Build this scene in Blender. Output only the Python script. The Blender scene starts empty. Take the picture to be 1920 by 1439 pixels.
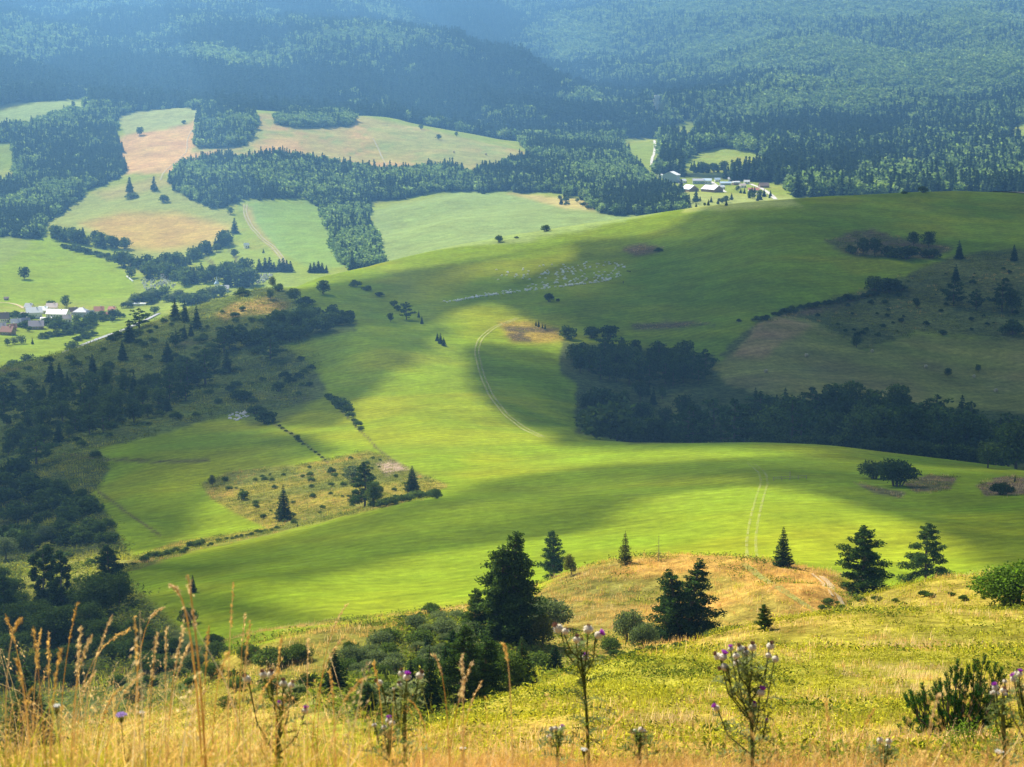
HAZE_D = 1.35e-4
import bpy, bmesh, math, random
import numpy as np
from mathutils import Vector, Matrix, Quaternion

random.seed(7)
RNG = np.random.default_rng(11)
scene = bpy.context.scene
COL = scene.collection
FPX, CX, CY = 3583.0, 960.0, 719.5
PITCH = math.radians(9.5)
SUN_AZ, SUN_EL = math.radians(-38), math.radians(46)
SUNV = np.array([math.sin(SUN_AZ) * math.cos(SUN_EL), math.cos(SUN_AZ) * math.cos(SUN_EL), math.sin(SUN_EL)])


def pix_dir(px, py):
    """azimuth and slope (z per metre of ground distance) of the sight line"""
    a = (np.asarray(px, float) - CX) / FPX
    b = -(np.asarray(py, float) - CY) / FPX
    x = a
    y = math.cos(PITCH) + b * math.sin(PITCH)
    z = -math.sin(PITCH) + b * math.cos(PITCH)
    h = np.hypot(x, y)
    return np.arctan2(x, y), z / h


def to_pix(x, y, z):
    dep = y * math.cos(PITCH) - z * math.sin(PITCH)
    up = y * math.sin(PITCH) + z * math.cos(PITCH)
    return CX + FPX * x / dep, CY - FPX * up / dep


# ------------------------------------------------------------------ landform
# survey columns: bearing (as a photo column) -> list of (ground distance, sight row)  or (distance, 'z', height)
Z = 'z'
NEARL = [(1, Z, -1.6), (2, Z, -1.64), (3, Z, -1.73), (5, Z, -2.05), (8, Z, -3.12), (14, Z, -6.4)]
NEARR = [(1, Z, -1.6), (2, Z, -1.64), (3, Z, -1.74), (5, Z, -2.08), (8, Z, -3.14), (14, Z, -6.0)]
SURV = {
 -260: NEARL + [(28, Z, -13.2), (60, Z, -26), (110, Z, -44), (160, Z, -62), (250, Z, -86), (400, 1170), (600, 1010), (800, 860), (1050, 715), (1200, Z, -208), (1450, 675), (1700, 595), (1850, 560), (2050, 500), (2300, 440), (2500, 400), (2800, 320), (3100, 240), (3300, 200), (3700, 170), (4300, 90), (5200, 0), (6500, -100), (8500, -210)],
 0: NEARL + [(28, Z, -13), (60, Z, -25), (110, Z, -42), (160, Z, -60), (250, Z, -86), (400, 1160), (600, 1000), (800, 850), (950, 750), (1050, 695), (1200, Z, -206), (1450, 669), (1700, 590), (1850, 560), (2050, 500), (2300, 440), (2500, 400), (2800, 320), (3100, 240), (3300, 198), (3700, 165), (4300, 90), (5200, 0), (6500, -90), (8500, -200)],
 120: NEARL + [(28, Z, -13), (60, Z, -25), (110, Z, -41), (160, Z, -58), (250, Z, -84), (330, 1190), (400, 1110), (500, 1040), (600, 960), (700, 880), (800, 810), (930, 735), (1060, 660), (1200, Z, -205), (1450, 662), (1700, 592), (1850, 555), (2050, 500), (2200, 460), (2400, 410), (2650, 340), (2900, 270), (3150, 205), (3300, 192), (3700, 165), (4300, 85)],
 240: NEARL + [(28, Z, -13), (60, Z, -24.5), (110, Z, -40), (160, Z, -56), (250, Z, -80), (330, 1130), (400, 1075), (450, 1050), (520, 990), (600, 930), (700, 850), (850, 745), (1000, 662), (1070, 622), (1300, Z, -209), (1550, 632), (1700, 590), (1850, 550), (2000, 510), (2150, 470), (2350, 400), (2600, 330), (2800, 280), (3000, 235), (3200, 200), (3500, 190), (4000, 130), (5000, 40), (6500, -60), (8500, -190)],
 360: NEARL + [(28, Z, -12.8), (60, Z, -24), (110, Z, -39), (150, Z, -51), (200, Z, -68), (260, 1235), (330, 1115), (400, 1060), (450, 1035), (520, 990), (600, 920), (700, 840), (850, 745), (1000, 640), (1090, 575), (1300, Z, -206), (1600, 600), (1850, 530), (2000, 500), (2150, 460), (2350, 390), (2500, 340), (2700, 290), (2900, 240), (3050, 205), (3300, 205), (4000, 120)],
 480: NEARL + [(20, Z, -9), (50, Z, -21), (80, Z, -30.5), (110, Z, -39), (140, 1262), (165, 1212), (200, Z, -64), (250, 1185), (330, 1090), (420, 1030), (480, 1003), (600, 905), (760, 800), (900, 705), (1000, 625), (1060, 580), (1120, 542), (1300, Z, -178), (1500, Z, -203), (1900, 500), (2150, 440), (2350, 380), (2500, 330), (2750, 270), (3000, 214), (3300, 225), (3700, 150), (4500, 55), (5400, -20), (6500, -90), (8500, -200)],
 600: NEARL + [(20, Z, -8.8), (50, Z, -19.5), (100, Z, -36), (135, 1280), (180, 1190), (230, Z, -72), (290, 1145), (400, 1030), (480, 975), (600, 880), (760, 780), (900, 685), (980, 620), (1060, 572), (1150, 535), (1230, 520), (1450, Z, -196), (1900, 495), (2150, 440), (2350, 390), (2500, 340), (2750, 280), (3000, 222), (3100, 215), (3350, 230)],
 720: NEARL + [(20, Z, -8.3), (30, Z, -12.2), (60, Z, -23), (100, Z, -36), (140, 1292), (190, 1185), (207, 1168), (240, Z, -73), (290, 1145), (330, 1095), (400, 1010), (470, 945), (520, 920), (600, 860), (760, 760), (900, 660), (1020, 600), (1100, 560), (1200, 515), (1290, 492), (1600, Z, -188), (1900, 490), (2150, 440), (2350, 390), (2500, 345), (2750, 290), (3000, 235), (3100, 220), (3350, 235), (3800, 150), (4450, 62), (5000, 75), (5600, 10), (6700, -90), (8500, -190)],
 840: NEARL + [(20, Z, -7.9), (28, 1420), (36, 1368), (60, Z, -22), (100, Z, -34.5), (150, 1262), (200, 1170), (215, 1140), (245, Z, -72), (290, 1130), (400, 1005), (500, 925), (600, 855), (700, 795), (800, 735), (900, 680), (1020, 605), (1120, 555), (1220, 500), (1320, 463), (1620, Z, -184), (1900, 460), (2100, 415), (2300, 375), (2500, 335), (2750, 285), (2950, 250), (3050, 244), (3300, 258)],
 960: NEARR + [(24, 1440), (36, 1362), (48, 1306), (75, Z, -27), (110, Z, -36), (150, 1255), (200, 1165), (225, 1120), (245, Z, -70), (280, 1130), (320, 1085), (400, 1000), (500, 920), (600, 860), (700, 808), (800, 742), (900, 682), (1000, 620), (1080, 570), (1180, 520), (1280, 470), (1350, 441), (1650, Z, -180), (2000, 430), (2300, 380), (2450, 350), (2700, 310), (2950, 275), (3050, 265), (3300, 275), (3800, 180), (4250, 120), (4800, 150), (5500, 85), (6500, 5), (8500, -130)],
 1080: NEARR + [(24, 1440), (35, 1370), (50, 1296), (60, 1262), (85, Z, -30), (120, Z, -40), (165, 1205), (200, 1130), (228, 1070), (262, Z, -75), (300, 1085), (400, 995), (500, 915), (600, 852), (640, 832), (700, 800), (780, 765), (860, 715), (960, 650), (1080, 570), (1180, 520), (1280, 465), (1375, 422), (1680, Z, -176), (2050, 412), (2300, 372), (2450, 345), (2650, 315), (2850, 290), (3100, 268), (3500, 215), (3900, 196), (4400, 212), (5500, 110), (6500, 20), (8500, -120)],
 1200: NEARR + [(24, 1440), (35, 1372), (50, 1300), (75, 1226), (100, Z, -34.5), (130, Z, -43.5), (175, 1205), (205, 1130), (240, 1058), (280, Z, -80), (330, 1055), (400, 985), (500, 905), (600, 846), (640, 830), (700, 842), (770, 835), (840, 765), (920, 700), (1000, 630), (1080, 570), (1180, 520), (1280, 460), (1400, 405), (1700, Z, -172), (2100, 400), (2300, 372), (2450, 350), (2700, 312), (3000, 285), (3400, 262), (3900, 225), (4500, 180), (5200, 115), (6200, 30), (8500, -110)],
 1320: NEARR + [(24, 1440), (35, 1373), (50, 1302), (75, 1225), (85, 1202), (110, Z, -37.5), (140, Z, -46), (175, 1200), (200, 1125), (232, 1048), (270, Z, -78), (320, 1052), (400, 970), (500, 895), (600, 842), (640, 832), (700, 855), (770, 845), (840, 760), (900, 705), (960, 655), (1030, 600), (1100, 548), (1180, 500), (1280, 440), (1400, 386), (1700, Z, -172), (2150, 392), (2350, 362), (2500, 342), (2750, 315), (3000, 285), (3300, 250), (3900, 190), (4600, 130), (5500, 55), (6500, -20), (8500, -140)],
 1440: NEARR + [(24, 1440), (35, 1374), (50, 1302), (75, 1222), (96, 1184), (120, Z, -41), (150, Z, -49), (175, 1170), (200, 1098), (220, 1049), (260, Z, -76), (310, 1050), (400, 960), (500, 890), (600, 840), (635, 831), (700, 858), (765, 845), (830, 765), (900, 700), (960, 648), (1010, 600), (1080, 550), (1160, 490), (1260, 430), (1400, 377), (1700, Z, -170), (2200, 385), (2450, 350), (2700, 318), (3000, 282), (3400, 238), (4000, 170), (5000, 85), (6000, 8), (7000, -60), (8500, -140)],
 1560: NEARR + [(24, 1442), (35, 1375), (50, 1302), (75, 1220), (100, 1160), (112, 1140), (135, Z, -44.5), (165, 1150), (190, 1105), (212, 1078), (245, Z, -74), (300, 1075), (350, 1020), (430, 945), (520, 885), (600, 846), (635, 836), (690, 855), (770, 845), (850, 765), (930, 700), (990, 645), (1060, 592), (1160, 505), (1260, 440), (1350, 392), (1420, 368), (1750, Z, -170)],
 1680: NEARR + [(24, 1444), (35, 1376), (50, 1300), (75, 1215), (100, 1152), (120, 1122), (150, Z, -47), (190, Z, -58), (225, 1122), (260, 1118), (300, 1090), (350, 1035), (430, 955), (520, 895), (600, 860), (640, 849), (700, 865), (780, 845), (860, 770), (930, 705), (1000, 640), (1080, 580), (1160, 510), (1260, 450), (1350, 400), (1450, 362), (1800, Z, -165), (2300, 370), (2600, 335), (2900, 298), (3300, 248), (3800, 190), (4500, 120), (5500, 40), (6500, -40), (8500, -150)],
 1800: NEARR + [(24, 1445), (35, 1376), (50, 1300), (75, 1212), (100, 1148), (122, 1114), (155, Z, -48), (200, Z, -61), (250, 1120), (300, 1080), (360, 1010), (450, 935), (550, 885), (610, 868), (650, 862), (710, 878), (790, 850), (870, 775), (950, 710), (1010, 650), (1090, 580), (1180, 505), (1280, 445), (1380, 392), (1470, 358), (1800, Z, -165)],
 1920: NEARR + [(24, 1445), (35, 1376), (50, 1300), (75, 1210), (100, 1144), (125, 1104), (160, Z, -49), (220, Z, -66), (300, 1068), (370, 1000), (460, 930), (560, 890), (620, 880), (700, 892), (800, 850), (880, 780), (950, 720), (1020, 650), (1100, 580), (1200, 500), (1300, 440), (1400, 390), (1500, 362), (1850, Z, -165), (2300, 370), (2600, 335), (2900, 290), (3300, 235), (3800, 170), (4500, 90), (5500, 10), (6500, -70), (8500, -170)],
 2180: NEARR + [(24, 1450), (35, 1378), (50, 1300), (75, 1205), (100, 1138), (125, 1098), (160, Z, -49), (220, Z, -66), (300, 1060), (370, 990), (460, 925), (560, 890), (620, 880), (700, 892), (800, 850), (880, 780), (950, 720), (1020, 650), (1100, 580), (1200, 500), (1300, 440), (1400, 390), (1500, 365), (1850, Z, -165), (2300, 370), (2900, 285), (3800, 160), (4500, 85), (6500, -80), (8500, -180)],
}
VS = 1.0
cp, ct = [], []
for px, lst in SURV.items():
    for e in lst:
        d = e[0]
        if e[1] == 'z':
            az, _ = pix_dir(px, 900)
            t = e[2] / d
        else:
            az, t = pix_dir(px, e[1])
        cp.append((float(az), math.log(d) * VS)); ct.append(float(t))
cp = np.array(cp); ct = np.array(ct)


def _kern(r):
    return r ** 1.6          # smooth through the points with little overshoot


def _fit(p, v, lam=0.0):
    n = len(p)
    r = np.hypot(p[:, None, 0] - p[None, :, 0], p[:, None, 1] - p[None, :, 1])
    A = np.zeros((n + 3, n + 3))
    A[:n, :n] = _kern(r) + lam * np.eye(n)
    A[:n, n] = 1; A[:n, n + 1:] = p
    A[n, :n] = 1; A[n + 1:, :n] = p.T
    b = np.zeros(n + 3); b[:n] = v
    return np.linalg.solve(A, b)


_w = _fit(cp, ct)


def _evalt(az, v):
    out = np.empty(len(az))
    for i in range(0, len(az), 40000):
        a, b = az[i:i + 40000], v[i:i + 40000]
        r = np.hypot(a[:, None] - cp[None, :, 0], b[:, None] - cp[None, :, 1])
        out[i:i + 40000] = _kern(r) @ _w[:len(cp)] + _w[-3] + _w[-2] * a + _w[-1] * b
    return out


# value noise --------------------------------------------------------------
_perm = RNG.random((256, 256))


def vnoise(x, y):
    xi = np.floor(x).astype(int); yi = np.floor(y).astype(int)
    fx = x - xi; fy = y - yi
    fx = fx * fx * (3 - 2 * fx); fy = fy * fy * (3 - 2 * fy)
    g = lambda a, b: _perm[(a * 7 + b * 131) & 255, (b + (a >> 4)) & 255]
    a = g(xi, yi) * (1 - fx) + g(xi + 1, yi) * fx
    b = g(xi, yi + 1) * (1 - fx) + g(xi + 1, yi + 1) * fx
    return (a * (1 - fy) + b * fy) * 2 - 1


def fbm(x, y, s, oct=4, gain=0.5):
    o = 0; amp = 1; f = 1.0 / s; tot = 0
    for k in range(oct):
        o = o + amp * vnoise(x * f + 17.3 * k, y * f - 9.1 * k)
        tot += amp; amp *= gain; f *= 2.03
    return o / tot


def smooth(e0, e1, x):
    t = np.clip((x - e0) / (e1 - e0), 0, 1)
    return t * t * (3 - 2 * t)


LN0, LN1 = math.log(1.0), math.log(8600.0)
_az = np.unique(np.concatenate([np.radians(np.linspace(-60, -19, 24)), np.radians(np.linspace(-19, 19, 620)), np.radians(np.linspace(19, 60, 24))]))
_ln = np.linspace(LN0, LN1, 1150)
# coarse solve on a thinner grid, then refined, is plenty: the landform is smooth
_azc = np.unique(np.concatenate([np.radians(np.linspace(-60, -19, 16)), np.radians(np.linspace(-19, 19, 190)), np.radians(np.linspace(19, 60, 16))]))
_lnc = np.linspace(LN0, LN1, 700)
A2, L2 = np.meshgrid(np.clip(_azc, -0.37, 0.37), _lnc, indexing='ij')
Tc = _evalt(A2.ravel(), L2.ravel()).reshape(A2.shape)


def _interp2(T, ax, ay, a, b):
    i = np.clip(np.searchsorted(ax, a) - 1, 0, len(ax) - 2); j = np.clip(np.searchsorted(ay, b) - 1, 0, len(ay) - 2)
    fa = np.clip((a - ax[i]) / (ax[i + 1] - ax[i]), 0, 1); fb = np.clip((b - ay[j]) / (ay[j + 1] - ay[j]), 0, 1)
    return (T[i, j] * (1 - fa) + T[i + 1, j] * fa) * (1 - fb) + (T[i, j + 1] * (1 - fa) + T[i + 1, j + 1] * fa) * fb


AG, LG = np.meshgrid(_az, _ln, indexing='ij')
TG = _interp2(Tc, _azc, _lnc, AG.ravel(), LG.ravel()).reshape(AG.shape)
DG = np.exp(LG)
XG = DG * np.sin(AG); YG = DG * np.cos(AG)
far = smooth(3050, 4000, DG)
mid = smooth(300, 700, DG)
rough = (fbm(XG, YG, 420, 4) * 24 + (1 - np.abs(fbm(XG * .9 + YG * .25 + 500, YG * .32, 210, 3)) * 3) * 20) * far
rough += fbm(XG, YG, 70, 3) * (0.9 * mid * (1 - smooth(1400, 1700, DG)) + 2.0 * smooth(1500, 1900, DG) * (1 - far))
rough += fbm(XG, YG, 14, 3) * 0.32 * (smooth(12, 40, DG) - smooth(240, 300, DG) * 0.75)
rough += fbm(XG, YG, 1.7, 3) * 0.05 * (1 - smooth(40, 120, DG))
TG = TG + rough / DG
ZG = TG * DG


def ground_z(x, y):
    x = np.asarray(x, float); y = np.asarray(y, float)
    d = np.maximum(np.hypot(x, y), 1.01); a = np.arctan2(x, y)
    return _interp2(TG, _az, _ln, np.atleast_1d(a), np.log(np.atleast_1d(d))) * np.atleast_1d(d)


def hit(px, py, d0=15.0, d1=8500.0):
    """where the sight line through a photo pixel meets the ground, as a world point"""
    a, t = pix_dir(px, py); a = float(a); t = float(t)
    i = int(np.clip(np.searchsorted(_az, a) - 1, 0, len(_az) - 2)); f = (a - _az[i]) / (_az[i + 1] - _az[i])
    prof = TG[i] * (1 - f) + TG[i + 1] * f
    j0 = int(np.searchsorted(_ln, math.log(d0))); j1 = int(np.searchsorted(_ln, math.log(d1)))
    seg = prof[j0:j1]
    k = np.nonzero(seg >= t)[0]
    if len(k) == 0:
        j = j0 + int(np.argmax(seg)); d = math.exp(_ln[j])
    else:
        j = j0 + int(k[0])
        if j == j0: d = math.exp(_ln[j])
        else:
            u = (t - prof[j - 1]) / (prof[j] - prof[j - 1] + 1e-12)
            d = math.exp(_ln[j - 1] + u * (_ln[j] - _ln[j - 1]))
    x = d * math.sin(a); y = d * math.cos(a)
    return Vector((x, y, float(ground_z(x, y)[0])))


def sdf(poly, x, y):
    """signed distance in photo pixels, positive inside"""
    poly = np.asarray(poly, float)
    n = len(poly); inside = np.zeros(x.shape, bool); dm = np.full(x.shape, 1e9)
    for i in range(n):
        ax, ay = poly[i]; bx, by = poly[(i + 1) % n]
        ex, ey = bx - ax, by - ay
        u = np.clip(((x - ax) * ex + (y - ay) * ey) / (ex * ex + ey * ey + 1e-9), 0, 1)
        dm = np.minimum(dm, np.hypot(x - ax - u * ex, y - ay - u * ey))
        if ay != by:
            c = (ay > y) != (by > y)
            inside ^= c & (x < (bx - ax) * (y - ay) / (by - ay) + ax)
    return np.where(inside, dm, -dm)


PXG, PYG = to_pix(XG, YG, ZG)
EDGE = (7 * fbm(XG + 31, YG + 5, 26, 3) + 4 * fbm(XG, YG, 6, 2)) * smooth(250, 400, DG) * (1 - .5 * smooth(1500, 2500, DG))


def region(poly, d0, d1, soft=3.0, X=None, Y=None, D=None):
    X = PXG + EDGE if X is None else X; Y = PYG + EDGE * .5 if Y is None else Y; D = DG if D is None else D
    poly = np.asarray(poly, float)
    m = (X > poly[:, 0].min() - 60) & (X < poly[:, 0].max() + 60) & (Y > poly[:, 1].min() - 60) & (Y < poly[:, 1].max() + 60) & (D > d0) & (D < d1)
    out = np.zeros(X.shape)
    if m.any():
        out[m] = smooth(-soft, soft, sdf(poly, X[m], Y[m]))
    return out

# ------------------------------------------------------------------ node helpers
def new_mat(name):
    m = bpy.data.materials.new(name); m.use_nodes = True
    nt = m.node_tree; nt.nodes.clear()
    return m, nt


def N(nt, typ, **kw):
    n = nt.nodes.new(typ)
    for k, v in kw.items():
        if k in n.inputs: n.inputs[k].default_value = v
        else: setattr(n, k, v)
    return n


def L(nt, a, b): nt.links.new(a, b)


def mixc(nt, fac, a, b, mode='MIX'):
    m = nt.nodes.new('ShaderNodeMix'); m.data_type = 'RGBA'; m.blend_type = mode
    for sock, val in ((m.inputs['Factor'], fac), (m.inputs[6], a), (m.inputs[7], b)):
        if isinstance(val, bpy.types.NodeSocket): L(nt, val, sock)
        elif isinstance(val, (int, float)): sock.default_value = val
        else: sock.default_value = (*val, 1) if len(val) == 3 else val
    return m.outputs[2]


def noise(nt, vec, scale, detail=3, rough=0.55):
    n = N(nt, 'ShaderNodeTexNoise'); n.inputs['Scale'].default_value = scale
    n.inputs['Detail'].default_value = detail; n.inputs['Roughness'].default_value = rough
    if vec is not None: L(nt, vec, n.inputs['Vector'])
    return n.outputs['Fac']


def ramp(nt, fac, lo, hi, a=0.0, b=1.0):
    m = nt.nodes.new('ShaderNodeMapRange'); m.interpolation_type = 'SMOOTHSTEP'
    m.inputs['From Min'].default_value = lo; m.inputs['From Max'].default_value = hi
    m.inputs['To Min'].default_value = a; m.inputs['To Max'].default_value = b
    L(nt, fac, m.inputs['Value'])
    return m.outputs['Result']


def simple_mat(name, col, rough=0.8, var=0.15, scale=3.0, metallic=0.0):
    m, nt = new_mat(name)
    out = N(nt, 'ShaderNodeOutputMaterial'); b = N(nt, 'ShaderNodeBsdfPrincipled')
    b.inputs['Roughness'].default_value = rough; b.inputs['Metallic'].default_value = metallic
    tc = N(nt, 'ShaderNodeTexCoord')
    f = noise(nt, tc.outputs['Object'], scale, 4)
    d = tuple(c * (1 - var) for c in col); h = tuple(min(1, c * (1 + var)) for c in col)
    L(nt, mixc(nt, f, d, h), b.inputs['Base Color']); L(nt, b.outputs[0], out.inputs[0])
    return m


def leaf_mat(name, col, col2, trans=0.45, tcol=None, var=0.5, gloss=0.0):
    """foliage: diffuse plus light through the leaf, hue drifting from plant to plant and clump to clump"""
    m, nt = new_mat(name)
    out = N(nt, 'ShaderNodeOutputMaterial')
    geo = N(nt, 'ShaderNodeNewGeometry'); oi = N(nt, 'ShaderNodeObjectInfo'); tc = N(nt, 'ShaderNodeTexCoord')
    f = noise(nt, tc.outputs['Object'], 4.0, 3)
    mm = N(nt, 'ShaderNodeMath'); mm.operation = 'MULTIPLY_ADD'; mm.inputs[1].default_value = 0.75
    L(nt, oi.outputs['Random'], mm.inputs[0]); L(nt, ramp(nt, f, .35, .65, 0, .25), mm.inputs[2])
    c = mixc(nt, mm.outputs[0], col, col2)
    rnd = ramp(nt, geo.outputs['Random Per Island'], 0, 1, 1 - var, 1 + var)
    h = N(nt, 'ShaderNodeHueSaturation'); L(nt, c, h.inputs['Color']); L(nt, rnd, h.inputs['Value'])
    d = N(nt, 'ShaderNodeBsdfDiffuse'); t = N(nt, 'ShaderNodeBsdfTranslucent'); mx = N(nt, 'ShaderNodeMixShader')
    L(nt, h.outputs[0], d.inputs['Color'])
    tc2 = mixc(nt, 1.0, h.outputs[0], tcol or (1.25, 1.35, 0.55), 'MULTIPLY')
    L(nt, tc2, t.inputs['Color'])
    mx.inputs[0].default_value = trans
    L(nt, d.outputs[0], mx.inputs[1]); L(nt, t.outputs[0], mx.inputs[2])
    L(nt, mx.outputs[0], out.inputs[0])
    return m


# ------------------------------------------------------------------ land cover
CG = np.zeros((*XG.shape, 4))
LUSH = (0.215, 0.285, 0.014); PALE = (0.20, 0.27, 0.075); TAN = (0.36, 0.25, 0.105); OLIVE = (0.16, 0.155, 0.035)
BROWN = (0.13, 0.095, 0.042); GOLD = (0.37, 0.235, 0.045); NEARG = (0.28, 0.255, 0.03); ORANGE = (0.50, 0.26, 0.065); HAY = (0.27, 0.255, 0.055)
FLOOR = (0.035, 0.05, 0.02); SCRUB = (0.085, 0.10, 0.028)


def paint(mask, col, tex=None):
    m = mask[..., None]
    CG[..., :3] = CG[..., :3] * (1 - m) + np.array(col) * m
    if tex is not None: CG[..., 3] = CG[..., 3] * (1 - mask) + tex * mask


CG[..., :3] = LUSH; CG[..., 3] = 0.15
n1 = fbm(XG, YG, 55, 4); n2 = fbm(XG + 900, YG, 24, 4); n3 = fbm(XG, YG - 700, 230, 3)
# lush meadow drifting to yellow-green
paint(smooth(-0.1, 0.45, n1) * 0.5, (0.34, 0.325, 0.013))
paint(smooth(0.05, 0.5, n2) * 0.35, (0.23, 0.27, 0.02))
# far valley greens
v = smooth(1430, 1600, DG)
paint(v, (0.30, 0.36, 0.045)); paint(v * smooth(-0.1, 0.5, n1), (0.38, 0.39, 0.06))
# ------ near hillside
near = 1 - smooth(118, 150, DG)
azr = AG
paint(near, NEARG, 1.0)
nn = fbm(XG, YG, 6.5, 4); nm = fbm(XG + 50, YG, 17, 3)
paint(near * smooth(-0.05, 0.35, nn) * 0.65, (0.20, 0.205, 0.022))
paint(near * smooth(0.1, 0.5, nm) * 0.7, (0.42, 0.27, 0.07))
paint(near * (1 - smooth(18, 60, DG)) * 0.75, (0.46, 0.28, 0.07))
paint(near * smooth(-0.05, 0.3, AG) * smooth(60, 110, DG) * 0.4, (0.44, 0.28, 0.07))
# knob
kn = region([(985, 1130), (1060, 1075), (1150, 1050), (1300, 1035), (1420, 1038), (1560, 1070), (1600, 1110), (1610, 1160), (1500, 1230), (1100, 1280), (950, 1220)], 150, 275, 6)
paint(kn, (0.37, 0.25, 0.05), 1.0); paint(kn * smooth(-0.1, 0.3, n2) * 0.8, (0.22, 0.19, 0.035))
paint(kn * smooth(0.0, 0.4, nm) * 0.75, ORANGE)
paint(region([(1180, 1050), (1300, 1035), (1420, 1040), (1560, 1075), (1600, 1140), (1540, 1165), (1440, 1110), (1350, 1075), (1150, 1080)], 150, 275, 12) * 0.7, ORANGE)
paint(region([(985, 1130), (1120, 1080), (1230, 1100), (1200, 1200), (1000, 1220)], 150, 275, 14) * 0.6, OLIVE)
# lower slope left of the knob
ls = region([(-400, 1330), (230, 1190), (350, 1240), (470, 1215), (600, 1180), (740, 1160), (860, 1130), (985, 1100), (1010, 1250), (800, 1400), (-400, 1500)], 120, 262, 5)
paint(ls, (0.30, 0.225, 0.04), 1.0); paint(ls * smooth(-0.1, 0.3, n2) * 0.8, (0.17, 0.165, 0.03))
paint(ls * smooth(0.1, 0.5, nm) * 0.6, GOLD)
paint(region([(-300, 1120), (240, 1090), (340, 1180), (420, 1240), (330, 1330), (-300, 1400)], 120, 420, 12), SCRUB, 1.0)
paint(region([(640, 1220), (780, 1175), (860, 1150), (1060, 1240), (1000, 1320), (700, 1370), (560, 1330)], 70, 262, 14) * 0.8, (0.10, 0.12, 0.035), 1.0)
# scrubby ditch island in the meadow
di = region([(380, 905), (430, 885), (560, 872), (690, 845), (735, 862), (790, 890), (842, 910), (812, 932), (700, 957), (560, 988), (500, 1003), (380, 1028), (240, 1072), (238, 1050), (330, 1018), (500, 990), (440, 962), (395, 935)], 300, 900, 3)
paint(di, (0.27, 0.22, 0.035), 1.0); paint(di * smooth(-0.1, 0.35, n2), (0.15, 0.155, 0.03)); paint(di * smooth(0.2, 0.6, n1) * 0.6, GOLD)
paint(region([(700, 868), (735, 862), (770, 882), (730, 893)], 300, 900, 3), (0.42, 0.30, 0.20))
rl = region([(-400, 880), (110, 855), (190, 845), (205, 880), (175, 930), (210, 975), (235, 1040), (240, 1075), (245, 1160), (-400, 1200)], 280, 900, 5)
paint(rl, SCRUB, 1.0); paint(rl * smooth(0.0, 0.4, n1) * 0.7, OLIVE)
paint(region([(20, 1100), (60, 1060), (200, 1030), (250, 1040), (225, 1090), (100, 1110), (40, 1180)], 280, 900, 8), (0.26, 0.24, 0.05), 1.0)
# scrub hillside
sh = region([(-400, 700), (0, 690), (100, 664), (240, 618), (330, 582), (420, 556), (500, 528), (545, 545), (560, 575), (605, 598), (670, 604), (665, 618), (530, 648), (590, 690), (612, 742), (560, 760), (470, 775), (380, 790), (200, 840), (110, 860), (-400, 905)], 480, 1400, 4)
paint(sh, (0.135, 0.165, 0.032), 1.0); paint(sh * smooth(0.0, 0.35, n2) * 0.8, SCRUB); paint(sh * smooth(0.3, 0.6, n1) * 0.6, (0.20, 0.15, 0.06))
paint(region([(400, 590), (440, 570), (500, 556), (545, 572), (520, 590), (455, 590), (420, 600)], 900, 1400, 5) * 0.85, (0.40, 0.25, 0.07))
paint(region([(430, 765), (520, 740), (600, 700), (612, 742), (540, 790), (470, 800)], 480, 1200, 8) * .6, SCRUB, 0.9)
# strip field divisions
for ln_, w_ in (([(515, 795), (560, 822), (612, 866)], 2.2), ([(612, 740), (650, 780), (700, 835), (740, 868)], 2.6), ([(120, 855), (200, 862), (300, 866), (392, 864)], 2.5), ([(190, 925), (230, 955), (300, 1005)], 3)):
    for (a, b) in zip(ln_[:-1], ln_[1:]):
        paint(region([(a[0] - 1, a[1] - w_), (b[0] + 1, b[1] - w_), (b[0] + 1, b[1] + w_), (a[0] - 1, a[1] + w_)], 300, 1200, 1.5) * .8, BROWN, 1.0)
# right hand scrub slopes
rs = region([(1345, 672), (1385, 625), (1420, 606), (1500, 575), (1600, 548), (1700, 515), (1790, 478), (1880, 468), (2400, 470), (2400, 650), (1920, 642), (1720, 624), (1625, 656), (1560, 622), (1500, 596), (1440, 600), (1372, 672)], 800, 1400, 4)
paint(rs, (0.14, 0.15, 0.036), 1.0); paint(rs * smooth(0.0, 0.35, n2) * 0.8, SCRUB); paint(rs * smooth(0.1, 0.5, n1) * 0.6, (0.20, 0.15, 0.07))
for pl in ([(1160, 466), (1200, 457), (1245, 465), (1240, 475), (1190, 480)], [(1545, 452), (1600, 437), (1635, 430), (1680, 445), (1790, 465), (1740, 486), (1680, 482), (1610, 482), (1575, 470)],
           [(1180, 606), (1230, 606), (1290, 604), (1340, 610), (1270, 616), (1190, 618)], [(1690, 905), (1740, 890), (1792, 895), (1785, 918), (1720, 925)], [(1830, 910), (1880, 893), (1990, 900), (1990, 925), (1850, 932)],
           [(1450, 600), (1480, 588), (1620, 555), (1640, 545), (1600, 570), (1480, 598)], [(1600, 905), (1700, 925), (1690, 935), (1640, 925)]):
    k = region(pl, 350, 1600, 3); paint(k, (0.19, 0.13, 0.065), 1.0); paint(k * smooth(0, .4, n2) * .7, SCRUB)
k = region([(935, 605), (985, 600), (1045, 615), (1060, 640), (1010, 645), (960, 640)], 800, 1300, 8)
paint(k, (0.36, 0.26, 0.04), 0.9); paint(k * smooth(.1, .3, nm), BROWN)
# ravine floor
paint(region([(1055, 640), (1340, 665), (1360, 700), (1460, 735), (1920, 770), (2400, 770), (2400, 900), (1920, 885), (1840, 850), (1440, 826), (1180, 830), (1080, 815), (1080, 720), (1050, 700)], 600, 1000, 5), SCRUB, 1.0)
paint(region([(1230, 750), (1290, 735), (1280, 830), (1255, 832)], 640, 1000, 8), OLIVE)
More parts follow.
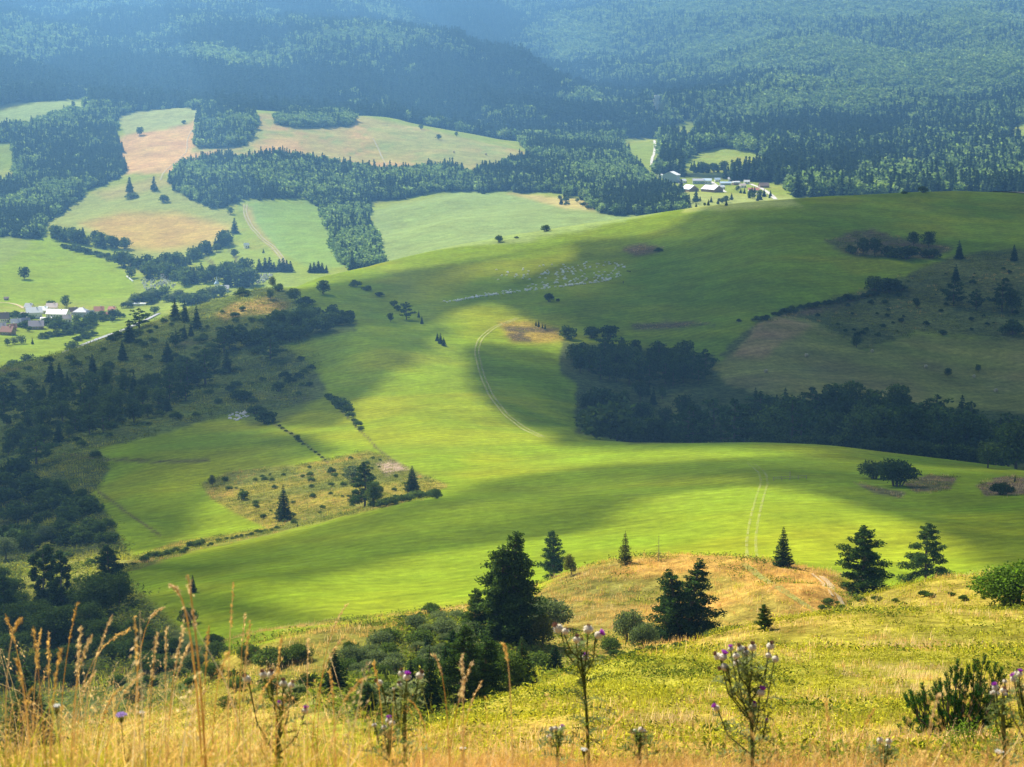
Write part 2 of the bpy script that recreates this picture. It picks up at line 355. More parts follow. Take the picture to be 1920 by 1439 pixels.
# mown hay field
hy = region([(1335, 690), (1372, 672), (1418, 607), (1470, 594), (1505, 596), (1560, 622), (1625, 656), (1720, 626), (1920, 642), (2400, 655), (2400, 800), (1920, 775), (1450, 745), (1360, 720)], 760, 1200, 3)
paint(hy, HAY, 0.3); paint(hy * smooth(-0.1, .4, n1) * 0.6, (0.25, 0.20, 0.075))
paint(region([(1372, 672), (1418, 607), (1470, 594), (1530, 610), (1470, 640), (1430, 672)], 760, 1200, 8) * .85, (0.40, 0.245, 0.11))
sw = 0.5 + 0.5 * np.sin((YG * 0.8 + XG * 0.25 + 12 * fbm(XG, YG, 90, 2)) * 2 * math.pi / 9.5)
paint(hy * sw * 0.35, (0.13, 0.135, 0.04))
# mowing swaths on the big shaded slope
big = smooth(900, 1000, DG) * (1 - smooth(1420, 1500, DG)) * smooth(0.03, 0.09, AG)
sw2 = 0.5 + 0.5 * np.sin((YG + 0.28 * XG + 20 * fbm(XG, YG, 140, 2)) * 2 * math.pi / 34)
paint(big * sw2 * 0.3 * (1 - rs), (0.10, 0.165, 0.018))
# ------ far fields
paint(region([(85, 430), (100, 395), (135, 368), (300, 343), (400, 378), (437, 400), (438, 440), (350, 482), (245, 485), (205, 445), (110, 430)], 1700, 2900, 4), (0.352, 0.373, 0.080))
paint(region([(150, 420), (230, 400), (330, 400), (432, 425), (400, 455), (300, 470), (230, 462), (190, 438)], 1700, 2900, 12) * .9, (0.608, 0.386, 0.100))
paint(region([(170, 360), (300, 330), (330, 345), (200, 375)], 1700, 2900, 6) * .7, (0.480, 0.373, 0.110))
up = region([(195, 272), (240, 252), (330, 240), (365, 222), (395, 203), (470, 212), (520, 214), (672, 217), (800, 243), (985, 286), (985, 340), (860, 340), (600, 320), (450, 305), (330, 325), (230, 325)], 2500, 3300, 3)
paint(up, (0.464, 0.373, 0.110)); paint(up * smooth(-0.15, 0.35, n1) * .8, (0.640, 0.386, 0.150)); paint(up * smooth(0.1, 0.4, n2) * .7, (0.304, 0.359, 0.090))
paint(region([(195, 272), (365, 222), (360, 290), (430, 300), (320, 325), (230, 325)], 2500, 3300, 6) * .8, (0.720, 0.414, 0.160))
paint(region([(660, 215), (800, 243), (985, 286), (985, 330), (840, 310), (720, 290)], 2500, 3300, 12) * .6, (0.336, 0.373, 0.100))
paint(region([(-50, 225), (60, 195), (165, 183), (165, 210), (-50, 250)], 2500, 3400, 3), (0.352, 0.414, 0.110))
paint(region([(215, 215), (330, 198), (398, 200), (370, 225), (330, 240), (235, 252)], 2500, 3400, 3), (0.400, 0.414, 0.120))
for pl, c in (([(690, 395), (850, 360), (950, 362), (1130, 395), (1240, 400), (960, 460), (720, 500)], (0.304, 0.373, 0.095)), ([(440, 378), (600, 375), (645, 500), (590, 508), (520, 470), (470, 420)], (0.272, 0.373, 0.070)),
              ([(950, 362), (1080, 372), (1160, 398), (1060, 392)], (0.528, 0.414, 0.130)), ([(1280, 362), (1480, 368), (1500, 385), (1280, 400)], (0.384, 0.414, 0.100)), ([(-200, 380), (120, 450), (230, 500), (260, 555), (-200, 590)], (0.288, 0.373, 0.025)),
              ([(-50, 390), (40, 410), (60, 460), (0, 500), (-50, 480)], (0.288, 0.345, 0.050)), ([(-50, 590), (330, 590), (220, 650), (-50, 690)], (0.272, 0.345, 0.035))):
    paint(region(pl, 1300, 2600, 4), c)
paint(region([(455, 385), (462, 410), (500, 455), (540, 500), (520, 470), (480, 420), (470, 392)], 1700, 2700, 6) * .8, (0.512, 0.373, 0.130))
for a, b in (((380, 482), (420, 515)), ((425, 462), (445, 495)), ((380, 470), (408, 508)), ((440, 478), (465, 505))):
    paint(region([(a[0] - 2, a[1]), (a[0] + 2, a[1]), (b[0] + 2, b[1]), (b[0] - 2, b[1])], 1500, 2400, 1.5) * .8, BROWN)
# mountains: woodland floor with clearings
CLEAR = [
    [(1160, 258), (1215, 258), (1240, 262), (1240, 300), (1205, 312), (1172, 292)], [(1250, 242), (1268, 232), (1290, 224), (1312, 240), (1290, 255), (1262, 252)],
    [(1272, 308), (1300, 290), (1345, 276), (1400, 284), (1445, 292), (1425, 312), (1340, 326), (1290, 324)], [(1672, 294), (1700, 294), (1755, 310), (1740, 318), (1690, 306)],
    [(1880, 252), (1925, 225), (1990, 220), (1990, 256), (1900, 262)], [(1225, 330), (1480, 345), (1500, 400), (1180, 410), (1190, 372)], [(-60, 225), (60, 193), (165, 183), (165, 208), (-60, 250)],
]
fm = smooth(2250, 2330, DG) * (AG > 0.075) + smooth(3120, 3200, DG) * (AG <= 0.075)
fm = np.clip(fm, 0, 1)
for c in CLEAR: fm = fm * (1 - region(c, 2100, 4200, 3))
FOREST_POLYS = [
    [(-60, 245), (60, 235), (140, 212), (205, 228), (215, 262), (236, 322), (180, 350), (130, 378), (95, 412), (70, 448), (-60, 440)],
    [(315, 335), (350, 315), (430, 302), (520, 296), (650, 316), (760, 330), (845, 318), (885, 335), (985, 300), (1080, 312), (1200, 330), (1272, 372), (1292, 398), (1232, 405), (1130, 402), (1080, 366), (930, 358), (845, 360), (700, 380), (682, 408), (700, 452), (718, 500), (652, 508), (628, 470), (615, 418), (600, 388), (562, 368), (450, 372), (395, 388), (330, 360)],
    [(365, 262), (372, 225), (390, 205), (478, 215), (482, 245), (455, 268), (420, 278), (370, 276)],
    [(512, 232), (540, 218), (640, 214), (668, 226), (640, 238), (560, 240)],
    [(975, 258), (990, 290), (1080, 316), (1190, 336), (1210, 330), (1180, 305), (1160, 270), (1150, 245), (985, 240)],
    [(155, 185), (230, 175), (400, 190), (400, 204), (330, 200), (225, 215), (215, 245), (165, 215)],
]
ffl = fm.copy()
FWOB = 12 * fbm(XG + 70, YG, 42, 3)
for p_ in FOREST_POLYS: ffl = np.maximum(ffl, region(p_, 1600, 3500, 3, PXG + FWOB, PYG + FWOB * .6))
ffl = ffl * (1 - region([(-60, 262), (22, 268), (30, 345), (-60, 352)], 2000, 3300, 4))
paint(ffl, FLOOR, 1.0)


def cover_map(name):
    m, nt = new_mat(name)
    out = N(nt, 'ShaderNodeOutputMaterial'); at = N(nt, 'ShaderNodeAttribute'); at.attribute_name = 'cover'
    geo = N(nt, 'ShaderNodeNewGeometry'); pos = geo.outputs['Position']
    # stretched coordinates give the combed look of mown and grazed grass
    mp = N(nt, 'ShaderNodeMapping'); mp.inputs['Rotation'].default_value = (0, 0, 0.35); mp.inputs['Scale'].default_value = (0.22, 1.0, 1.0); L(nt, pos, mp.inputs['Vector'])
    a = noise(nt, pos, 0.035, 5, 0.6); b = noise(nt, pos, 0.45, 5, 0.65); c = noise(nt, pos, 3.2, 4, 0.7); e = noise(nt, mp.outputs[0], 0.30, 4, 0.6)
    h1 = N(nt, 'ShaderNodeHueSaturation'); L(nt, at.outputs['Color'], h1.inputs['Color'])
    L(nt, ramp(nt, a, .3, .7, .495, .508), h1.inputs['Hue']); L(nt, ramp(nt, a, .25, .75, .86, 1.14), h1.inputs['Value'])
    # rough cover is blotchier than meadow
    rb = ramp(nt, b, .3, .7, .60, 1.42); rc = ramp(nt, c, .3, .7, .68, 1.34)
    mb = N(nt, 'ShaderNodeMix'); L(nt, at.outputs['Alpha'], mb.inputs[0]); L(nt, ramp(nt, b, .3, .7, .86, 1.14), mb.inputs[2]); L(nt, rb, mb.inputs[3])
    mc = N(nt, 'ShaderNodeMix'); L(nt, at.outputs['Alpha'], mc.inputs[0]); L(nt, ramp(nt, c, .3, .7, .9, 1.1), mc.inputs[2]); L(nt, rc, mc.inputs[3])
    g_ = noise(nt, pos, 0.11, 4, .65); e2 = N(nt, 'ShaderNodeMath'); e2.operation = 'MULTIPLY'; L(nt, ramp(nt, e, .3, .7, .93, 1.07), e2.inputs[0]); L(nt, ramp(nt, g_, .3, .7, .88, 1.12), e2.inputs[1]); wv = N(nt, 'ShaderNodeTexWave'); wv.wave_type = 'BANDS'; wv.inputs['Scale'].default_value = .055; wv.inputs['Distortion'].default_value = 9; wv.inputs['Detail'].default_value = 2; wv.inputs['Detail Scale'].default_value = .35; mp3 = N(nt, 'ShaderNodeMapping'); mp3.inputs['Rotation'].default_value = (0, 0, 1.05); L(nt, pos, mp3.inputs['Vector']); L(nt, mp3.outputs[0], wv.inputs['Vector']); e3 = N(nt, 'ShaderNodeMath'); e3.operation = 'MULTIPLY'; L(nt, e2.outputs[0], e3.inputs[0]); L(nt, ramp(nt, wv.outputs['Fac'], .2, .8, .95, 1.05), e3.inputs[1]); me = e3.outputs[0]
    p1 = N(nt, 'ShaderNodeMath'); p1.operation = 'MULTIPLY'; L(nt, mb.outputs[0], p1.inputs[0]); L(nt, mc.outputs[0], p1.inputs[1])
    p2 = N(nt, 'ShaderNodeMath'); p2.operation = 'MULTIPLY'; L(nt, p1.outputs[0], p2.inputs[0]); L(nt, me, p2.inputs[1])
    cc = N(nt, 'ShaderNodeCombineColor')
    for i in range(3): L(nt, p2.outputs[0], cc.inputs[i])
    col = mixc(nt, 1.0, h1.outputs[0], cc.outputs[0], 'MULTIPLY')
    d = N(nt, 'ShaderNodeBsdfDiffuse'); d.inputs['Roughness'].default_value = 0.6; L(nt, col, d.inputs['Color'])
    t = N(nt, 'ShaderNodeBsdfSheen'); t.inputs['Roughness'].default_value = 0.5
    L(nt, col, t.inputs['Color'])
    bp = N(nt, 'ShaderNodeBump'); bp.inputs['Strength'].default_value = 0.5; bp.inputs['Distance'].default_value = 0.4
    hh = N(nt, 'ShaderNodeMath'); hh.operation = 'MULTIPLY'; L(nt, b, hh.inputs[0]); L(nt, at.outputs['Alpha'], hh.inputs[1])
    L(nt, hh.outputs[0], bp.inputs['Height']); L(nt, bp.outputs[0], d.inputs['Normal'])
    L(nt, d.outputs[0], out.inputs[0])
    return m


MAT_GROUND = cover_map('grassland')


def grid_mesh(name, j0, j1, label):
    ni = len(_az); nj = j1 - j0
    co = np.stack([XG[:, j0:j1], YG[:, j0:j1], ZG[:, j0:j1]], -1).reshape(-1, 3)
    idx = np.arange(ni * nj).reshape(ni, nj)
    q = np.stack([idx[:-1, :-1], idx[1:, :-1], idx[1:, 1:], idx[:-1, 1:]], -1).reshape(-1, 4)
    me = bpy.data.meshes.new(name)
    me.vertices.add(len(co)); me.vertices.foreach_set('co', co.ravel())
    me.loops.add(q.size); me.loops.foreach_set('vertex_index', q.ravel().astype(np.int32))
    me.polygons.add(len(q)); me.polygons.foreach_set('loop_start', np.arange(0, q.size, 4, dtype=np.int32))
    me.polygons.foreach_set('use_smooth', np.ones(len(q), bool))
    me.update(calc_edges=True)
    at = me.color_attributes.new('cover', 'FLOAT_COLOR', 'POINT')
    at.data.foreach_set('color', CG[:, j0:j1].reshape(-1).astype(np.float32))
    me.materials.append(MAT_GROUND)
    o = bpy.data.objects.new(name, me); COL.objects.link(o); o['kind'] = 'structure'; o['label'] = label
    return o


_j = [0, int(np.searchsorted(_ln, math.log(272))), int(np.searchsorted(_ln, math.log(1640))), int(np.searchsorted(_ln, math.log(3150))), len(_ln)]
grid_mesh('ground', _j[0], _j[1] + 1, 'dry golden hillside falling away below the viewpoint')
grid_mesh('field', _j[1], _j[2] + 1, 'bright green rolling hay meadow crossed by cloud shadow')
grid_mesh('terrain', _j[2], _j[3] + 1, 'patchwork of pale fields in the valley beyond the meadow')
grid_mesh('mountains', _j[3], _j[4], 'steep hazy mountain slopes under dense woodland')

# ------------------------------------------------------------------ camera, sun, sky, air
cam = bpy.data.cameras.new('camera'); cam.sensor_width = 36; cam.lens = FPX / 1920 * 36
cam.clip_start = 0.1; cam.clip_end = 30000
cam.dof.use_dof = True; cam.dof.focus_distance = 160; cam.dof.aperture_fstop = 12
co_ = bpy.data.objects.new('camera', cam); COL.objects.link(co_)
co_.rotation_euler = (math.pi / 2 - PITCH, 0, 0); scene.camera = co_
w = bpy.data.worlds.new('World'); scene.world = w; w.use_nodes = True
nt = w.node_tree; nt.nodes.clear()
sk = N(nt, 'ShaderNodeTexSky'); sk.sky_type = 'NISHITA'; sk.sun_disc = False; sk.sun_elevation = SUN_EL; sk.sun_rotation = SUN_AZ % (2 * math.pi); sk.altitude = 700
bg = N(nt, 'ShaderNodeBackground'); bg.inputs[1].default_value = 0.05; wo = N(nt, 'ShaderNodeOutputWorld')
L(nt, sk.outputs[0], bg.inputs[0]); L(nt, bg.outputs[0], wo.inputs[0])
sl = bpy.data.lights.new('sun', 'SUN'); sl.energy = 5.0; sl.angle = math.radians(0.53); sl.color = (1.0, 0.94, 0.82)
so = bpy.data.objects.new('sun', sl); COL.objects.link(so)
so.rotation_euler = Vector(SUNV).to_track_quat('Z', 'Y').to_euler(); so.location = (0, 0, 900)
scene.view_settings.view_transform = 'Standard'; scene.view_settings.look = 'None'; scene.view_settings.exposure = 1.38; scene.view_settings.gamma = 1
scene.cycles.max_bounces = 5; scene.cycles.diffuse_bounces = 2; scene.cycles.transmission_bounces = 3; scene.cycles.transparent_max_bounces = 24; scene.cycles.volume_bounces = 0
scene.cycles.use_denoising = True
scene.cycles.caustics_reflective = False; scene.cycles.caustics_refractive = False
scene.cycles.sample_clamp_indirect = 6

HT = 640.0
me = bpy.data.meshes.new('haze')
hx, hy0, hy1, hz = 7600, -40, 8900, float(ZG.min()) - 2
v_ = [(x, y, z) for x in (-hx, hx) for y in (hy0, hy1) for z in (hz, HT)]
me.from_pydata(v_, [], [(0, 1, 3, 2), (4, 6, 7, 5), (0, 4, 5, 1), (2, 3, 7, 6), (0, 2, 6, 4), (1, 5, 7, 3)])
hm, nt = new_mat('valley_haze'); out = N(nt, 'ShaderNodeOutputMaterial'); pv = N(nt, 'ShaderNodeVolumePrincipled')
pv.inputs['Color'].default_value = (0.25, 0.57, 1.0, 1); pv.inputs['Density'].default_value = HAZE_D; pv.inputs['Anisotropy'].default_value = 0.5
L(nt, pv.outputs[0], out.inputs['Volume']); me.materials.append(hm)
ho = bpy.data.objects.new('haze', me); COL.objects.link(ho); ho['kind'] = 'stuff'; ho['label'] = 'thin blue summer haze filling the valley'

# ------------------------------------------------------------------ unseen clouds above the frame, outlines projected up from the patches they shade
SHADE = [  # outline of each shaded patch (photo pixels), distances, how dense, edge softness in px
    # big slope and its far shoulder
    ([(2300, 330), (1500, 366), (1400, 376), (1330, 392), (1300, 418), (1240, 444), (1150, 452), (1080, 462), (980, 480), (900, 494), (800, 506), (720, 520), (640, 528), (600, 545), (590, 590), (640, 600), (740, 585), (800, 562), (840, 540), (880, 522), (924, 508), (960, 494), (1007, 478), (1059, 468), (1105, 470), (1100, 492), (1050, 510), (1007, 530), (960, 552), (924, 564), (880, 576), (960, 576), (1000, 600), (1060, 630), (1130, 660), (1100, 690), (1060, 672), (990, 656), (930, 652), (900, 668), (905, 720), (945, 770), (1010, 805), (1090, 822), (1200, 834), (1900, 860), (2300, 880)], 580, 1640, .925, 11),
    ([(1070, 690), (1200, 640), (2400, 640), (2400, 930), (1070, 900)], 648, 1000, .94, 10),
    # band across the near meadow
    ([(235, 1062), (380, 1036), (560, 1002), (700, 968), (850, 934), (1000, 900), (1150, 878), (1300, 868), (1450, 862), (1700, 862), (2300, 860), (2300, 1110), (1920, 1056), (1840, 1015), (1700, 968), (1560, 930), (1420, 900), (1300, 900), (1150, 918), (1000, 950), (850, 985), (700, 1012), (560, 1052), (430, 1086), (300, 1110), (235, 1120)], 285, 645, .86, 10),
    ([(215, 1085), (330, 1095), (420, 1125), (500, 1150), (400, 1178), (350, 1250), (-200, 1300), (-200, 1120)], 240, 560, .62, 12),
    # scrub hillside and the valley side below it
    ([(-400, 690), (0, 692), (100, 668), (240, 626), (330, 606), (420, 600), (500, 596), (560, 612), (620, 600), (700, 590), (760, 585), (760, 600), (700, 640), (690, 668), (640, 700), (608, 730), (596, 768), (560, 800), (480, 800), (420, 800), (520, 815), (560, 838), (480, 858), (380, 880), (330, 915), (290, 955), (250, 985), (215, 1010), (100, 1030), (-400, 1050)], 470, 1250, .81, 11),
    ([(520, 560), (600, 545), (700, 530), (760, 560), (740, 592), (640, 606), (540, 600)], 900, 1300, .7, 10),
    # mountain shade
    ([(-300, -100), (520, -100), (640, 30), (900, 90), (1080, 180), (1190, 260), (1130, 275), (1000, 215), (820, 170), (640, 150), (480, 95), (300, 60), (150, 95), (-300, 140)], 3150, 4350, .22, 25),
    ([(1120, 150), (1220, 150), (1300, 200), (1420, 190), (1560, 180), (1960, 130), (2200, 260), (1750, 260), (1500, 240), (1330, 270), (1150, 215)], 3000, 4200, .15, 25),
]
CH = 760.0
COT = (1 / SUNV[2])


def shade_at(X, Y):
    """cloud density that casts the outlined shade on the ground, for points of the cloud layer"""
    z = np.full(X.shape, -140.0)
    for _ in range(5):
        s = (CH - z) * COT
        gx = X - SUNV[0] * s; gy = Y - SUNV[1] * s
        z = ground_z(gx.ravel(), gy.ravel()).reshape(X.shape)
    D = np.hypot(gx, gy); px, py = to_pix(gx, np.maximum(gy, 1), z)
    out = np.zeros(X.shape)
    for poly, d0, d1, dens, soft in SHADE:
        p = np.asarray(poly, float)
        m = (D > d0 * 0.93) & (D < d1 * 1.04) & (gy > 5) & (px > p[:, 0].min() - 60) & (px < p[:, 0].max() + 60)
        if m.any():
            k = np.zeros(X.shape)
            k[m] = smooth(-soft, soft, sdf(poly, px[m], py[m])) * dens * smooth(d0 * .93, d0, D[m]) * (1 - smooth(d1, d1 * 1.04, D[m]))
            out = np.maximum(out, k)
    wob = fbm(gx, gy, 60, 3)
    return np.clip(out * (1 + 0.16 * wob), 0, .97)


def cloud(name, x0, x1, y0, y1, st, thick, label):
    xs = np.arange(x0, x1, st); ys = np.arange(y0, y1, st)
    X, Y = np.meshgrid(xs, ys, indexing='ij'); X = X + SUNV[0] * 900 * COT; Y = Y + SUNV[1] * 900 * COT
    D = shade_at(X, Y); n = D.shape
    bump = thick * np.sqrt(np.clip(D, 0, 1)) * (0.8 + 0.4 * fbm(X, Y, 45, 4))
    keep = D > 0.012
    idt = -np.ones(n, int); idt[keep] = np.arange(keep.sum()); k = int(keep.sum())
    ok = keep[:-1, :-1] & keep[1:, :-1] & keep[1:, 1:] & keep[:-1, 1:]
    q = np.stack([idt[:-1, :-1], idt[1:, :-1], idt[1:, 1:], idt[:-1, 1:]], -1)[ok]
    top = np.stack([X[keep], Y[keep], CH + bump[keep] * 1.5], -1); bot = np.stack([X[keep], Y[keep], CH - bump[keep] * .6], -1)
    me = bpy.data.meshes.new(name)
    from collections import Counter
    e = np.concatenate([q[:, [0, 1]], q[:, [1, 2]], q[:, [2, 3]], q[:, [3, 0]]])
    key = np.sort(e, 1); uk, inv, cnt = np.unique(key[:, 0] * (k + 1) + key[:, 1], return_inverse=True, return_counts=True)
    be = e[cnt[inv] == 1]
    side = np.stack([be[:, 1], be[:, 0], be[:, 0] + k, be[:, 1] + k], -1)
    F = np.concatenate([q, q[:, ::-1] + k, side])
    co = np.concatenate([top, bot])
    me.vertices.add(len(co)); me.vertices.foreach_set('co', co.ravel())
    me.loops.add(F.size); me.loops.foreach_set('vertex_index', F.ravel().astype(np.int32))
    me.polygons.add(len(F)); me.polygons.foreach_set('loop_start', np.arange(0, F.size, 4, dtype=np.int32))
    me.update(calc_edges=True)
    at = me.attributes.new('thickness', 'FLOAT', 'POINT')
    dd = np.concatenate([D[keep], D[keep]]); at.data.foreach_set('value', (1 - np.sqrt(1 - dd)).astype(np.float32))
    me.materials.append(MAT_CLOUD)
    o = bpy.data.objects.new(name, me); COL.objects.link(o); o['kind'] = 'structure'; o['label'] = label
    return o


MAT_CLOUD, nt = new_mat('cloud_vapour'); out = N(nt, 'ShaderNodeOutputMaterial'); at = N(nt, 'ShaderNodeAttribute'); at.attribute_name = 'thickness'
tr = N(nt, 'ShaderNodeBsdfTransparent'); df = N(nt, 'ShaderNodeBsdfDiffuse'); df.inputs[0].default_value = (.92, .93, .95, 1); mx = N(nt, 'ShaderNodeMixShader')
L(nt, at.outputs['Fac'], mx.inputs[0]); L(nt, tr.outputs[0], mx.inputs[1]); L(nt, df.outputs[0], mx.inputs[2]); L(nt, mx.outputs[0], out.inputs[0])
cloud('cloud', -420, 640, 190, 1760, 6.0, 40, 'unseen broken cloud shaped to cast the shade on the near meadows')
cloud('cloud', -1500, 1900, 2950, 5700, 30.0, 70, 'unseen broken cloud shaped to cast the shade on the far mountains')

# ------------------------------------------------------------------ plant models (height 1, scaled when placed)
class Buf:
    def __init__(s): s.v = []; s.f = []; s.n = 0

    def add(s, v, f):
        v = np.asarray(v, float); f = np.asarray(f, int)
        s.v.append(v); s.f.extend((f + s.n).tolist()); s.n += len(v)

    def quads(s, c, size, flat=0.0, aspect=1.0, droop=None, rg=None):
        """leafy scraps: a small bent four-cornered blade at each centre"""
        rg = rg or RNG
        n = len(c); size = np.broadcast_to(size, (n,))[:, None]
        a = rg.normal(size=(n, 3)); a[:, 2] *= (1 - flat); 
        if droop is not None: a = a * 0.45 + droop
        a /= np.linalg.norm(a, axis=1)[:, None] + 1e-9
        b = rg.normal(size=(n, 3)); b -= (b * a).sum(1)[:, None] * a; b[:, 2] *= (1 - flat); b /= np.linalg.norm(b, axis=1)[:, None] + 1e-9
        j = lambda: 0.75 + 0.5 * rg.random((n, 1))
        p = np.stack([c - a * size * aspect * j(), c + b * size * 0.5 * j(), c + a * size * aspect * j(), c - b * size * 0.5 * j()], 1).reshape(-1, 3)
        s.add(p, np.arange(4 * n).reshape(n, 4))

    def tube(s, pts, rad, k=6):
        pts = [np.asarray(p, float) for p in pts]; m = len(pts); V = []
        for i, p in enumerate(pts):
            t = pts[min(i + 1, m - 1)] - pts[max(i - 1, 0)]; t = t / (np.linalg.norm(t) + 1e-9)
            u = np.cross(t, [0.31, 0.2, 0.93] if abs(t[2]) < .9 else [1, 0, 0]); u /= np.linalg.norm(u); w_ = np.cross(t, u)
            for q in range(k):
                an = 2 * math.pi * q / k; V.append(p + (u * math.cos(an) + w_ * math.sin(an)) * rad[i])
        f = [(i * k + q, i * k + (q + 1) % k, (i + 1) * k + (q + 1) % k, (i + 1) * k + q) for i in range(m - 1) for q in range(k)]
        s.add(V, f)

    def mesh(s, name, mat, smooth_=False):
        me = bpy.data.meshes.new(name)
        v = np.concatenate(s.v) if s.v else np.zeros((0, 3))
        me.from_pydata(v.tolist(), [], s.f); me.materials.append(mat)
        if smooth_: me.polygons.foreach_set('use_smooth', np.ones(len(me.polygons), bool))
        me.update()
        return me


M_SPRUCE = leaf_mat('spruce_needles', (0.026, 0.052, 0.018), (0.048, 0.082, 0.024), 0.30, var=.45)
M_PINE = leaf_mat('pine_needles', (0.030, 0.062, 0.018), (0.075, 0.115, 0.028), 0.34, var=.45)
M_LEAF = leaf_mat('broad_leaves', (0.022, 0.044, 0.013), (0.095, 0.135, 0.030), 0.40, var=.4)
M_SHRUB = leaf_mat('shrub_leaves', (0.050, 0.085, 0.020), (0.105, 0.145, 0.036), 0.42, var=.4)
M_WILLOW = leaf_mat('grey_green_leaves', (0.095, 0.125, 0.062), (0.15, 0.18, 0.085), 0.4, var=.35)
M_YELLOW = leaf_mat('yellowing_leaves', (0.10, 0.115, 0.025), (0.17, 0.17, 0.04), 0.42, var=.35)
M_BRIGHT = leaf_mat('bright_leaves', (0.085, 0.15, 0.02), (0.14, 0.21, 0.03), 0.45, var=.4)
M_BARK = simple_mat('bark', (0.095, 0.07, 0.05), .9, .35, 9)
M_BARKG = simple_mat('grey_bark', (0.16, 0.14, 0.12), .9, .3, 9)
M_FARLEAF = leaf_mat('far_leaves', (0.075, 0.135, 0.062), (0.25, 0.33, 0.145), 0.40, var=.4)  # distant haze partly put into the leaf colour: paler and bluer than near leaves
M_FARSPRUCE = leaf_mat('far_needles', (0.036, 0.068, 0.042), (0.078, 0.122, 0.064), 0.2, var=.4)  # needles likewise lightened and blued to add to the haze


def g_spruce(seed, n=3000, R=0.21, size=.022, lean=0.0, bare=0.05, pw=0.85):
    rg = np.random.default_rng(seed); t = Buf(); c = Buf()
    t.tube([(0, 0, -.03), (lean * .3, 0, .3), (lean * .7, 0, .7), (lean, 0, .985)], [.017, .013, .007, .001], 6)
    whorl = 24; per = 9; P = []; S = []; DR = []
    tot = sum((1 - (i + .5) / whorl) for i in range(whorl))
    for i in range(whorl):
        h = bare + (1 - bare) * ((i + rg.random() * .6) / whorl); r = R * (1 - h) ** pw * (1 + .08 * math.sin(i * 2.1)) + .012
        m = max(6, int(n * (1 - (i + .5) / whorl) / tot)); per = 6 + int(rg.integers(0, 4))
        an0 = rg.random() * 6.28
        bl = r * rg.uniform(.72, 1.18, per)
        k = rg.integers(0, per, m); u = rg.random(m) ** .7
        an = an0 + 2 * math.pi * k / per + rg.normal(0, .14, m) * (1 - .3 * u)
        rr = bl[k] * u; z = h - rr * .32 + rr ** 2 * .55 / (r + .02) + rg.normal(0, .006, m) - .012 * u
        x = lean * h + rr * np.cos(an); y = rr * np.sin(an)
        P.append(np.stack([x, y, z], 1)); S.append(np.full(m, size) * (1.15 - .5 * h) * rg.uniform(.7, 1.2, m)); DR.append(np.stack([np.cos(an), np.sin(an), -.25 + 0 * an], 1))
        if size < .03 and n > 1500:
            for q in range(0, per, 2):
                a = an0 + 2 * math.pi * q / per; e = bl[q] * .8
                t.tube([(lean * h, 0, h), (lean * h + e * math.cos(a), e * math.sin(a), h - e * .3)], [.004, .001], 3)
    P = np.concatenate(P); S = np.concatenate(S); DR = np.concatenate(DR)
    P[:, 2] = np.maximum(P[:, 2], bare * .4)
    c.quads(P, S, .3, 1.1, DR, rg)
    top = np.zeros((14, 3)); top[:, 2] = np.linspace(.93, .995, 14); top[:, 0] = lean
    c.quads(top, size * .55, 0, 1.2, np.tile([0, 0, 1.0], (14, 1)), rg)
    return t, c


def lobes_crown(c, lobes, n, size, rg, fill=.55, flat=.2, squash=.8, aspect=.9):
    lobes = np.asarray(lobes); w_ = lobes[:, 3] ** 2; w_ /= w_.sum()
    k = rg.choice(len(lobes), n, p=w_)
    d = rg.normal(size=(n, 3)); d /= np.linalg.norm(d, axis=1)[:, None]
    # surfaces are broken into smaller tufts
    tuft = 1 + .16 * np.sin(d[:, 0] * 9 + k) * np.sin(d[:, 1] * 8 + 2 * k) + .12 * np.sin(d[:, 2] * 13 + k * 3)
    r = lobes[k, 3] * (fill + (1 - fill) * rg.random(n) ** .6) * tuft
    p = lobes[k, :3] + d * r[:, None] * np.array([1, 1, squash])
    c.quads(p, size * rg.uniform(.6, 1.3, n), flat, aspect, None, rg)


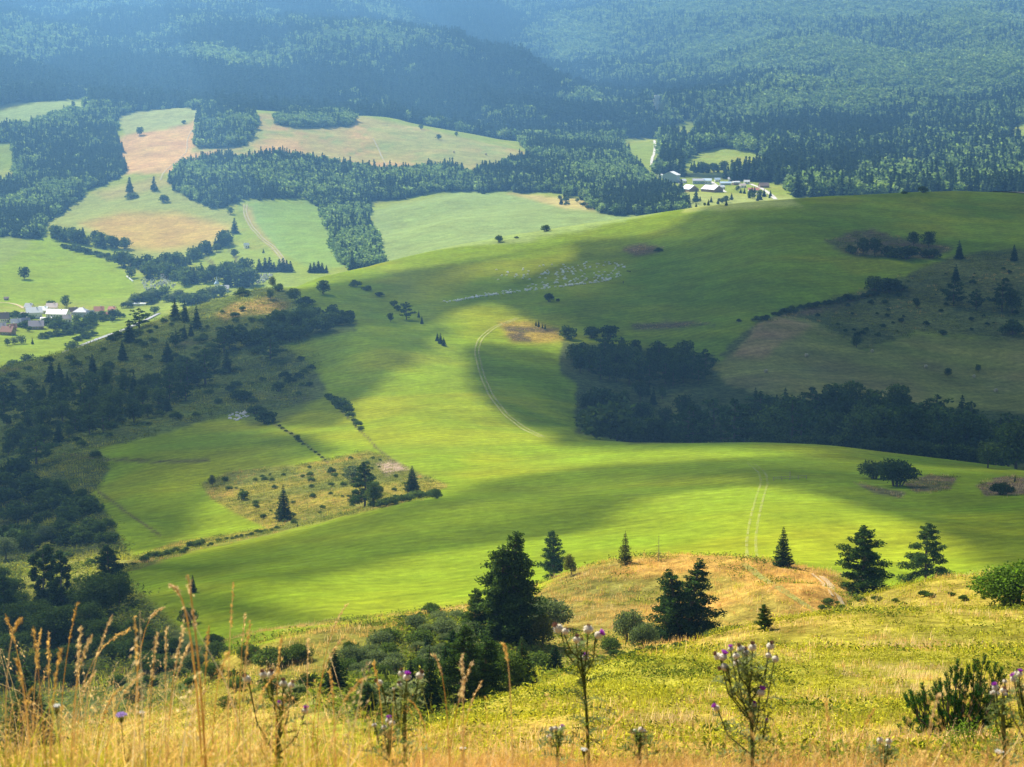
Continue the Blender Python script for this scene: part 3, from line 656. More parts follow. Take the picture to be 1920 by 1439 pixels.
def g_pine(seed, n=4500, size=.02, W=.30, bare=.18, trunks=1, open_=.5, limb=26, cone=0.0, pw=.55, sp_=.11):
    """Scots pine: flat needle pads held out on rising limbs, gaps between them"""
    rg = np.random.default_rng(seed); t = Buf(); c = Buf(); L_ = []
    for q in range(trunks):
        a0 = q * math.pi + (rg.random() if trunks == 1 else .15); sp = 0 if trunks == 1 else sp_
        top = np.array([math.cos(a0) * sp, math.sin(a0) * sp, .97 - .1 * q]); b0 = np.array([math.cos(a0) * .02 * (trunks > 1), 0, -.03])
        mid_ = (b0 + top) / 2 + np.array([rg.normal(0, .012), rg.normal(0, .012), 0])
        t.tube([b0, mid_ * .5 + b0 * .5, mid_, top * .6 + mid_ * .4, top], [.024, .019, .015, .01, .003], 7)
        for i in range(limb):
            h = bare + (1 - bare) * (i / limb) ** .9 * .97
            base = b0 + (top - b0) * h; prof = math.sin(math.pi * min(1, (1.02 - h) / (1.02 - bare)) ** .62 * .62) if h > bare else 0
            ln_ = W * (0.35 + .75 * prof) * rg.uniform(.55, 1.15) * (1 if h < .75 else (1.0 - h) * 2.6 + .34)
            if cone: ln_ = W * cone * (1.03 - h) ** pw * rg.uniform(.6, 1.15)
            a = i * 2.399 + rg.normal(0, .3); e = base + np.array([math.cos(a) * ln_, math.sin(a) * ln_, ln_ * rg.uniform(.05, .42)])
            m2 = (base + e) / 2 + np.array([0, 0, -.12 * ln_])
            t.tube([base, m2, e], [.0075, .005, .002], 4)
            for j_, f in enumerate((.45, .72, 1.0)):
                if f < .6 and rg.random() < open_: continue
                pp = base * (1 - f) + e * f + rg.normal(0, .012, 3)
                L_.append((*pp, ln_ * rg.uniform(.20, .34) + .018))
        L_.append((*top, .045)); L_.append((*(top - [0, 0, .05]), .06))
    lobes_crown(c, L_, n, size, rg, .25, .25, .55, 1.0)
    return t, c


def g_leafy(seed, n=3500, size=.03, W=.36, bare=.14, lob=13, tall=1.0):
    rg = np.random.default_rng(seed); t = Buf(); c = Buf(); L_ = []
    t.tube([(0, 0, -.03), (rg.normal(0, .01), 0, bare), (rg.normal(0, .02), rg.normal(0, .02), .5), (0, 0, .8)], [.028, .022, .014, .004], 7)
    for i in range(lob):
        h = bare + .12 + (.80 - bare) * (i + .5) / lob; a = i * 2.4 + rg.random()
        prof = math.sin(math.pi * min(.98, (h - bare * .4) / (1.03 - bare * .4))) ** .6
        r = W * prof * rg.uniform(.35, .75); rad = W * prof * rg.uniform(.34, .56) + .03
        p = (r * math.cos(a), r * math.sin(a), min(h, .97 - rad * .85))
        L_.append((*p, rad)); t.tube([(0, 0, max(bare, h - .2)), (p[0] * .5, p[1] * .5, h - .08), p], [.010, .006, .002], 4)
    L_.append((0, 0, .85, .13)); L_.append((0, 0, .55, W * .55))
    lobes_crown(c, L_, n, size, rg, .5, .1, .92)
    return t, c


def g_birch(seed, n=4200, size=.02):
    rg = np.random.default_rng(seed); t = Buf(); c = Buf(); L_ = []
    t.tube([(0, 0, -.03), (.01, 0, .3), (-.01, .01, .7), (0, 0, .97)], [.016, .012, .006, .001], 6)
    for i in range(26):
        h = .16 + .8 * i / 26; a = i * 2.4; r = .13 * math.sin(math.pi * (h * .85 + .06)) ** .7 * rg.uniform(.4, 1.1)
        p = (r * math.cos(a), r * math.sin(a), h); L_.append((*p, rg.uniform(.035, .06)))
        t.tube([(0, 0, h - .07), p], [.005, .001], 3)
    lobes_crown(c, L_, n, size, rg, .2, 0, 1.5)
    return t, c


def g_shrub(seed, n=1500, size=.075, lob=9, W=.62):
    """bush rooted along its width: several stems, foliage down to the ground (height 1)"""
    rg = np.random.default_rng(seed); t = Buf(); c = Buf(); L_ = []
    for i in range(lob):
        a = i * 2.4 + rg.random(); r = W * math.sqrt((i + .3) / lob) * .8; rad = rg.uniform(.26, .42) * (1.1 - .35 * r / W)
        z = max(.18, (.72 - .55 * (r / W) ** 2) * rg.uniform(.75, 1.15)); z = min(z, 1.0 - rad * .85)
        L_.append((r * math.cos(a), r * math.sin(a), z, rad))
        t.tube([(r * .3 * math.cos(a), r * .3 * math.sin(a), -.08), (r * math.cos(a) * .8, r * math.sin(a) * .8, z)], [.03, .01], 4)
    lobes_crown(c, L_, n, size, rg, .45, .05, .85)
    for v in c.v: v[:, 2] = np.maximum(v[:, 2], -.05)
    return t, c


def g_dead(seed):
    rg = np.random.default_rng(seed); t = Buf(); c = Buf()
    t.tube([(0, 0, -.03), (0, 0, .5), (.01, 0, 1)], [.014, .009, .001], 5)
    P = []
    for i in range(46):
        h = .12 + .84 * i / 46; a = i * 2.4; ln_ = .19 * (1.02 - h) * rg.uniform(.5, 1.3) + .02
        e = (ln_ * math.cos(a), ln_ * math.sin(a), h + ln_ * rg.uniform(-.2, .3)); t.tube([(0, 0, h), e], [.004, .001], 3)
        if rg.random() < .6: P.append(e)
    c.quads(np.array(P * 3) + rg.normal(0, .008, (len(P) * 3, 3)), .013, 0, 1, None, rg)
    return t, c


def pair(name, tc, crown_mat, bark=M_BARK):
    return (tc[0].mesh(name + '_wood', bark), tc[1].mesh(name + '_leaves', crown_mat))


def merged(name, tc, crown_mat, bark=M_BARK):
    b = Buf(); nt_ = 0
    for v in tc[0].v: b.v.append(v)
    b.f = list(tc[0].f); b.n = tc[0].n; nt_ = len(b.f); off = b.n
    for v in tc[1].v: b.v.append(v)
    b.f += [[i + off for i in f] for f in tc[1].f]
    me = bpy.data.meshes.new(name); me.from_pydata(np.concatenate(b.v).tolist(), [], b.f)
    me.materials.append(crown_mat); me.materials.append(bark)
    mi = np.zeros(len(me.polygons), np.int32); mi[:nt_] = 1; me.polygons.foreach_set('material_index', mi); me.update()
    return me


# near and middle-distance models
HI = {
    'spruce': [pair('spruce', g_spruce(s, 5200, .22, .020, bare=.03), M_SPRUCE) for s in (1, 2)],
    'slim': [pair('slim_spruce', g_spruce(5, 3600, .165, .022), M_SPRUCE)],
    'yellowspruce': [pair('yellow_spruce', g_spruce(8, 2600, .24, .022), M_YELLOW)],
    'pine': [pair('pine', g_pine(s, 16000, .0145, .32, .04, 1, .1, 50, .95), M_PINE) for s in (11, 12)],
    'openpine': [pair('open_pine', g_pine(14, 14000, .0135, .33, .14, 1, .4, 36, 1.0, .6), M_PINE)],
    'twinpine': [pair('twin_pine', g_pine(16, 30000, .0135, .33, .03, 2, .1, 46, 1.0, .72, .17), M_PINE)],
    'bigpine': [pair('big_pine', g_pine(18, 34000, .0135, .27, .02, 2, .0, 64, 1.0, .6, .06), M_PINE)],
    'birch': [pair('birch', g_birch(21), M_LEAF, M_BARKG)],
    'leafy': [pair('leafy', g_leafy(s, 5200, .022), M_LEAF) for s in (31, 32)],
    'yellow': [pair('yellow_leafy', g_leafy(34, 3000, .03, .32), M_YELLOW)],
    'willow': [pair('willow', g_leafy(35, 4200, .026, .42, .08), M_WILLOW)],
    'shrub': [pair('shrub', g_shrub(s, 3000, .05), M_SHRUB) for s in (41, 42)],
    'darkshrub': [pair('dark_shrub', g_shrub(44, 4200, .045), M_LEAF)],
    'brightshrub': [pair('bright_shrub', g_shrub(46, 7000, .035), M_BRIGHT)],
    'greyshrub': [pair('grey_shrub', g_shrub(47, 4200, .042), M_WILLOW)],
    'dead': [pair('sparse_spruce', g_dead(51), M_YELLOW, M_BARKG)],
}
LO = {
    'spruce': [pair('spruce_mid', g_spruce(s, 1100, .20, .045, bare=.04), M_SPRUCE) for s in (61, 62, 63)],
    'pine': [pair('pine_mid', g_pine(s, 1500, .036, .30, .14, 1, .4, 20), M_PINE) for s in (64, 65)],
    'leafy': [pair('leafy_mid', g_leafy(s, 1300, .045), M_LEAF) for s in (66, 67, 68)],
    'shrub': [pair('shrub_mid', g_shrub(s, 750, .10), M_SHRUB) for s in (71, 72)],
    'darkshrub': [pair('dark_shrub_mid', g_shrub(s, 800, .10), M_LEAF) for s in (73, 74)],
    'willow': [pair('willow_mid', g_leafy(75, 1000, .05, .44, .08), M_WILLOW)],
}
ONE = {
    'spruce': [merged('spruce_far', g_spruce(s, 420, .20, .075, bare=.04), M_SPRUCE) for s in (81, 82, 83)],
    'leafy': [merged('leafy_far', g_leafy(s, 460, .08, .40, .1), M_LEAF) for s in (84, 85, 86)],
    'shrub': [merged('shrub_far', g_shrub(s, 420, .14), M_SHRUB) for s in (87, 88)],
    'darkshrub': [merged('dark_shrub_far', g_shrub(s, 420, .14), M_LEAF) for s in (89, 90)],
    'willow': [merged('willow_far', g_leafy(91, 420, .08, .44, .08), M_WILLOW)],
}


def tag(o, label, cat=None, group=None, kind=None):
    if label: o['label'] = label
    if cat: o['category'] = cat
    if group: o['group'] = group
    if kind: o['kind'] = kind
    return o


NAMES = {'spruce': 'spruce_tree', 'slim': 'spruce_tree', 'yellowspruce': 'spruce_tree', 'dead': 'spruce_tree', 'pine': 'pine_tree', 'openpine': 'pine_tree', 'twinpine': 'pine_tree', 'bigpine': 'pine_tree', 'birch': 'birch_tree',
         'leafy': 'broadleaf_tree', 'yellow': 'broadleaf_tree', 'willow': 'willow_tree', 'shrub': 'shrub', 'darkshrub': 'shrub', 'brightshrub': 'shrub', 'greyshrub': 'shrub'}


DEFER = []


def plant_at(kind, loc, h, label, group=None, w=1.0, lod=None, tilt=0.0):
    DEFER.append((h / loc.length * (1e3 if group is None else 1), kind, loc, h, label, group, w, lod, tilt))


def plant_now(kind, loc, h, label, group=None, w=1.0, lod=None, tilt=0.0):
    d = loc.length; lod = lod or ('hi' if d < 560 else 'lo' if d < 1350 else 'one')
    cat = 'shrub' if 'shrub' in kind else 'tree'
    rz = random.uniform(0, 6.28) if kind not in ('twinpine', 'bigpine') else 0.2
    if lod == 'one' or (cat == 'shrub' and lod == 'lo' and group):
        k = kind if kind in ONE else ('darkshrub' if cat == 'shrub' else 'spruce' if NAMES[kind] == 'spruce_tree' else 'leafy')
        if lod == 'one': me = random.choice(ONE[k])
        else:
            me = random.choice(LO[kind if kind in LO else 'shrub'])[1]
        o = bpy.data.objects.new(NAMES[kind], me); COL.objects.link(o)
        o.location = loc; o.rotation_euler = (0, 0, rz); o.scale = (h * w, h * w, h)
        return tag(o, label, cat, group)
    src = HI.get(kind) if lod == 'hi' or kind not in LO else LO[kind]
    wood, leaf = random.choice(src)
    r = bpy.data.objects.new(NAMES[kind], None); COL.objects.link(r); r.location = loc; r.rotation_euler = (tilt, 0, rz); r.scale = (h * w, h * w, h)
    r.empty_display_size = .2
    a = bpy.data.objects.new('stem' if cat == 'shrub' else 'trunk', wood); b = bpy.data.objects.new('foliage' if cat == 'shrub' else 'crown', leaf)
    for o in (a, b): COL.objects.link(o); o.parent = r
    return tag(r, label, cat, group)


def plant(kind, px, py, hpx, label, group=None, w=1.0, d0=20, d1=8000, lod=None, tilt=0.0):
    loc = hit(px, py, d0, d1); return plant_at(kind, loc, hpx / FPX * loc.length, label, group, w, lod, tilt)


def at_d(px, d):
    a, _ = pix_dir(px, 700); x, y = d * math.sin(float(a)), d * math.cos(float(a))
    return Vector((x, y, float(ground_z(x, y)[0])))


def in_poly(poly, n, rg=random):
    p = np.asarray(poly, float); out = []
    lo, hi = p.min(0), p.max(0)
    while len(out) < n:
        x, y = rg.uniform(lo[0], hi[0]), rg.uniform(lo[1], hi[1])
        if sdf(p, np.array([x]), np.array([y]))[0] > 0: out.append((x, y))
    return out


def spaced(poly, n, gap, fy=2.0):
    """scattered but not overlapping pixels inside an outline, far ones first"""
    out = []; tries = 0
    p = np.asarray(poly, float)
    while len(out) < n and tries < n * 40:
        tries += 1
        x, y = in_poly(p, 1)[0]
        if all((x - a) ** 2 + ((y - b) * fy) ** 2 > gap * gap for a, b in out): out.append((x, y))
    return out

# ------------------------------------------------------------------ trees that stand out, one by one
P = plant
P('bigpine', 955, 1205, 212, 'tall dense dark pine, the biggest tree, left of the golden knoll', w=1.05, d0=150)
P('pine', 892, 1195, 95, 'small dark pine tucked against the left foot of the biggest pine', d0=150)
P('pine', 1036, 1084, 92, 'tall narrow pine with tiered top just right of the biggest pine', d0=180, w=.95)
P('yellow', 1072, 1078, 44, 'small leaning round tree right of the tiered pine', d0=180, w=.9, tilt=.3)
P('yellowspruce', 1172, 1058, 64, 'yellow-brown spruce on the left of the golden knoll top', d0=180)
P('dead', 1235, 1053, 52, 'thin almost bare spruce on the knoll top', d0=180)
P('spruce', 1468, 1062, 76, 'dark spruce alone at the right end of the knoll top', d0=180, w=1.15)
P('twinpine', 1282, 1204, 158, 'wide bushy pine with several trunks in front of the golden knoll', d0=140, w=1.15)
P('pine', 1616, 1116, 132, 'broad blue-green pine right of the sandy track', d0=180, w=1.35)
P('openpine', 1736, 1110, 130, 'open crowned pine with bare lower trunk near the right edge', d0=180, w=1.1)
P('pine', 1432, 1182, 50, 'knee high young pine below the grassy track on the knoll', d0=80, w=1.1)
P('brightshrub', 1905, 1136, 84, 'big rounded bright green bush at the right edge', d0=90, w=1.35)
P('spruce', 628, 1302, 90, 'dark conical spruce rising from the tall dry grass', d0=90, w=1.5)
P('slim', 362, 1112, 34, 'small dark cypress-like conifer alone on the left of the meadow', d0=250, w=1.3)
P('shrub', 352, 1172, 34, 'light green shrub below the small lone conifer on the left of the meadow', d0=250, w=.8)
P('spruce', 532, 976, 68, 'single dark spruce at the front edge of the scrubby ditch', d0=350, w=1.15)
P('spruce', 773, 922, 50, 'single dark spruce at the right end of the scrubby ditch', d0=350, w=1.45)
P('openpine', 684, 952, 88, 'gnarled pine with visible trunk in the middle of the scrubby ditch', d0=350, w=1.1)
P('leafy', 700, 950, 50, 'round dark tree beside the gnarled pine in the ditch', d0=350)
P('willow', 662, 905, 34, 'grey-green tree behind the gnarled pine in the ditch', d0=350, w=1.4)
P('darkshrub', 456, 938, 18, 'dark round bush on the left of the scrubby ditch', d0=350)
P('yellow', 398, 912, 22, 'rust brown bush at the left tip of the scrubby ditch', d0=350)
P('darkshrub', 622, 888, 13, 'tiny dark bush on the upper edge of the ditch', d0=350)
P('slim', 558, 988, 10, 'tiny conifer right of the single ditch spruce', d0=350)
P('shrub', 818, 935, 15, 'small bush at the rightmost tip of the ditch', d0=350, w=1.2)
P('darkshrub', 1640, 898, 34, 'low dark bush forming the left half of the big meadow thicket', d0=350, w=1.5)
P('darkshrub', 1680, 912, 52, 'tall dark bush forming the right half of the big meadow thicket', d0=350, w=1.2)
P('leafy', 1852, 878, 50, 'round dark tree on a short trunk by the ravine edge', d0=350, w=1.2)
P('darkshrub', 1828, 852, 42, 'big round bush behind the round tree at the ravine end', d0=500)
P('leafy', 1905, 880, 92, 'massive dark tree at the right edge beside the ravine', d0=500, w=1.2)
P('darkshrub', 1880, 928, 22, 'dark bush on the brown bank at the right edge', d0=350, w=1.6)
P('slim', 1903, 905, 14, 'tiny conifer on the brown bank at the right edge', d0=350)
P('pine', 762, 600, 34, 'lone spreading pine at the corner of the strip fields', d0=800, w=1.3)
P('leafy', 732, 604, 18, 'small round tree left of the lone spreading pine', d0=800)
P('spruce', 785, 596, 14, 'upper tiny conifer right of the lone spreading pine', d0=800)
P('spruce', 791, 608, 16, 'lower tiny conifer right of the lone spreading pine', d0=800)
P('spruce', 820, 640, 16, 'left conifer of the small trio in the sunlit meadow', d0=700, w=1.3)
P('spruce', 826, 645, 20, 'middle conifer of the small trio in the sunlit meadow', d0=700, w=1.3)
P('spruce', 832, 649, 17, 'right conifer of the small trio in the sunlit meadow', d0=700, w=1.3)
P('darkshrub', 1030, 566, 16, 'round dark bush in front of the flock of sheep', d0=900)
P('darkshrub', 1046, 566, 6, 'tiny bush beside the round one in front of the sheep', d0=900)
P('shrub', 936, 454, 13, 'pale bush on the crest of the big slope above the far field', d0=1000)
P('darkshrub', 1023, 434, 12, 'dark bush on the crest of the big slope', d0=1000, w=1.2)
P('darkshrub', 968, 447, 4, 'very low bush on the crest of the big slope', d0=1000, w=1.8)
for i, (x, y, h) in enumerate(((1005, 612, 10), (1010, 614, 13), (1017, 616, 9), (1022, 618, 11))):
    P('spruce', x, y, h, 'tiny dark conifer in the row above the sunlit golden bank', 'row of tiny conifers on the golden bank', d0=800)
# ---- right shaded slope
for k, x, y, h, w_, lb in (
    ('darkshrub', 1066, 636, 28, 1.0, 'dark bush left of the long thicket above the ravine wood'), ('darkshrub', 1110, 634, 22, 1.3, 'left part of the long dark thicket above the ravine wood'),
    ('darkshrub', 1142, 632, 22, 1.5, 'right part of the long dark thicket above the ravine wood'), ('darkshrub', 1597, 476, 18, 1.0, 'small dark bush at the left end of the brown patch'),
    ('leafy', 1618, 478, 32, 1.2, 'left round tree in the brown patch on the big slope'), ('leafy', 1640, 479, 34, 1.2, 'second round tree in the brown patch on the big slope'),
    ('darkshrub', 1672, 482, 22, 1.4, 'low thicket in the middle of the brown patch'), ('darkshrub', 1700, 486, 24, 1.6, 'wide thicket below the pair of round trees'), ('darkshrub', 1745, 484, 16, 1.8, 'thin thicket at the right end of the brown patch'),
    ('leafy', 1713, 462, 28, 1.1, 'left tree of the round pair on the brown patch'), ('leafy', 1741, 464, 30, 1.3, 'right tree of the round pair on the brown patch'),
    ('spruce', 1798, 486, 34, 1.3, 'spruce right of the brown patch on the big slope'), ('spruce', 1901, 490, 30, 1.2, 'spruce nearest the right edge below the slope crest'),
    ('spruce', 1792, 527, 30, 1.4, 'spruce standing behind the dark trees of the right scrub'), ('pine', 1788, 574, 50, 1.2, 'dark tree below the scrub spruce on the right'),
    ('pine', 1830, 582, 40, 1.0, 'narrow dark tree in the middle of the right scrub'), ('pine', 1878, 585, 56, 1.2, 'tall dark tree in the right scrub near the edge'), ('leafy', 1898, 588, 44, 1.1, 'dark tree at the right edge in the right scrub'),
    ('darkshrub', 1898, 628, 30, 1.0, 'round bush at the right edge above the hay field'), ('leafy', 1606, 652, 22, 1.4, 'round bush at the dip of the hay field edge'),
    ('darkshrub', 1640, 548, 30, 1.1, 'dark thicket at the left top of the right scrub'), ('darkshrub', 1665, 548, 26, 1.6, 'wide dark thicket at the top of the right scrub'), ('darkshrub', 1690, 545, 14, 1.5, 'low thicket trailing right at the top of the scrub'),
    ('leafy', 1718, 577, 18, 1.0, 'small round tree alone in the right scrub'), ('leafy', 1777, 706, 16, 1.3, 'left small tree in the hay field'), ('leafy', 1834, 698, 15, 1.1, 'right small tree in the hay field'),
    ('darkshrub', 1730, 362, 12, 1.3, 'dark bush on the skyline of the big slope'), ('darkshrub', 1695, 364, 5, 2.2, 'low dark bush left of the skyline bush'), ('darkshrub', 1235, 472, 8, 1.6, 'dark bush on the small brown mound'),
    ('darkshrub', 1385, 604, 7, 1.0, 'tiny bush at the foot of the big slope'), ('darkshrub', 1768, 628, 9, 1.5, 'low bush on the upper edge of the hay field')):
    P(k, x, y, h, lb, w=w_, d0=700)
for i in range(22):
    u = i / 21; x = 1420 + 220 * u; y = 604 - 50 * u ** .8
    P('darkshrub', x + random.uniform(-3, 3), y + random.uniform(-2, 3), random.uniform(7, 13), 'low bush in the dark hedge curving above the hay field', 'bushes of the hedge above the hay field', w=1.3, d0=800)
for x, y in spaced([(1400, 610), (1600, 560), (1700, 530), (1800, 495), (1915, 490), (1915, 630), (1720, 615), (1625, 640), (1560, 612), (1500, 590)], 55, 13):
    P('darkshrub', x, y, random.uniform(3, 10), 'scattered bush on the shaded scrub slope above the hay field', 'bushes on the right scrub slope', w=1.1, d0=800)
# ---- ravine wood
wood = [(1068, 680), (1098, 712), (1190, 728), (1300, 728), (1352, 714), (1330, 690), (1230, 672), (1100, 668)]
for x, y in spaced(wood, 46, 17):
    P(random.choice(['leafy', 'leafy', 'pine']), x, y, random.uniform(32, 52), 'dark round tree in the upper clump of the ravine wood', 'trees of the upper ravine clump', w=1.15, d0=780, d1=1000)
for i in range(44):
    x = random.uniform(1092, 1300); d = random.uniform(672, 820)
    plant_at(random.choice(['leafy', 'leafy', 'leafy', 'willow', 'darkshrub']), at_d(x, d), random.uniform(8, 14) * (1.0 if x > 1120 else .75), 'rounded dark tree in the lower left clump of the ravine wood', 'trees of the lower ravine clump', w=1.3 if i % 3 else 1.0, lod='lo')
for x, y, h in ((1170, 760, 30), (1200, 752, 40), (1225, 760, 34), (1242, 748, 22), (1215, 742, 26)):
    P(random.choice(['leafy', 'spruce']), x, y, h, 'tree between the two clumps left of the ravine wood', 'trees between the ravine clumps', d0=780, d1=1000)
prof = [(1275, 745), (1330, 728), (1390, 712), (1450, 712), (1520, 718), (1600, 706), (1700, 714), (1750, 706), (1800, 740), (1860, 756), (1960, 770)]
for i in range(98):
    x = random.uniform(1280, 1970); d = 672 + 168 * random.random(); loc = at_d(x, d)
    if x < 1320: d = min(d, 760)
    _, ybase = to_pix(loc.x, loc.y, loc.z); topy = np.interp(x, [p[0] for p in prof], [p[1] for p in prof]) + random.uniform(0, 28)
    hpx = min(max(ybase - topy, 30), random.uniform(62, 105)); kd = random.choice(['pine', 'leafy', 'pine', 'spruce']) if x < 1560 or x > 1720 else random.choice(['pine', 'leafy', 'leafy'])
    plant_at(kd, loc, hpx / FPX * loc.length, 'dark tree deep in the shaded ravine wood behind the meadow edge', 'trees of the main ravine wood', w=1.15, lod='lo')
for i in range(34):
    x = 1440 + 410 * i / 33; loc = at_d(x, 655)
    plant_at('darkshrub', loc, random.uniform(3.2, 4.6) + (x - 1440) * .004, 'bush in the low hedge along the front of the ravine wood', 'bushes of the ravine front hedge', w=1.3, lod='lo')
# ---- left scrub hillside
for k, x, y, h, w_, lb in (
    ('spruce', 328, 600, 40, 1.3, 'left spruce of the three dark ones on the left hill crest'), ('spruce', 347, 604, 40, 1.0, 'middle spruce of the three dark ones on the left hill crest'), ('spruce', 369, 617, 44, 1.1, 'right spruce of the three dark ones on the left hill crest'),
    ('spruce', 346, 636, 26, 1.2, 'short spruce below the three crest spruces, left of a pair'), ('spruce', 358, 630, 24, 1.2, 'short spruce below the three crest spruces, right of a pair'),
    ('pine', 261, 616, 38, 1.5, 'spreading tree with visible trunk on the left hill crest above the road'), ('spruce', 243, 642, 42, 1.5, 'dark spruce beside the road end on the left hill'), ('spruce', 230, 676, 38, 1.2, 'dark spruce below the road bend on the left hill'),
    ('spruce', 314, 680, 40, 1.5, 'dark spruce in the middle of the left hill'), ('pine', 330, 650, 30, 1.2, 'pale dark tree above the middle spruce on the left hill'), ('spruce', 174, 702, 38, 1.3, 'dark spruce on the lower left hill near the crest'),
    ('spruce', 96, 718, 42, 1.4, 'dark spruce near the left edge under the crest'), ('spruce', 127, 738, 42, 1.0, 'narrow dark spruce right of the near-edge one'), ('pine', 152, 756, 56, 1.2, 'tall dark pine on the lower left hill'),
    ('pine', 182, 750, 44, 1.0, 'slimmer pine right of the tall dark one on the lower left hill'), ('pine', 507, 676, 46, 1.5, 'dark pine where the left hill meets the sunny meadow'), ('pine', 420, 662, 44, 1.3, 'dark pine in the upper middle of the left hill'),
    ('pine', 385, 722, 66, 1.5, 'huge dark pine above the middle clearing of the left hill'), ('pine', 352, 726, 58, 1.4, 'large dark pine in the central clump of the left hill'), ('pine', 318, 750, 56, 1.3, 'large pine in the lower part of the central clump'),
    ('leafy', 205, 796, 44, 1.3, 'broad dark tree at the foot of the left hill'), ('leafy', 80, 794, 44, 1.5, 'broad dark tree near the left edge at the foot of the hill'), ('pine', 68, 872, 62, 1.5, 'big dark pine below the left hill near the edge'),
    ('darkshrub', 500, 794, 28, 1.2, 'big dark bush in the hollow below the left hill'), ('darkshrub', 480, 776, 18, 1.6, 'thicket just above the big dark bush of the hollow'), ('darkshrub', 452, 752, 20, 1.8, 'wide dark thicket on the lower left hill'),
    ('darkshrub', 522, 734, 18, 1.2, 'dark bush on the bare slope of the left hill'), ('darkshrub', 560, 742, 8, 1.2, 'small bush by the meadow corner of the left hill'), ('darkshrub', 580, 725, 9, 1.3, 'small bush above the meadow corner of the left hill'),
    ('leafy', 558, 829, 14, 1.2, 'small round tree on the stony strip boundary'), ('darkshrub', 180, 860, 14, 1.2, 'bush on the bank at the left end of the strip field'),
    ('leafy', 606, 552, 27, 1.5, 'big round tree standing alone above the strip fields'), ('leafy', 553, 566, 26, 1.5, 'round tree left of the lone one above the strip fields'), ('darkshrub', 572, 572, 18, 1.4, 'bush right of the round tree above the strip fields'),
    ('leafy', 507, 562, 20, 1.2, 'small dark tree left of the strip fields'), ('yellow', 511, 532, 22, 1.0, 'sunlit yellowish tree on the crest beside the stones'), ('darkshrub', 522, 546, 15, 1.1, 'dark bush right of the sunlit yellowish tree'),
    ('darkshrub', 543, 556, 13, 1.0, 'small bush above the strip fields, on the left'), ('darkshrub', 455, 555, 16, 1.4, 'bush on top of the golden hill crest'), ('darkshrub', 667, 538, 14, 1.3, 'bush at the top of the hedge dividing the strip fields'),
    ('darkshrub', 688, 545, 10, 1.6, 'low bush in the upper hedge dividing the strip fields'), ('darkshrub', 712, 556, 8, 1.8, 'low bush in the middle of the hedge dividing the strip fields'), ('shrub', 738, 574, 12, 1.1, 'pale bush at the lower end of the strip hedge'), ('shrub', 745, 582, 10, 1.2, 'lowest bush of the strip hedge beside the lone pine')):
    P(k, x, y, h, lb, w=w_, d0=440, d1=1290)
for x, y in spaced([(0, 745), (110, 715), (200, 720), (260, 735), (330, 700), (430, 650), (440, 690), (370, 745), (300, 780), (210, 806), (120, 845), (0, 870)], 84, 14):
    P(random.choice(['pine', 'leafy', 'leafy', 'spruce']), x, y, random.uniform(22, 46), 'dark tree in the dense stand on the shaded left hillside', 'trees of the left hillside stand', w=1.25, d0=440, d1=1300)
for x, y in spaced([(520, 612), (560, 590), (620, 590), (662, 604), (655, 616), (600, 626), (530, 646), (470, 652), (430, 640)], 34, 10):
    P(random.choice(['leafy', 'darkshrub']), x, y, random.uniform(16, 32), 'dark tree in the thicket between left hill and meadow', 'trees of the thicket by the meadow corner', w=1.3, d0=700, d1=1290, lod='lo')
for x, y in spaced([(0, 705), (100, 675), (240, 628), (330, 595), (430, 575), (540, 580), (530, 630), (590, 700), (600, 735), (480, 765), (380, 780), (200, 830), (110, 850), (0, 880)], 150, 13):
    P(random.choice(['darkshrub', 'shrub']), x, y, random.uniform(5, 15), 'bush scattered over the shaded left hillside', 'bushes on the left hillside', w=1.3, d0=440, d1=1300)
for x, y, h in ((616, 748, 11), (624, 754, 14), (636, 764, 20), (644, 770, 22), (652, 776, 17), (657, 783, 12), (664, 792, 9), (671, 800, 12), (677, 808, 9)):
    P('shrub', x, y, h, 'bush in the short hedge running down into the sunny meadow', 'bushes of the sunny meadow hedge', w=1.2, d0=440, d1=1290)
for i in range(14):
    u = i / 13; P('darkshrub', 525 + 85 * u + random.uniform(-2, 2), 800 + 64 * u, random.uniform(2, 5), 'tiny bush on the stony strip boundary', 'bushes on the stony strip boundary', w=1.4, d0=440)
for x, y in spaced([(395, 905), (560, 880), (690, 850), (800, 905), (700, 950), (560, 985), (500, 985), (430, 950)], 60, 12):
    P('shrub', x, y, random.uniform(4, 10), 'small weedy bush in the sunlit ditch', 'weedy bushes of the ditch', w=1.2, d0=350, d1=800, lod='lo')
for i in range(24):
    u = i / 23; P('greyshrub', 700 + 116 * u + random.uniform(-2, 2), 954 - 24 * u + random.uniform(-4, 0), random.uniform(9, 16), 'grey-green bush in the row along the lower edge of the ditch', 'bushes along the ditch edge', w=1.2, d0=350, d1=800, lod='lo')
for i in range(30):
    u = i / 29; P('shrub', 245 + 275 * u + random.uniform(-3, 3), 1062 - 68 * u + random.uniform(-7, 0), random.uniform(8, 16) if .1 < u < .5 else random.uniform(4, 7), 'bush in the hedge along the top edge of the meadow', 'bushes of the upper meadow hedge', w=1.2, d0=300, d1=700, lod='lo')
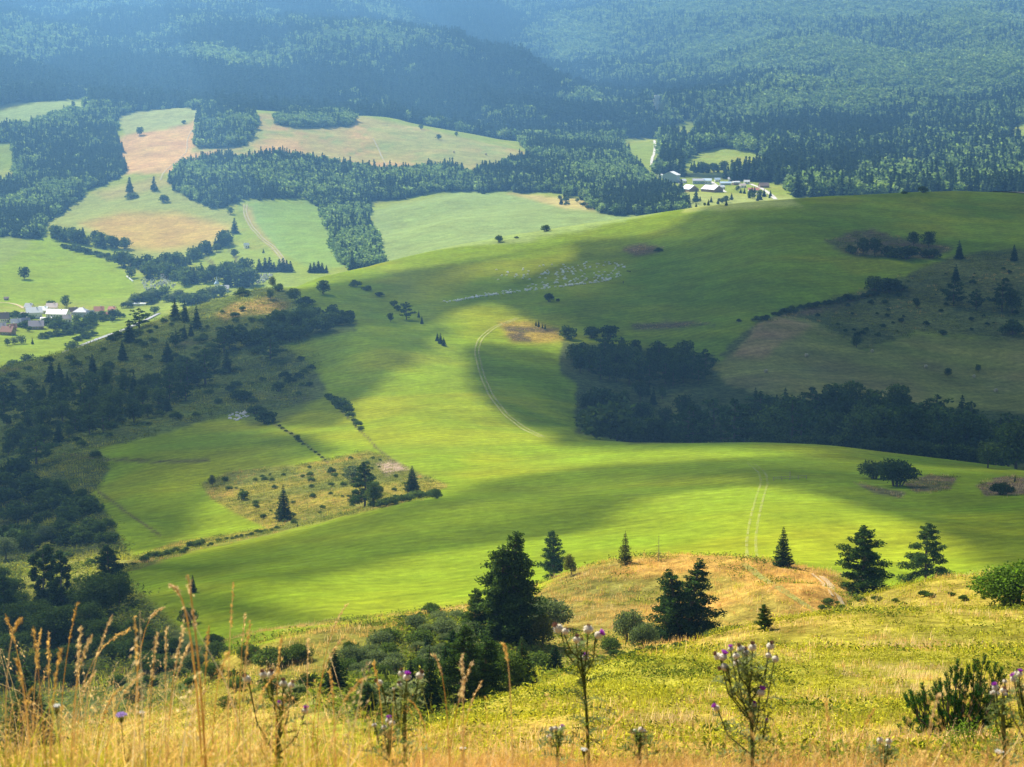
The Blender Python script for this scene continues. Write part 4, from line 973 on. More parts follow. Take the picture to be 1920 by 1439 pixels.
# ---- lower left valley side
for k, x, y, h, w_, lb in (
    ('willow', 86, 1022, 36, 1.6, 'pale grey-green round tree in the lower left valley'), ('willow', 12, 1050, 44, 1.3, 'pale tree at the left edge in the lower valley'), ('yellow', 88, 1052, 36, 1.2, 'small light tree below the pale grey-green one'), ('leafy', 100, 958, 44, 1.3, 'dark tree above the pale grey-green one'),
    ('leafy', 110, 940, 42, 1.3, 'dark tree on the shaded bank above the lower valley'), ('birch', 84, 1150, 124, 1.3, 'tall left birch in the lower left corner wood'), ('birch', 116, 1150, 112, 1.3, 'tall right birch in the lower left corner wood'),
    ('pine', 8, 1170, 92, 1.4, 'dark pine at the left edge of the lower wood'), ('pine', 203, 1100, 78, 1.4, 'dark pine at the top of the corner wood'), ('leafy', 180, 1160, 84, 1.6, 'dense dark tree in the middle of the corner wood'), ('leafy', 225, 1140, 66, 1.2, 'dark tree on the meadow side of the corner wood'),
    ('leafy', 105, 1220, 84, 1.7, 'broad dark tree at the bottom of the corner wood'), ('leafy', 168, 1195, 66, 1.5, 'dark tree right of the broad one at the bottom'), ('leafy', 30, 1200, 70, 1.5, 'dark tree left of the broad one at the bottom')):
    P(k, x, y, h, lb, w=w_, d0=240, d1=1000)
plant_at('spruce', at_d(22, 170), 9.5, 'young spruce close behind the tall grass at the left edge', w=1.6)
for x, y in spaced([(-60, 910), (60, 885), (140, 930), (190, 985), (226, 1000), (200, 1030), (100, 1022), (0, 1045), (-60, 1060)], 78, 12):
    P(random.choice(['leafy', 'darkshrub', 'darkshrub', 'shrub']), x, y, random.uniform(16, 36), 'dark leafy tree in the shaded lower left valley', 'trees of the lower left valley', w=1.3, d0=300, d1=1000, lod='lo')
for x, y in spaced([(-60, 1090), (30, 1080), (60, 1130), (230, 1100), (238, 1180), (330, 1215), (340, 1250), (250, 1290), (-60, 1300)], 60, 22):
    P(random.choice(['darkshrub', 'darkshrub', 'shrub']), x, y, random.uniform(20, 44), 'leafy bush in the corner wood at the lower left', 'bushes of the corner wood', w=1.3, d0=200, d1=520, lod='hi')
for x, y in spaced([(40, 1100), (80, 1050), (220, 1042), (230, 1070), (180, 1110), (60, 1160)], 22, 14):
    P('shrub', x, y, random.uniform(7, 16), 'light green bush on the sunlit bank of the lower left valley', 'bushes of the sunlit bank', w=1.3, d0=300, d1=900, lod='lo')
# ---- slope and hollow below the knoll
for k, x, y, h, w_, lb in (
    ('spruce', 806, 1352, 128, 1.0, 'tall dark conifer at the front of the hollow'), ('pine', 872, 1330, 150, 1.05, 'tall pine at the front of the hollow, right of the dark conifer'), ('pine', 912, 1310, 120, 1.15, 'bushy pine in the front of the hollow'),
    ('spruce', 978, 1290, 100, 1.3, 'conical young spruce at the front right of the hollow'), ('spruce', 1040, 1262, 60, 1.5, 'short wide spruce beside the conical one'), ('yellow', 1018, 1212, 62, 1.2, 'yellow-green round tree with a shadow under the knoll'),
    ('greyshrub', 1180, 1206, 66, .75, 'grey-green bush left of the wide pine'), ('greyshrub', 1206, 1216, 50, .8, 'grey-green bush touching the wide pine'), ('shrub', 1146, 1222, 26, 1.2, 'small green bush at the foot of the knoll'),
    ('shrub', 1380, 1196, 22, 1.8, 'low bush right of the wide pine'), ('shrub', 1345, 1200, 20, 1.8, 'low leafy bush under the wide pine'), ('greyshrub', 1030, 1180, 60, 1.1, 'tall grey-green bush behind the yellow-green tree'), ('greyshrub', 1000, 1160, 40, 1.3, 'grey-green bush right of the biggest pine'),
    ('darkshrub', 560, 1240, 34, 1.2, 'dark green bush on the meadow side of the near slope'), ('shrub', 512, 1250, 36, 1.6, 'feathery green bush left of the dark conical spruce'), ('leafy', 458, 1242, 30, 1.5, 'small round tree alone by the bottom of the meadow'),
    ('slim', 704, 1216, 22, 1.6, 'small dark conifer on the golden slope, right of a pair'), ('darkshrub', 655, 1222, 20, .9, 'small dark bush on the golden slope, left of a pair'), ('shrub', 810, 1148, 18, 1.4, 'bush at the meadow edge of the golden slope'),
    ('brightshrub', 905, 1362, 34, 1.2, 'light green leafy bush beneath the hollow pines'), ('shrub', 1010, 1262, 40, 1.2, 'green bush beside the conical young spruce')):
    P(k, x, y, h, lb, w=w_, d0=100, d1=300)
for x, y in spaced([(640, 1265), (700, 1215), (780, 1180), (850, 1160), (905, 1190), (900, 1300), (850, 1330), (720, 1345), (650, 1320)], 48, 20):
    P(random.choice(['greyshrub', 'shrub', 'greyshrub']), x, y, random.uniform(18, 36), 'grey-green bush in the thicket filling the hollow', 'bushes of the hollow thicket', w=1.2, d0=75, d1=270, lod='hi')
for x, y, h in ((690, 1340, 60), (735, 1330, 52), (770, 1300, 70), (835, 1290, 84), (850, 1240, 60), (930, 1268, 66), (955, 1300, 80), (880, 1250, 58), (1000, 1300, 56), (720, 1285, 40), (800, 1235, 44)):
    P(random.choice(['spruce', 'slim', 'pine', 'leafy']), x, y, h, 'upright young tree rising out of the thicket in the hollow', 'young trees of the hollow thicket', w=1.3, d0=75, d1=262)
for x, y in spaced([(740, 1165), (800, 1140), (840, 1135), (820, 1160), (760, 1190)], 10, 13):
    P('greyshrub', x, y, random.uniform(9, 16), 'low bush along the top edge of the golden slope', 'bushes of the golden slope edge', w=1.3, d0=75, d1=300, lod='hi')
for x, y in spaced([(1000, 1270), (1100, 1235), (1200, 1222), (1330, 1205), (1200, 1235), (1060, 1275)], 22, 12):
    P('shrub', x, y, random.uniform(7, 14), 'low green bush in the crease under the knoll', 'bushes in the crease under the knoll', w=1.4, d0=60, d1=300, lod='hi')
for i in range(16):
    u = i / 15; P(random.choice(['shrub', 'greyshrub']), 1545 + 330 * u ** 1.5 + random.uniform(-9, 9), 1142 - 22 * u + random.uniform(-9, 7), random.uniform(4, 13), 'low green bush along the brow below the right hand pines', 'bushes on the brow by the pines', w=1.6, d0=80, d1=300, lod='hi')
for x, y in spaced([(250, 1235), (380, 1210), (540, 1225), (600, 1260), (560, 1330), (250, 1330)], 24, 26):
    P(random.choice(['shrub', 'darkshrub']), x, y, random.uniform(14, 30), 'bush behind the tall dry grass on the near slope', 'bushes behind the tall grass', w=1.3, d0=75, d1=270, lod='hi')
# ---- valley beyond
for k, x, y, h, w_, lb in (
    ('leafy', 46, 524, 24, 1.1, 'single tree on the bright green valley field at the left'), ('leafy', 124, 577, 23, 1.0, 'tall tree on the field edge above the village'), ('darkshrub', 97, 578, 14, 1.2, 'round dark tree above the village houses'),
    ('spruce', 243, 361, 28, 1.3, 'left spruce of the pair on the far brown field'), ('spruce', 289, 358, 26, 1.3, 'right spruce of the pair on the far brown field'), ('darkshrub', 248, 372, 9, 2.2, 'oval bush below the pair of far spruces'), ('darkshrub', 308, 380, 14, 1.1, 'round bush right of the pair of far spruces'),
    ('spruce', 440, 438, 28, 1.4, 'dark spruce at the top of the small sloping paddock'), ('leafy', 432, 402, 14, 1.2, 'round tree on the field lane above the paddock'), ('spruce', 429, 452, 20, 1.2, 'lower spruce left of the small sloping paddock'),
    ('leafy', 439, 482, 15, 1.3, 'round tree in the small sloping paddock'), ('spruce', 494, 475, 8, 1.3, 'tiny conifer beside the field lane'), ('leafy', 228, 500, 30, 1.3, 'tree at the upper corner of the burial ground'), ('leafy', 246, 522, 22, 1.2, 'tree at the left side of the burial ground'),
    ('leafy', 137, 204, 14, .7, 'tiny tree on the topmost left field'), ('leafy', 262, 254, 16, 1.2, 'round tree on the edge of the far brown field'), ('leafy', 790, 243, 10, 1.2, 'tiny tree on the crest of the far brown field'), ('leafy', 822, 262, 10, 1.4, 'left tiny tree on the right part of the far brown field'),
    ('leafy', 856, 256, 9, 1.0, 'right tiny tree on the right part of the far brown field'), ('darkshrub', 345, 232, 6, 1.2, 'tiny bush in the far pale field'), ('spruce', 1169, 282, 14, 1.1, 'left spruce in the narrow valley meadow'), ('spruce', 1179, 282, 13, 1.3, 'right spruce in the narrow valley meadow'),
    ('spruce', 1052, 384, 15, 1.2, 'small spruce at the top of the pale field'), ('spruce', 1277, 362, 26, 1.4, 'spruce between the farm barns'), ('spruce', 1305, 378, 22, 1.3, 'spruce below the farm'), ('spruce', 1362, 386, 10, 1.4, 'tiny conifer right below the farm by the slope crest'),
    ('leafy', 52, 684, 20, 1.7, 'big round tree below the village by the left edge'), ('leafy', 14, 648, 13, 1.2, 'left tree of the three on the green below the village'), ('willow', 26, 646, 14, 1.2, 'middle tree of the three on the green below the village'), ('willow', 40, 645, 16, 1.4, 'right tree of the three on the green below the village'),
    ('slim', 61, 646, 12, 1.0, 'slender tree on the green below the village'), ('leafy', 135, 662, 22, 1.6, 'round tree by the near end of the road'), ('leafy', 290, 588, 14, 1.8, 'light round tree on the green behind the left hill crest'), ('leafy', 213, 600, 20, 1.8, 'round tree right of the red roofs')):
    P(k, x, y, h, lb, w=w_, d0=1210, d1=5000)
for x, h in ((486, 24), (497, 26), (506, 27), (514, 18), (524, 24), (531, 26), (538, 22), (545, 20)):
    P('spruce', x, 510, h, 'dark spruce in the row above the pale stones', 'row of spruces above the stones', w=1.6, d0=1500)
for x, h in ((582, 18), (589, 20), (597, 22), (604, 19), (612, 14)):
    P('spruce', x, 512, h, 'dark spruce in the short row behind the slope crest', 'short row of spruces behind the crest', w=1.5, d0=1500)


def hedge(pts, n, h0, h1, label, group, kinds=('leafy', 'leafy', 'darkshrub'), sp=4, d0=1400, d1=4000, w=1.3):
    seg = [math.dist(a, b) for a, b in zip(pts[:-1], pts[1:])]; tot = sum(seg)
    for i in range(n):
        s = (i + random.random()) / n * tot; j = 0
        while j < len(seg) - 1 and s > seg[j]: s -= seg[j]; j += 1
        u = min(1, s / seg[j]); x = pts[j][0] * (1 - u) + pts[j + 1][0] * u; y = pts[j][1] * (1 - u) + pts[j + 1][1] * u
        P(random.choice(kinds), x + random.uniform(-sp, sp), y + random.uniform(-sp, sp) * .6, random.uniform(h0, h1), label, group, w=w, d0=d0, d1=d1)


hedge([(95, 445), (150, 456), (236, 470)], 26, 14, 30, 'tree in the belt between bright field and brown field', 'trees of the belt by the brown field', ('leafy', 'spruce', 'leafy'), 6)
hedge([(110, 462), (170, 478), (230, 494)], 18, 6, 12, 'bush along the rim of the bright valley field', 'bushes of the bright field rim', ('darkshrub',), 3)
hedge([(232, 500), (300, 505), (345, 498), (380, 480), (430, 455)], 46, 14, 28, 'tree in the belt winding past the small paddocks', 'trees of the winding belt', ('leafy', 'leafy', 'spruce'), 6)
hedge([(270, 520), (330, 522), (350, 535), (420, 520), (470, 515)], 44, 14, 32, 'tree in the grove beside the burial ground', 'trees of the burial ground grove', ('leafy', 'spruce', 'leafy'), 9)
hedge([(430, 540), (470, 535)], 9, 22, 38, 'tall tree in the dark group left of the pale stones', 'trees left of the pale stones', ('spruce', 'leafy'), 8)
hedge([(230, 575), (300, 560), (360, 570), (420, 555)], 44, 10, 22, 'tree in the strip behind the left hill crest', 'trees behind the left hill crest', ('leafy', 'darkshrub', 'leafy', 'willow'), 7, w=1.4)
hedge([(60, 604), (120, 606), (170, 602), (220, 598)], 26, 5, 11, 'small garden tree between the village roofs', 'small garden trees between the roofs', ('leafy', 'darkshrub'), 9, w=1.5)
hedge([(90, 610), (140, 622), (190, 596)], 44, 8, 16, 'garden tree among the village houses', 'garden trees in the village', ('leafy', 'darkshrub'), 8, w=1.4)
hedge([(0, 600), (40, 604), (60, 622)], 16, 8, 18, 'garden tree at the left end of the village', 'garden trees at the left of the village', ('leafy', 'darkshrub', 'willow'), 8, w=1.4)
hedge([(78, 634), (150, 624), (180, 612)], 22, 7, 12, 'bush in the hedge below the village', 'bushes of the hedge below the village', ('darkshrub',), 3, w=1.4)
hedge([(0, 690), (60, 686), (130, 668), (220, 640)], 26, 6, 14, 'bush along the road behind the left hill', 'bushes along the road', ('darkshrub', 'shrub'), 4, d0=1210, w=1.4)
hedge([(140, 640), (175, 630)], 8, 7, 12, 'bush on the green below the village', 'bushes on the green below the village', ('darkshrub',), 3, w=1.4)
hedge([(1385, 356), (1410, 376), (1440, 368), (1400, 366)], 18, 7, 14, 'tree in the grove right of the farm', 'trees of the farm grove', ('leafy', 'spruce'), 7, w=1.3)
hedge([(1298, 388), (1320, 392), (1372, 378), (1300, 380)], 12, 6, 13, 'tree on the meadow below the farm', 'trees on the meadow below the farm', ('leafy', 'spruce'), 5, w=1.3)
hedge([(1040, 378), (1090, 385), (1110, 400)], 8, 6, 12, 'bush on the pale bank above the far field', 'bushes on the pale bank', ('darkshrub', 'leafy'), 7, w=1.3)
hedge([(1340, 326), (1300, 322), (1400, 322), (1430, 318)], 30, 10, 20, 'spruce in the line below the valley clearing', 'spruces below the valley clearing', ('spruce', 'spruce', 'leafy'), 4, w=1.3)

# ------------------------------------------------------------------ masses nobody could count
def unlinked(name, me):
    return bpy.data.objects.new(name, me)


def mass(name, label, pts, rot, scl, kind, protos, tilt=None):
    """one object: its vertices carry plants of the given kinds"""
    me = bpy.data.meshes.new(name); n = len(pts)
    me.vertices.add(n); me.vertices.foreach_set('co', np.asarray(pts, np.float32).ravel())
    a = me.attributes.new('prot', 'FLOAT_VECTOR', 'POINT')
    r = np.zeros((n, 3), np.float32); r[:, 2] = rot
    if tilt is not None: r[:, 0] = tilt[:, 0]; r[:, 1] = tilt[:, 1]
    a.data.foreach_set('vector', r.ravel())
    b = me.attributes.new('pscl', 'FLOAT_VECTOR', 'POINT'); b.data.foreach_set('vector', np.asarray(scl, np.float32).ravel())
    c = me.attributes.new('pkind', 'INT', 'POINT'); c.data.foreach_set('value', np.asarray(kind, np.int32))
    ng = bpy.data.node_groups.new(name + '_scatter', 'GeometryNodeTree')
    ng.interface.new_socket('Geometry', in_out='INPUT', socket_type='NodeSocketGeometry'); ng.interface.new_socket('Geometry', in_out='OUTPUT', socket_type='NodeSocketGeometry')
    gi = ng.nodes.new('NodeGroupInput'); go = ng.nodes.new('NodeGroupOutput'); jn = ng.nodes.new('GeometryNodeJoinGeometry')

    def attr(nm, dt):
        k = ng.nodes.new('GeometryNodeInputNamedAttribute'); k.data_type = dt; k.inputs['Name'].default_value = nm
        return k.outputs['Attribute']
    ar, as_, ak = attr('prot', 'FLOAT_VECTOR'), attr('pscl', 'FLOAT_VECTOR'), attr('pkind', 'INT')
    for i, pm in enumerate(protos):
        po = unlinked(name + '_model', pm)
        oi = ng.nodes.new('GeometryNodeObjectInfo'); oi.inputs['Object'].default_value = po; oi.inputs['As Instance'].default_value = True
        cm = ng.nodes.new('FunctionNodeCompare'); cm.data_type = 'INT'; cm.operation = 'EQUAL'
        ng.links.new(ak, cm.inputs[2]); cm.inputs[3].default_value = i
        ip = ng.nodes.new('GeometryNodeInstanceOnPoints')
        ng.links.new(gi.outputs[0], ip.inputs['Points']); ng.links.new(cm.outputs[0], ip.inputs['Selection']); ng.links.new(oi.outputs['Geometry'], ip.inputs['Instance'])
        er = ng.nodes.new('FunctionNodeEulerToRotation'); ng.links.new(ar, er.inputs[0]); ng.links.new(er.outputs[0], ip.inputs['Rotation']); ng.links.new(as_, ip.inputs['Scale'])
        ng.links.new(ip.outputs[0], jn.inputs[0])
    ng.links.new(jn.outputs[0], go.inputs[0])
    o = bpy.data.objects.new(name, me); COL.objects.link(o); md = o.modifiers.new('scatter', 'NODES'); md.node_group = ng
    tag(o, label, None, None, 'stuff'); o['category'] = name.replace('_', ' ')
    return o


def far_blob(seed, n, size):
    rg = np.random.default_rng(seed); b = Buf(); L_ = [(0, 0, .62, .36)]
    for i in range(7):
        a = i * 2.4; h = .35 + .45 * i / 7; r = .26 * math.sin(math.pi * h); L_.append((r * math.cos(a), r * math.sin(a), h, rg.uniform(.17, .26)))
    lobes_crown(b, L_, n, size, rg, .6, .2, .95)
    return b.mesh('far_crown', M_FARLEAF)


def far_cone(seed, n, size, R=.19):
    t, c = g_spruce(seed, n, R, size, bare=.06); return c.mesh('far_cone', M_FARSPRUCE)


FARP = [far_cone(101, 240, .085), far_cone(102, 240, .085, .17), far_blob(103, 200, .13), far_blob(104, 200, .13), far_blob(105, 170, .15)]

# visibility horizon along every bearing, so ground that no nearby viewpoint sees stays bare
HOR = np.maximum.accumulate(np.where(DG > 20, TG, -9), axis=1)


# past 290 of one kind the smallest in view join one mass object
from collections import defaultdict
_by = defaultdict(list)
for e in DEFER: _by[NAMES[e[1]]].append(e)
_REST = {}
for nm, lst in _by.items():
    lst.sort(key=lambda e: -e[0])
    for e in lst[:285]: plant_now(*e[1:])
    if len(lst) > 285: _REST[nm] = lst[285:]


def visible(x, y, z, h):
    d = np.hypot(x, y); a = np.arctan2(x, y)
    hz = _interp2(HOR, _az, _ln, a, np.log(d * .985))
    return (z + h) / d > hz - 0.0005


def polar_points(dens, d0, d1, a0=-.30, a1=.30, jit=1):
    n = int(dens * (a1 - a0) * (d1 * d1 - d0 * d0) / 2)
    a = RNG.uniform(a0, a1, n); d = np.sqrt(RNG.uniform(d0 * d0, d1 * d1, n))
    x = d * np.sin(a); y = d * np.cos(a); return x, y, ground_z(x, y)


def pick(x, y, z, polys, wob=0.0):
    px, py = to_pix(x, y, z); m = np.zeros(len(x), bool)
    for p in polys:
        p = np.asarray(p, float); b = (px > p[:, 0].min()) & (px < p[:, 0].max()) & (py > p[:, 1].min()) & (py < p[:, 1].max())
        k = np.zeros(len(x), bool); k[b] = sdf(p, px[b] + wob * fbm(x[b] + 70, y[b], 42, 3), py[b] + wob * .6 * fbm(x[b] + 70, y[b], 42, 3)) > RNG.normal(0, 1.6, b.sum()); m |= k
    return m


def wood(name, label, x, y, z, h0, h1, conif, wide=1.0, mixr=.6):
    n = len(x); h = RNG.uniform(h0, h1, n) * (0.8 + .4 * RNG.random(n))
    isC = conif > RNG.random(n) * mixr + .5 - mixr / 2
    kind = np.where(isC, RNG.integers(0, 2, n), RNG.integers(2, 5, n)); h = np.where(isC, h * 1.12, h * .86)
    w_ = np.where(isC, h * RNG.uniform(.9, 1.2, n), h * RNG.uniform(.9, 1.25, n)) * wide
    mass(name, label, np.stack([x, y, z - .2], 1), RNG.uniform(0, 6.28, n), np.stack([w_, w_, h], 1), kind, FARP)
    return n


CF = lambda x, y, s=260, b=0.1: np.clip(.5 + b + 1.5 * fbm(x + 333, y, s, 3), 0, 1)
# middle woods on the valley side
x, y, z = polar_points(1 / 17., 1750, 3300)
zone = [(FOREST_POLYS[0], 'dark conifer wood filling the left of the valley side', .35), (FOREST_POLYS[1], 'long mixed wood snaking across the middle of the valley', .02), (FOREST_POLYS[2], 'blocky wood standing between the upper brown fields', -.1),
        (FOREST_POLYS[3], 'narrow oval wood on top of the brown fields', -.2), (FOREST_POLYS[4], 'mixed wood coming down beside the narrow valley meadow', .1), (FOREST_POLYS[5], 'wood on the saddle above the pale upper fields', .0)]
left_field = [(-60, 262), (22, 268), (30, 345), (-60, 352)]
used = np.zeros(len(x), bool)
for poly, lb, b in zone:
    m = pick(x, y, z, [poly], 12) & ~used & ~pick(x, y, z, [left_field]) & visible(x, y, z, 22); used |= m
    wood('forest', lb, x[m], y[m], z[m], 8, 15, CF(x[m], y[m], 90, b), 1.0, 1.25)
# mountain woods
x, y, z = polar_points(1 / 62., 2250, 7600)
d = np.hypot(x, y); a = np.arctan2(x, y)
m = visible(x, y, z, 24) & (((d > 3120) & (a <= .075)) | ((d > 2280) & (a > .075))) & ~pick(x, y, z, CLEAR) & ~pick(x, y, z, [[(a_, b_ + 13) for a_, b_ in c_] for c_ in CLEAR[:5]]) & ~pick(x, y, z, [[(1220, 192), (1248, 192), (1250, 236), (1220, 236)]]) & ~pick(x, y, z, [[(1195, 300), (1215, 258), (1222, 258), (1222, 312), (1212, 330)]])
px_, py_ = to_pix(x, y, z)
m &= (py_ > -60) & ~((d < 3300) & pick(x, y, z, [[(-60, 180), (170, 180), (170, 210), (-60, 240)]]))
x, y, z, d, a, px_, py_ = (q[m] for q in (x, y, z, d, a, px_, py_))
rt = smooth(.03, .08, a); lowc = smooth(150, 260, py_) - .9 * smooth(1000, 1500, px_) * (1 - smooth(150, 230, py_))
cf = np.clip(CF(x, y, 260, .32) * (1 - rt) + rt * np.clip(.5 + .9 * (smooth(120, 300, py_ + .10 * (1500 - px_)) - .5) + 1.1 * fbm(x, y, 300, 3), 0, 1), 0, 1)
L1 = a <= .072
nf = wood('forest', 'dense blue-hazed forest covering the left mountain flank', x[L1], y[L1], z[L1], 13, 25, cf[L1], 1.0, 1.0)
nf += wood('forest', 'dense blue-hazed forest covering the right mountain flank', x[~L1], y[~L1], z[~L1], 13, 25, cf[~L1], 1.0, 1.0)
print('forest', nf, used.sum())

for nm, lst in _REST.items():
    pm = {'shrub': [LO['darkshrub'][0][1], LO['shrub'][0][1], LO['shrub'][1][1]], 'broadleaf_tree': [ONE['leafy'][0], ONE['leafy'][1]], 'spruce_tree': [ONE['spruce'][0]], 'pine_tree': [LO['pine'][0][1]]}.get(nm, [ONE['leafy'][0]])
    kd = [0 if e[1] == 'darkshrub' else 1 + i % (len(pm) - 1) if len(pm) > 1 else 0 for i, e in enumerate(lst)]
    mass({'shrub': 'shrubbery'}.get(nm, 'woodland'), {'shrub': 'many small bushes strewn over banks and hillsides'}.get(nm, 'small trees strewn through the valley'),
         [tuple(e[2]) for e in lst], RNG.uniform(0, 6.28, len(lst)), [(e[3] * e[6], e[3] * e[6], e[3]) for e in lst], kd, pm)

# ------------------------------------------------------------------ roads, paths
def track_mat(name, col, dens=.5):
    m = simple_mat(name, col, .95, .2, .8); nt = m.node_tree; out = [n for n in nt.nodes if n.type == 'OUTPUT_MATERIAL'][0]; b = [n for n in nt.nodes if n.type == 'BSDF_PRINCIPLED'][0]
    g = N(nt, 'ShaderNodeNewGeometry'); f = noise(nt, g.outputs['Position'], .35, 4, .7); t = N(nt, 'ShaderNodeBsdfTransparent'); mx = N(nt, 'ShaderNodeMixShader')
    L(nt, ramp(nt, f, .35, .65, dens - .2, dens + .2), mx.inputs[0]); L(nt, t.outputs[0], mx.inputs[1]); L(nt, b.outputs[0], mx.inputs[2]); L(nt, mx.outputs[0], out.inputs[0]); return m


M_CHALK = track_mat('pale_track', (0.42, 0.36, 0.24), .5)
M_SAND = track_mat('sandy_track', (0.52, 0.38, 0.20), .65)
M_WHITE_RD = simple_mat('gravel_road', (0.46, 0.43, 0.37), .95, .15, .8)
M_TAR = simple_mat('tarred_road', (0.24, 0.245, 0.25), .9, .12, .8)
M_RUT = track_mat('worn_grass', (0.38, 0.36, 0.10), .22)


def px_line(pts, d0, d1, step=6):
    out = []
    for (a, b) in zip(pts[:-1], pts[1:]):
        n = max(2, int(math.dist(a, b) / step))
        for i in range(n): u = i / n; out.append(hit(a[0] * (1 - u) + b[0] * u, a[1] * (1 - u) + b[1] * u, d0, d1))
    out.append(hit(*pts[-1], d0, d1)); return out


def ribbon(name, label, pts, width, mat, d0, d1, offs=(0,), lift=.10):
    P_ = px_line(pts, d0, d1); P_ = [(P_[max(0, i - 1)] + p + P_[min(len(P_) - 1, i + 1)]) / 3 for i, p in enumerate(P_)]
    dense = []
    for a, b in zip(P_[:-1], P_[1:]):
        n = max(1, int((b - a).xy.length / 2.5))
        for i in range(n): dense.append(a.lerp(b, i / n))
    dense.append(P_[-1]); V = []; Fc = []
    for of in offs:
        base = len(V)
        for i, p in enumerate(dense):
            t = (dense[min(i + 1, len(dense) - 1)] - dense[max(i - 1, 0)]).xy
            t = t.normalized() if t.length > 1e-6 else Vector((0, 1)); nn_ = Vector((-t.y, t.x)); w_ = width * (.8 + .4 * random.random())
            for s in (-1, 0, 1):
                q = p.xy + nn_ * (of + s * w_ / 2); z = float(ground_z(q.x, q.y)[0]); V.append((q.x, q.y, z + lift + p.length * .00012 - (0.12 if s else 0) * 0))
        for i in range(len(dense) - 1):
            for s in (0, 1): k = base + i * 3 + s; Fc.append((k, k + 1, k + 4, k + 3))
    me = bpy.data.meshes.new(name); me.from_pydata(V, [], Fc); me.materials.append(mat); me.update()
    o = bpy.data.objects.new(name, me); COL.objects.link(o); return tag(o, label, kind='structure')


ribbon('path', 'faint twin wheel ruts climbing the bright meadow', [(1410, 1046), (1408, 1015), (1414, 975), (1424, 935), (1434, 905), (1428, 885), (1405, 868)], .55, M_RUT, 285, 640, (-.85, .85), .05)
ribbon('path', 'faint curved wheel ruts across the sunlit meadow', [(1020, 822), (985, 806), (950, 780), (922, 745), (904, 705), (893, 660), (900, 636), (925, 615), (975, 596)], .7, track_mat('worn_curve', (0.40, 0.37, 0.11), .45), 640, 1100, (-.9, .9), .08)
ribbon('path', 'short sandy track curving over the right of the knoll', [(1538, 1080), (1558, 1098), (1574, 1122), (1586, 1148)], .7, M_SAND, 160, 275, (0,), .05)
ribbon('path', 'faint sandy line beside the short track', [(1520, 1075), (1548, 1098), (1562, 1120)], .35, M_SAND, 160, 275, (0,), .05)
ribbon('path', 'green mown strip descending the knoll', [(1392, 1056), (1425, 1082), (1470, 1110), (1520, 1142), (1545, 1156)], .8, track_mat('mown_strip', (.24, .25, .035), .5), 160, 275, (0,), .05)
ribbon('road', 'pale gravel road leaving the farm towards the slope', [(1405, 345), (1425, 352), (1440, 361), (1456, 376)], 5, M_WHITE_RD, 1650, 3000)
ribbon('road', 'pale gravel road through the narrow valley above the farm', [(1226, 262), (1229, 272), (1227, 288), (1220, 303), (1224, 316), (1238, 326)], 4, M_WHITE_RD, 2200, 3600)
ribbon('road', 'gravel yard lane between the farm barns', [(1262, 330), (1270, 338), (1278, 346)], 7, M_WHITE_RD, 1900, 3000)
ribbon('road', 'gravel lane right of the farm barns', [(1330, 340), (1342, 348), (1360, 363)], 7, M_WHITE_RD, 1900, 3000)
ribbon('road', 'grey tarred road running behind the left hill', [(60, 690), (105, 670), (130, 659), (168, 643), (200, 631), (235, 619), (272, 602), (300, 588)], 4.2, M_TAR, 1180, 1900, (0,), .5)
ribbon('path', 'dirt lane end at the left edge above the village', [(-10, 568), (20, 569), (38, 574), (46, 580)], 3.5, M_SAND, 1500, 2600)
ribbon('path', 'dirt lane rutted between the valley paddocks', [(462, 382), (458, 398), (470, 425), (492, 450), (515, 466), (532, 490), (536, 503)], 1.6, track_mat('lane_earth', (.36, .29, .16), .5), 1700, 2700, (-1.6, 1.6), .3)
ribbon('path', 'dirt track winding over the upper brown fields', [(362, 242), (350, 262), (352, 285), (330, 305), (305, 325), (300, 342)], 2.2, track_mat('track_earth', (.36, .32, .18), .4), 2300, 3300, (0,), .4)
ribbon('path', 'straight pale path down the far field', [(698, 258), (712, 285), (728, 322)], 1.6, M_CHALK, 2400, 3300, (0,), .4)
ribbon('field', 'tan ploughed field at the right edge of the skyline', [(1885, 356), (1960, 352)], 40, simple_mat('stubble', (.5, .36, .2), .95, .1, .2), 1300, 1520, (0,), .6)

# ------------------------------------------------------------------ animals and people
def skinned(name, pts, edges, rad, mat, root=0, sub=1):
    me = bpy.data.meshes.new(name + '_frame'); me.from_pydata([tuple(p) for p in pts], edges, [])
    o = bpy.data.objects.new(name + '_frame', me); COL.objects.link(o)
    o.modifiers.new('skin', 'SKIN'); sv = me.skin_vertices[0].data
    for i, r in enumerate(rad): sv[i].radius = (r, r) if not isinstance(r, tuple) else r
    sv[root].use_root = True; sm = o.modifiers.new('sub', 'SUBSURF'); sm.levels = sub; sm.render_levels = sub
    dg = bpy.context.evaluated_depsgraph_get(); dg.update()
    m2 = bpy.data.meshes.new_from_object(o.evaluated_get(dg)); m2.name = name
    bpy.data.objects.remove(o); bpy.data.meshes.remove(me)
    m2.materials.clear(); m2.materials.append(mat); m2.polygons.foreach_set('use_smooth', np.ones(len(m2.polygons), bool)); return m2


M_WOOL = simple_mat('wool', (0.88, 0.84, 0.74), .95, .1, 5)
M_DOG = simple_mat('dark_fur', (0.03, 0.026, 0.022), .9, .3, 6)


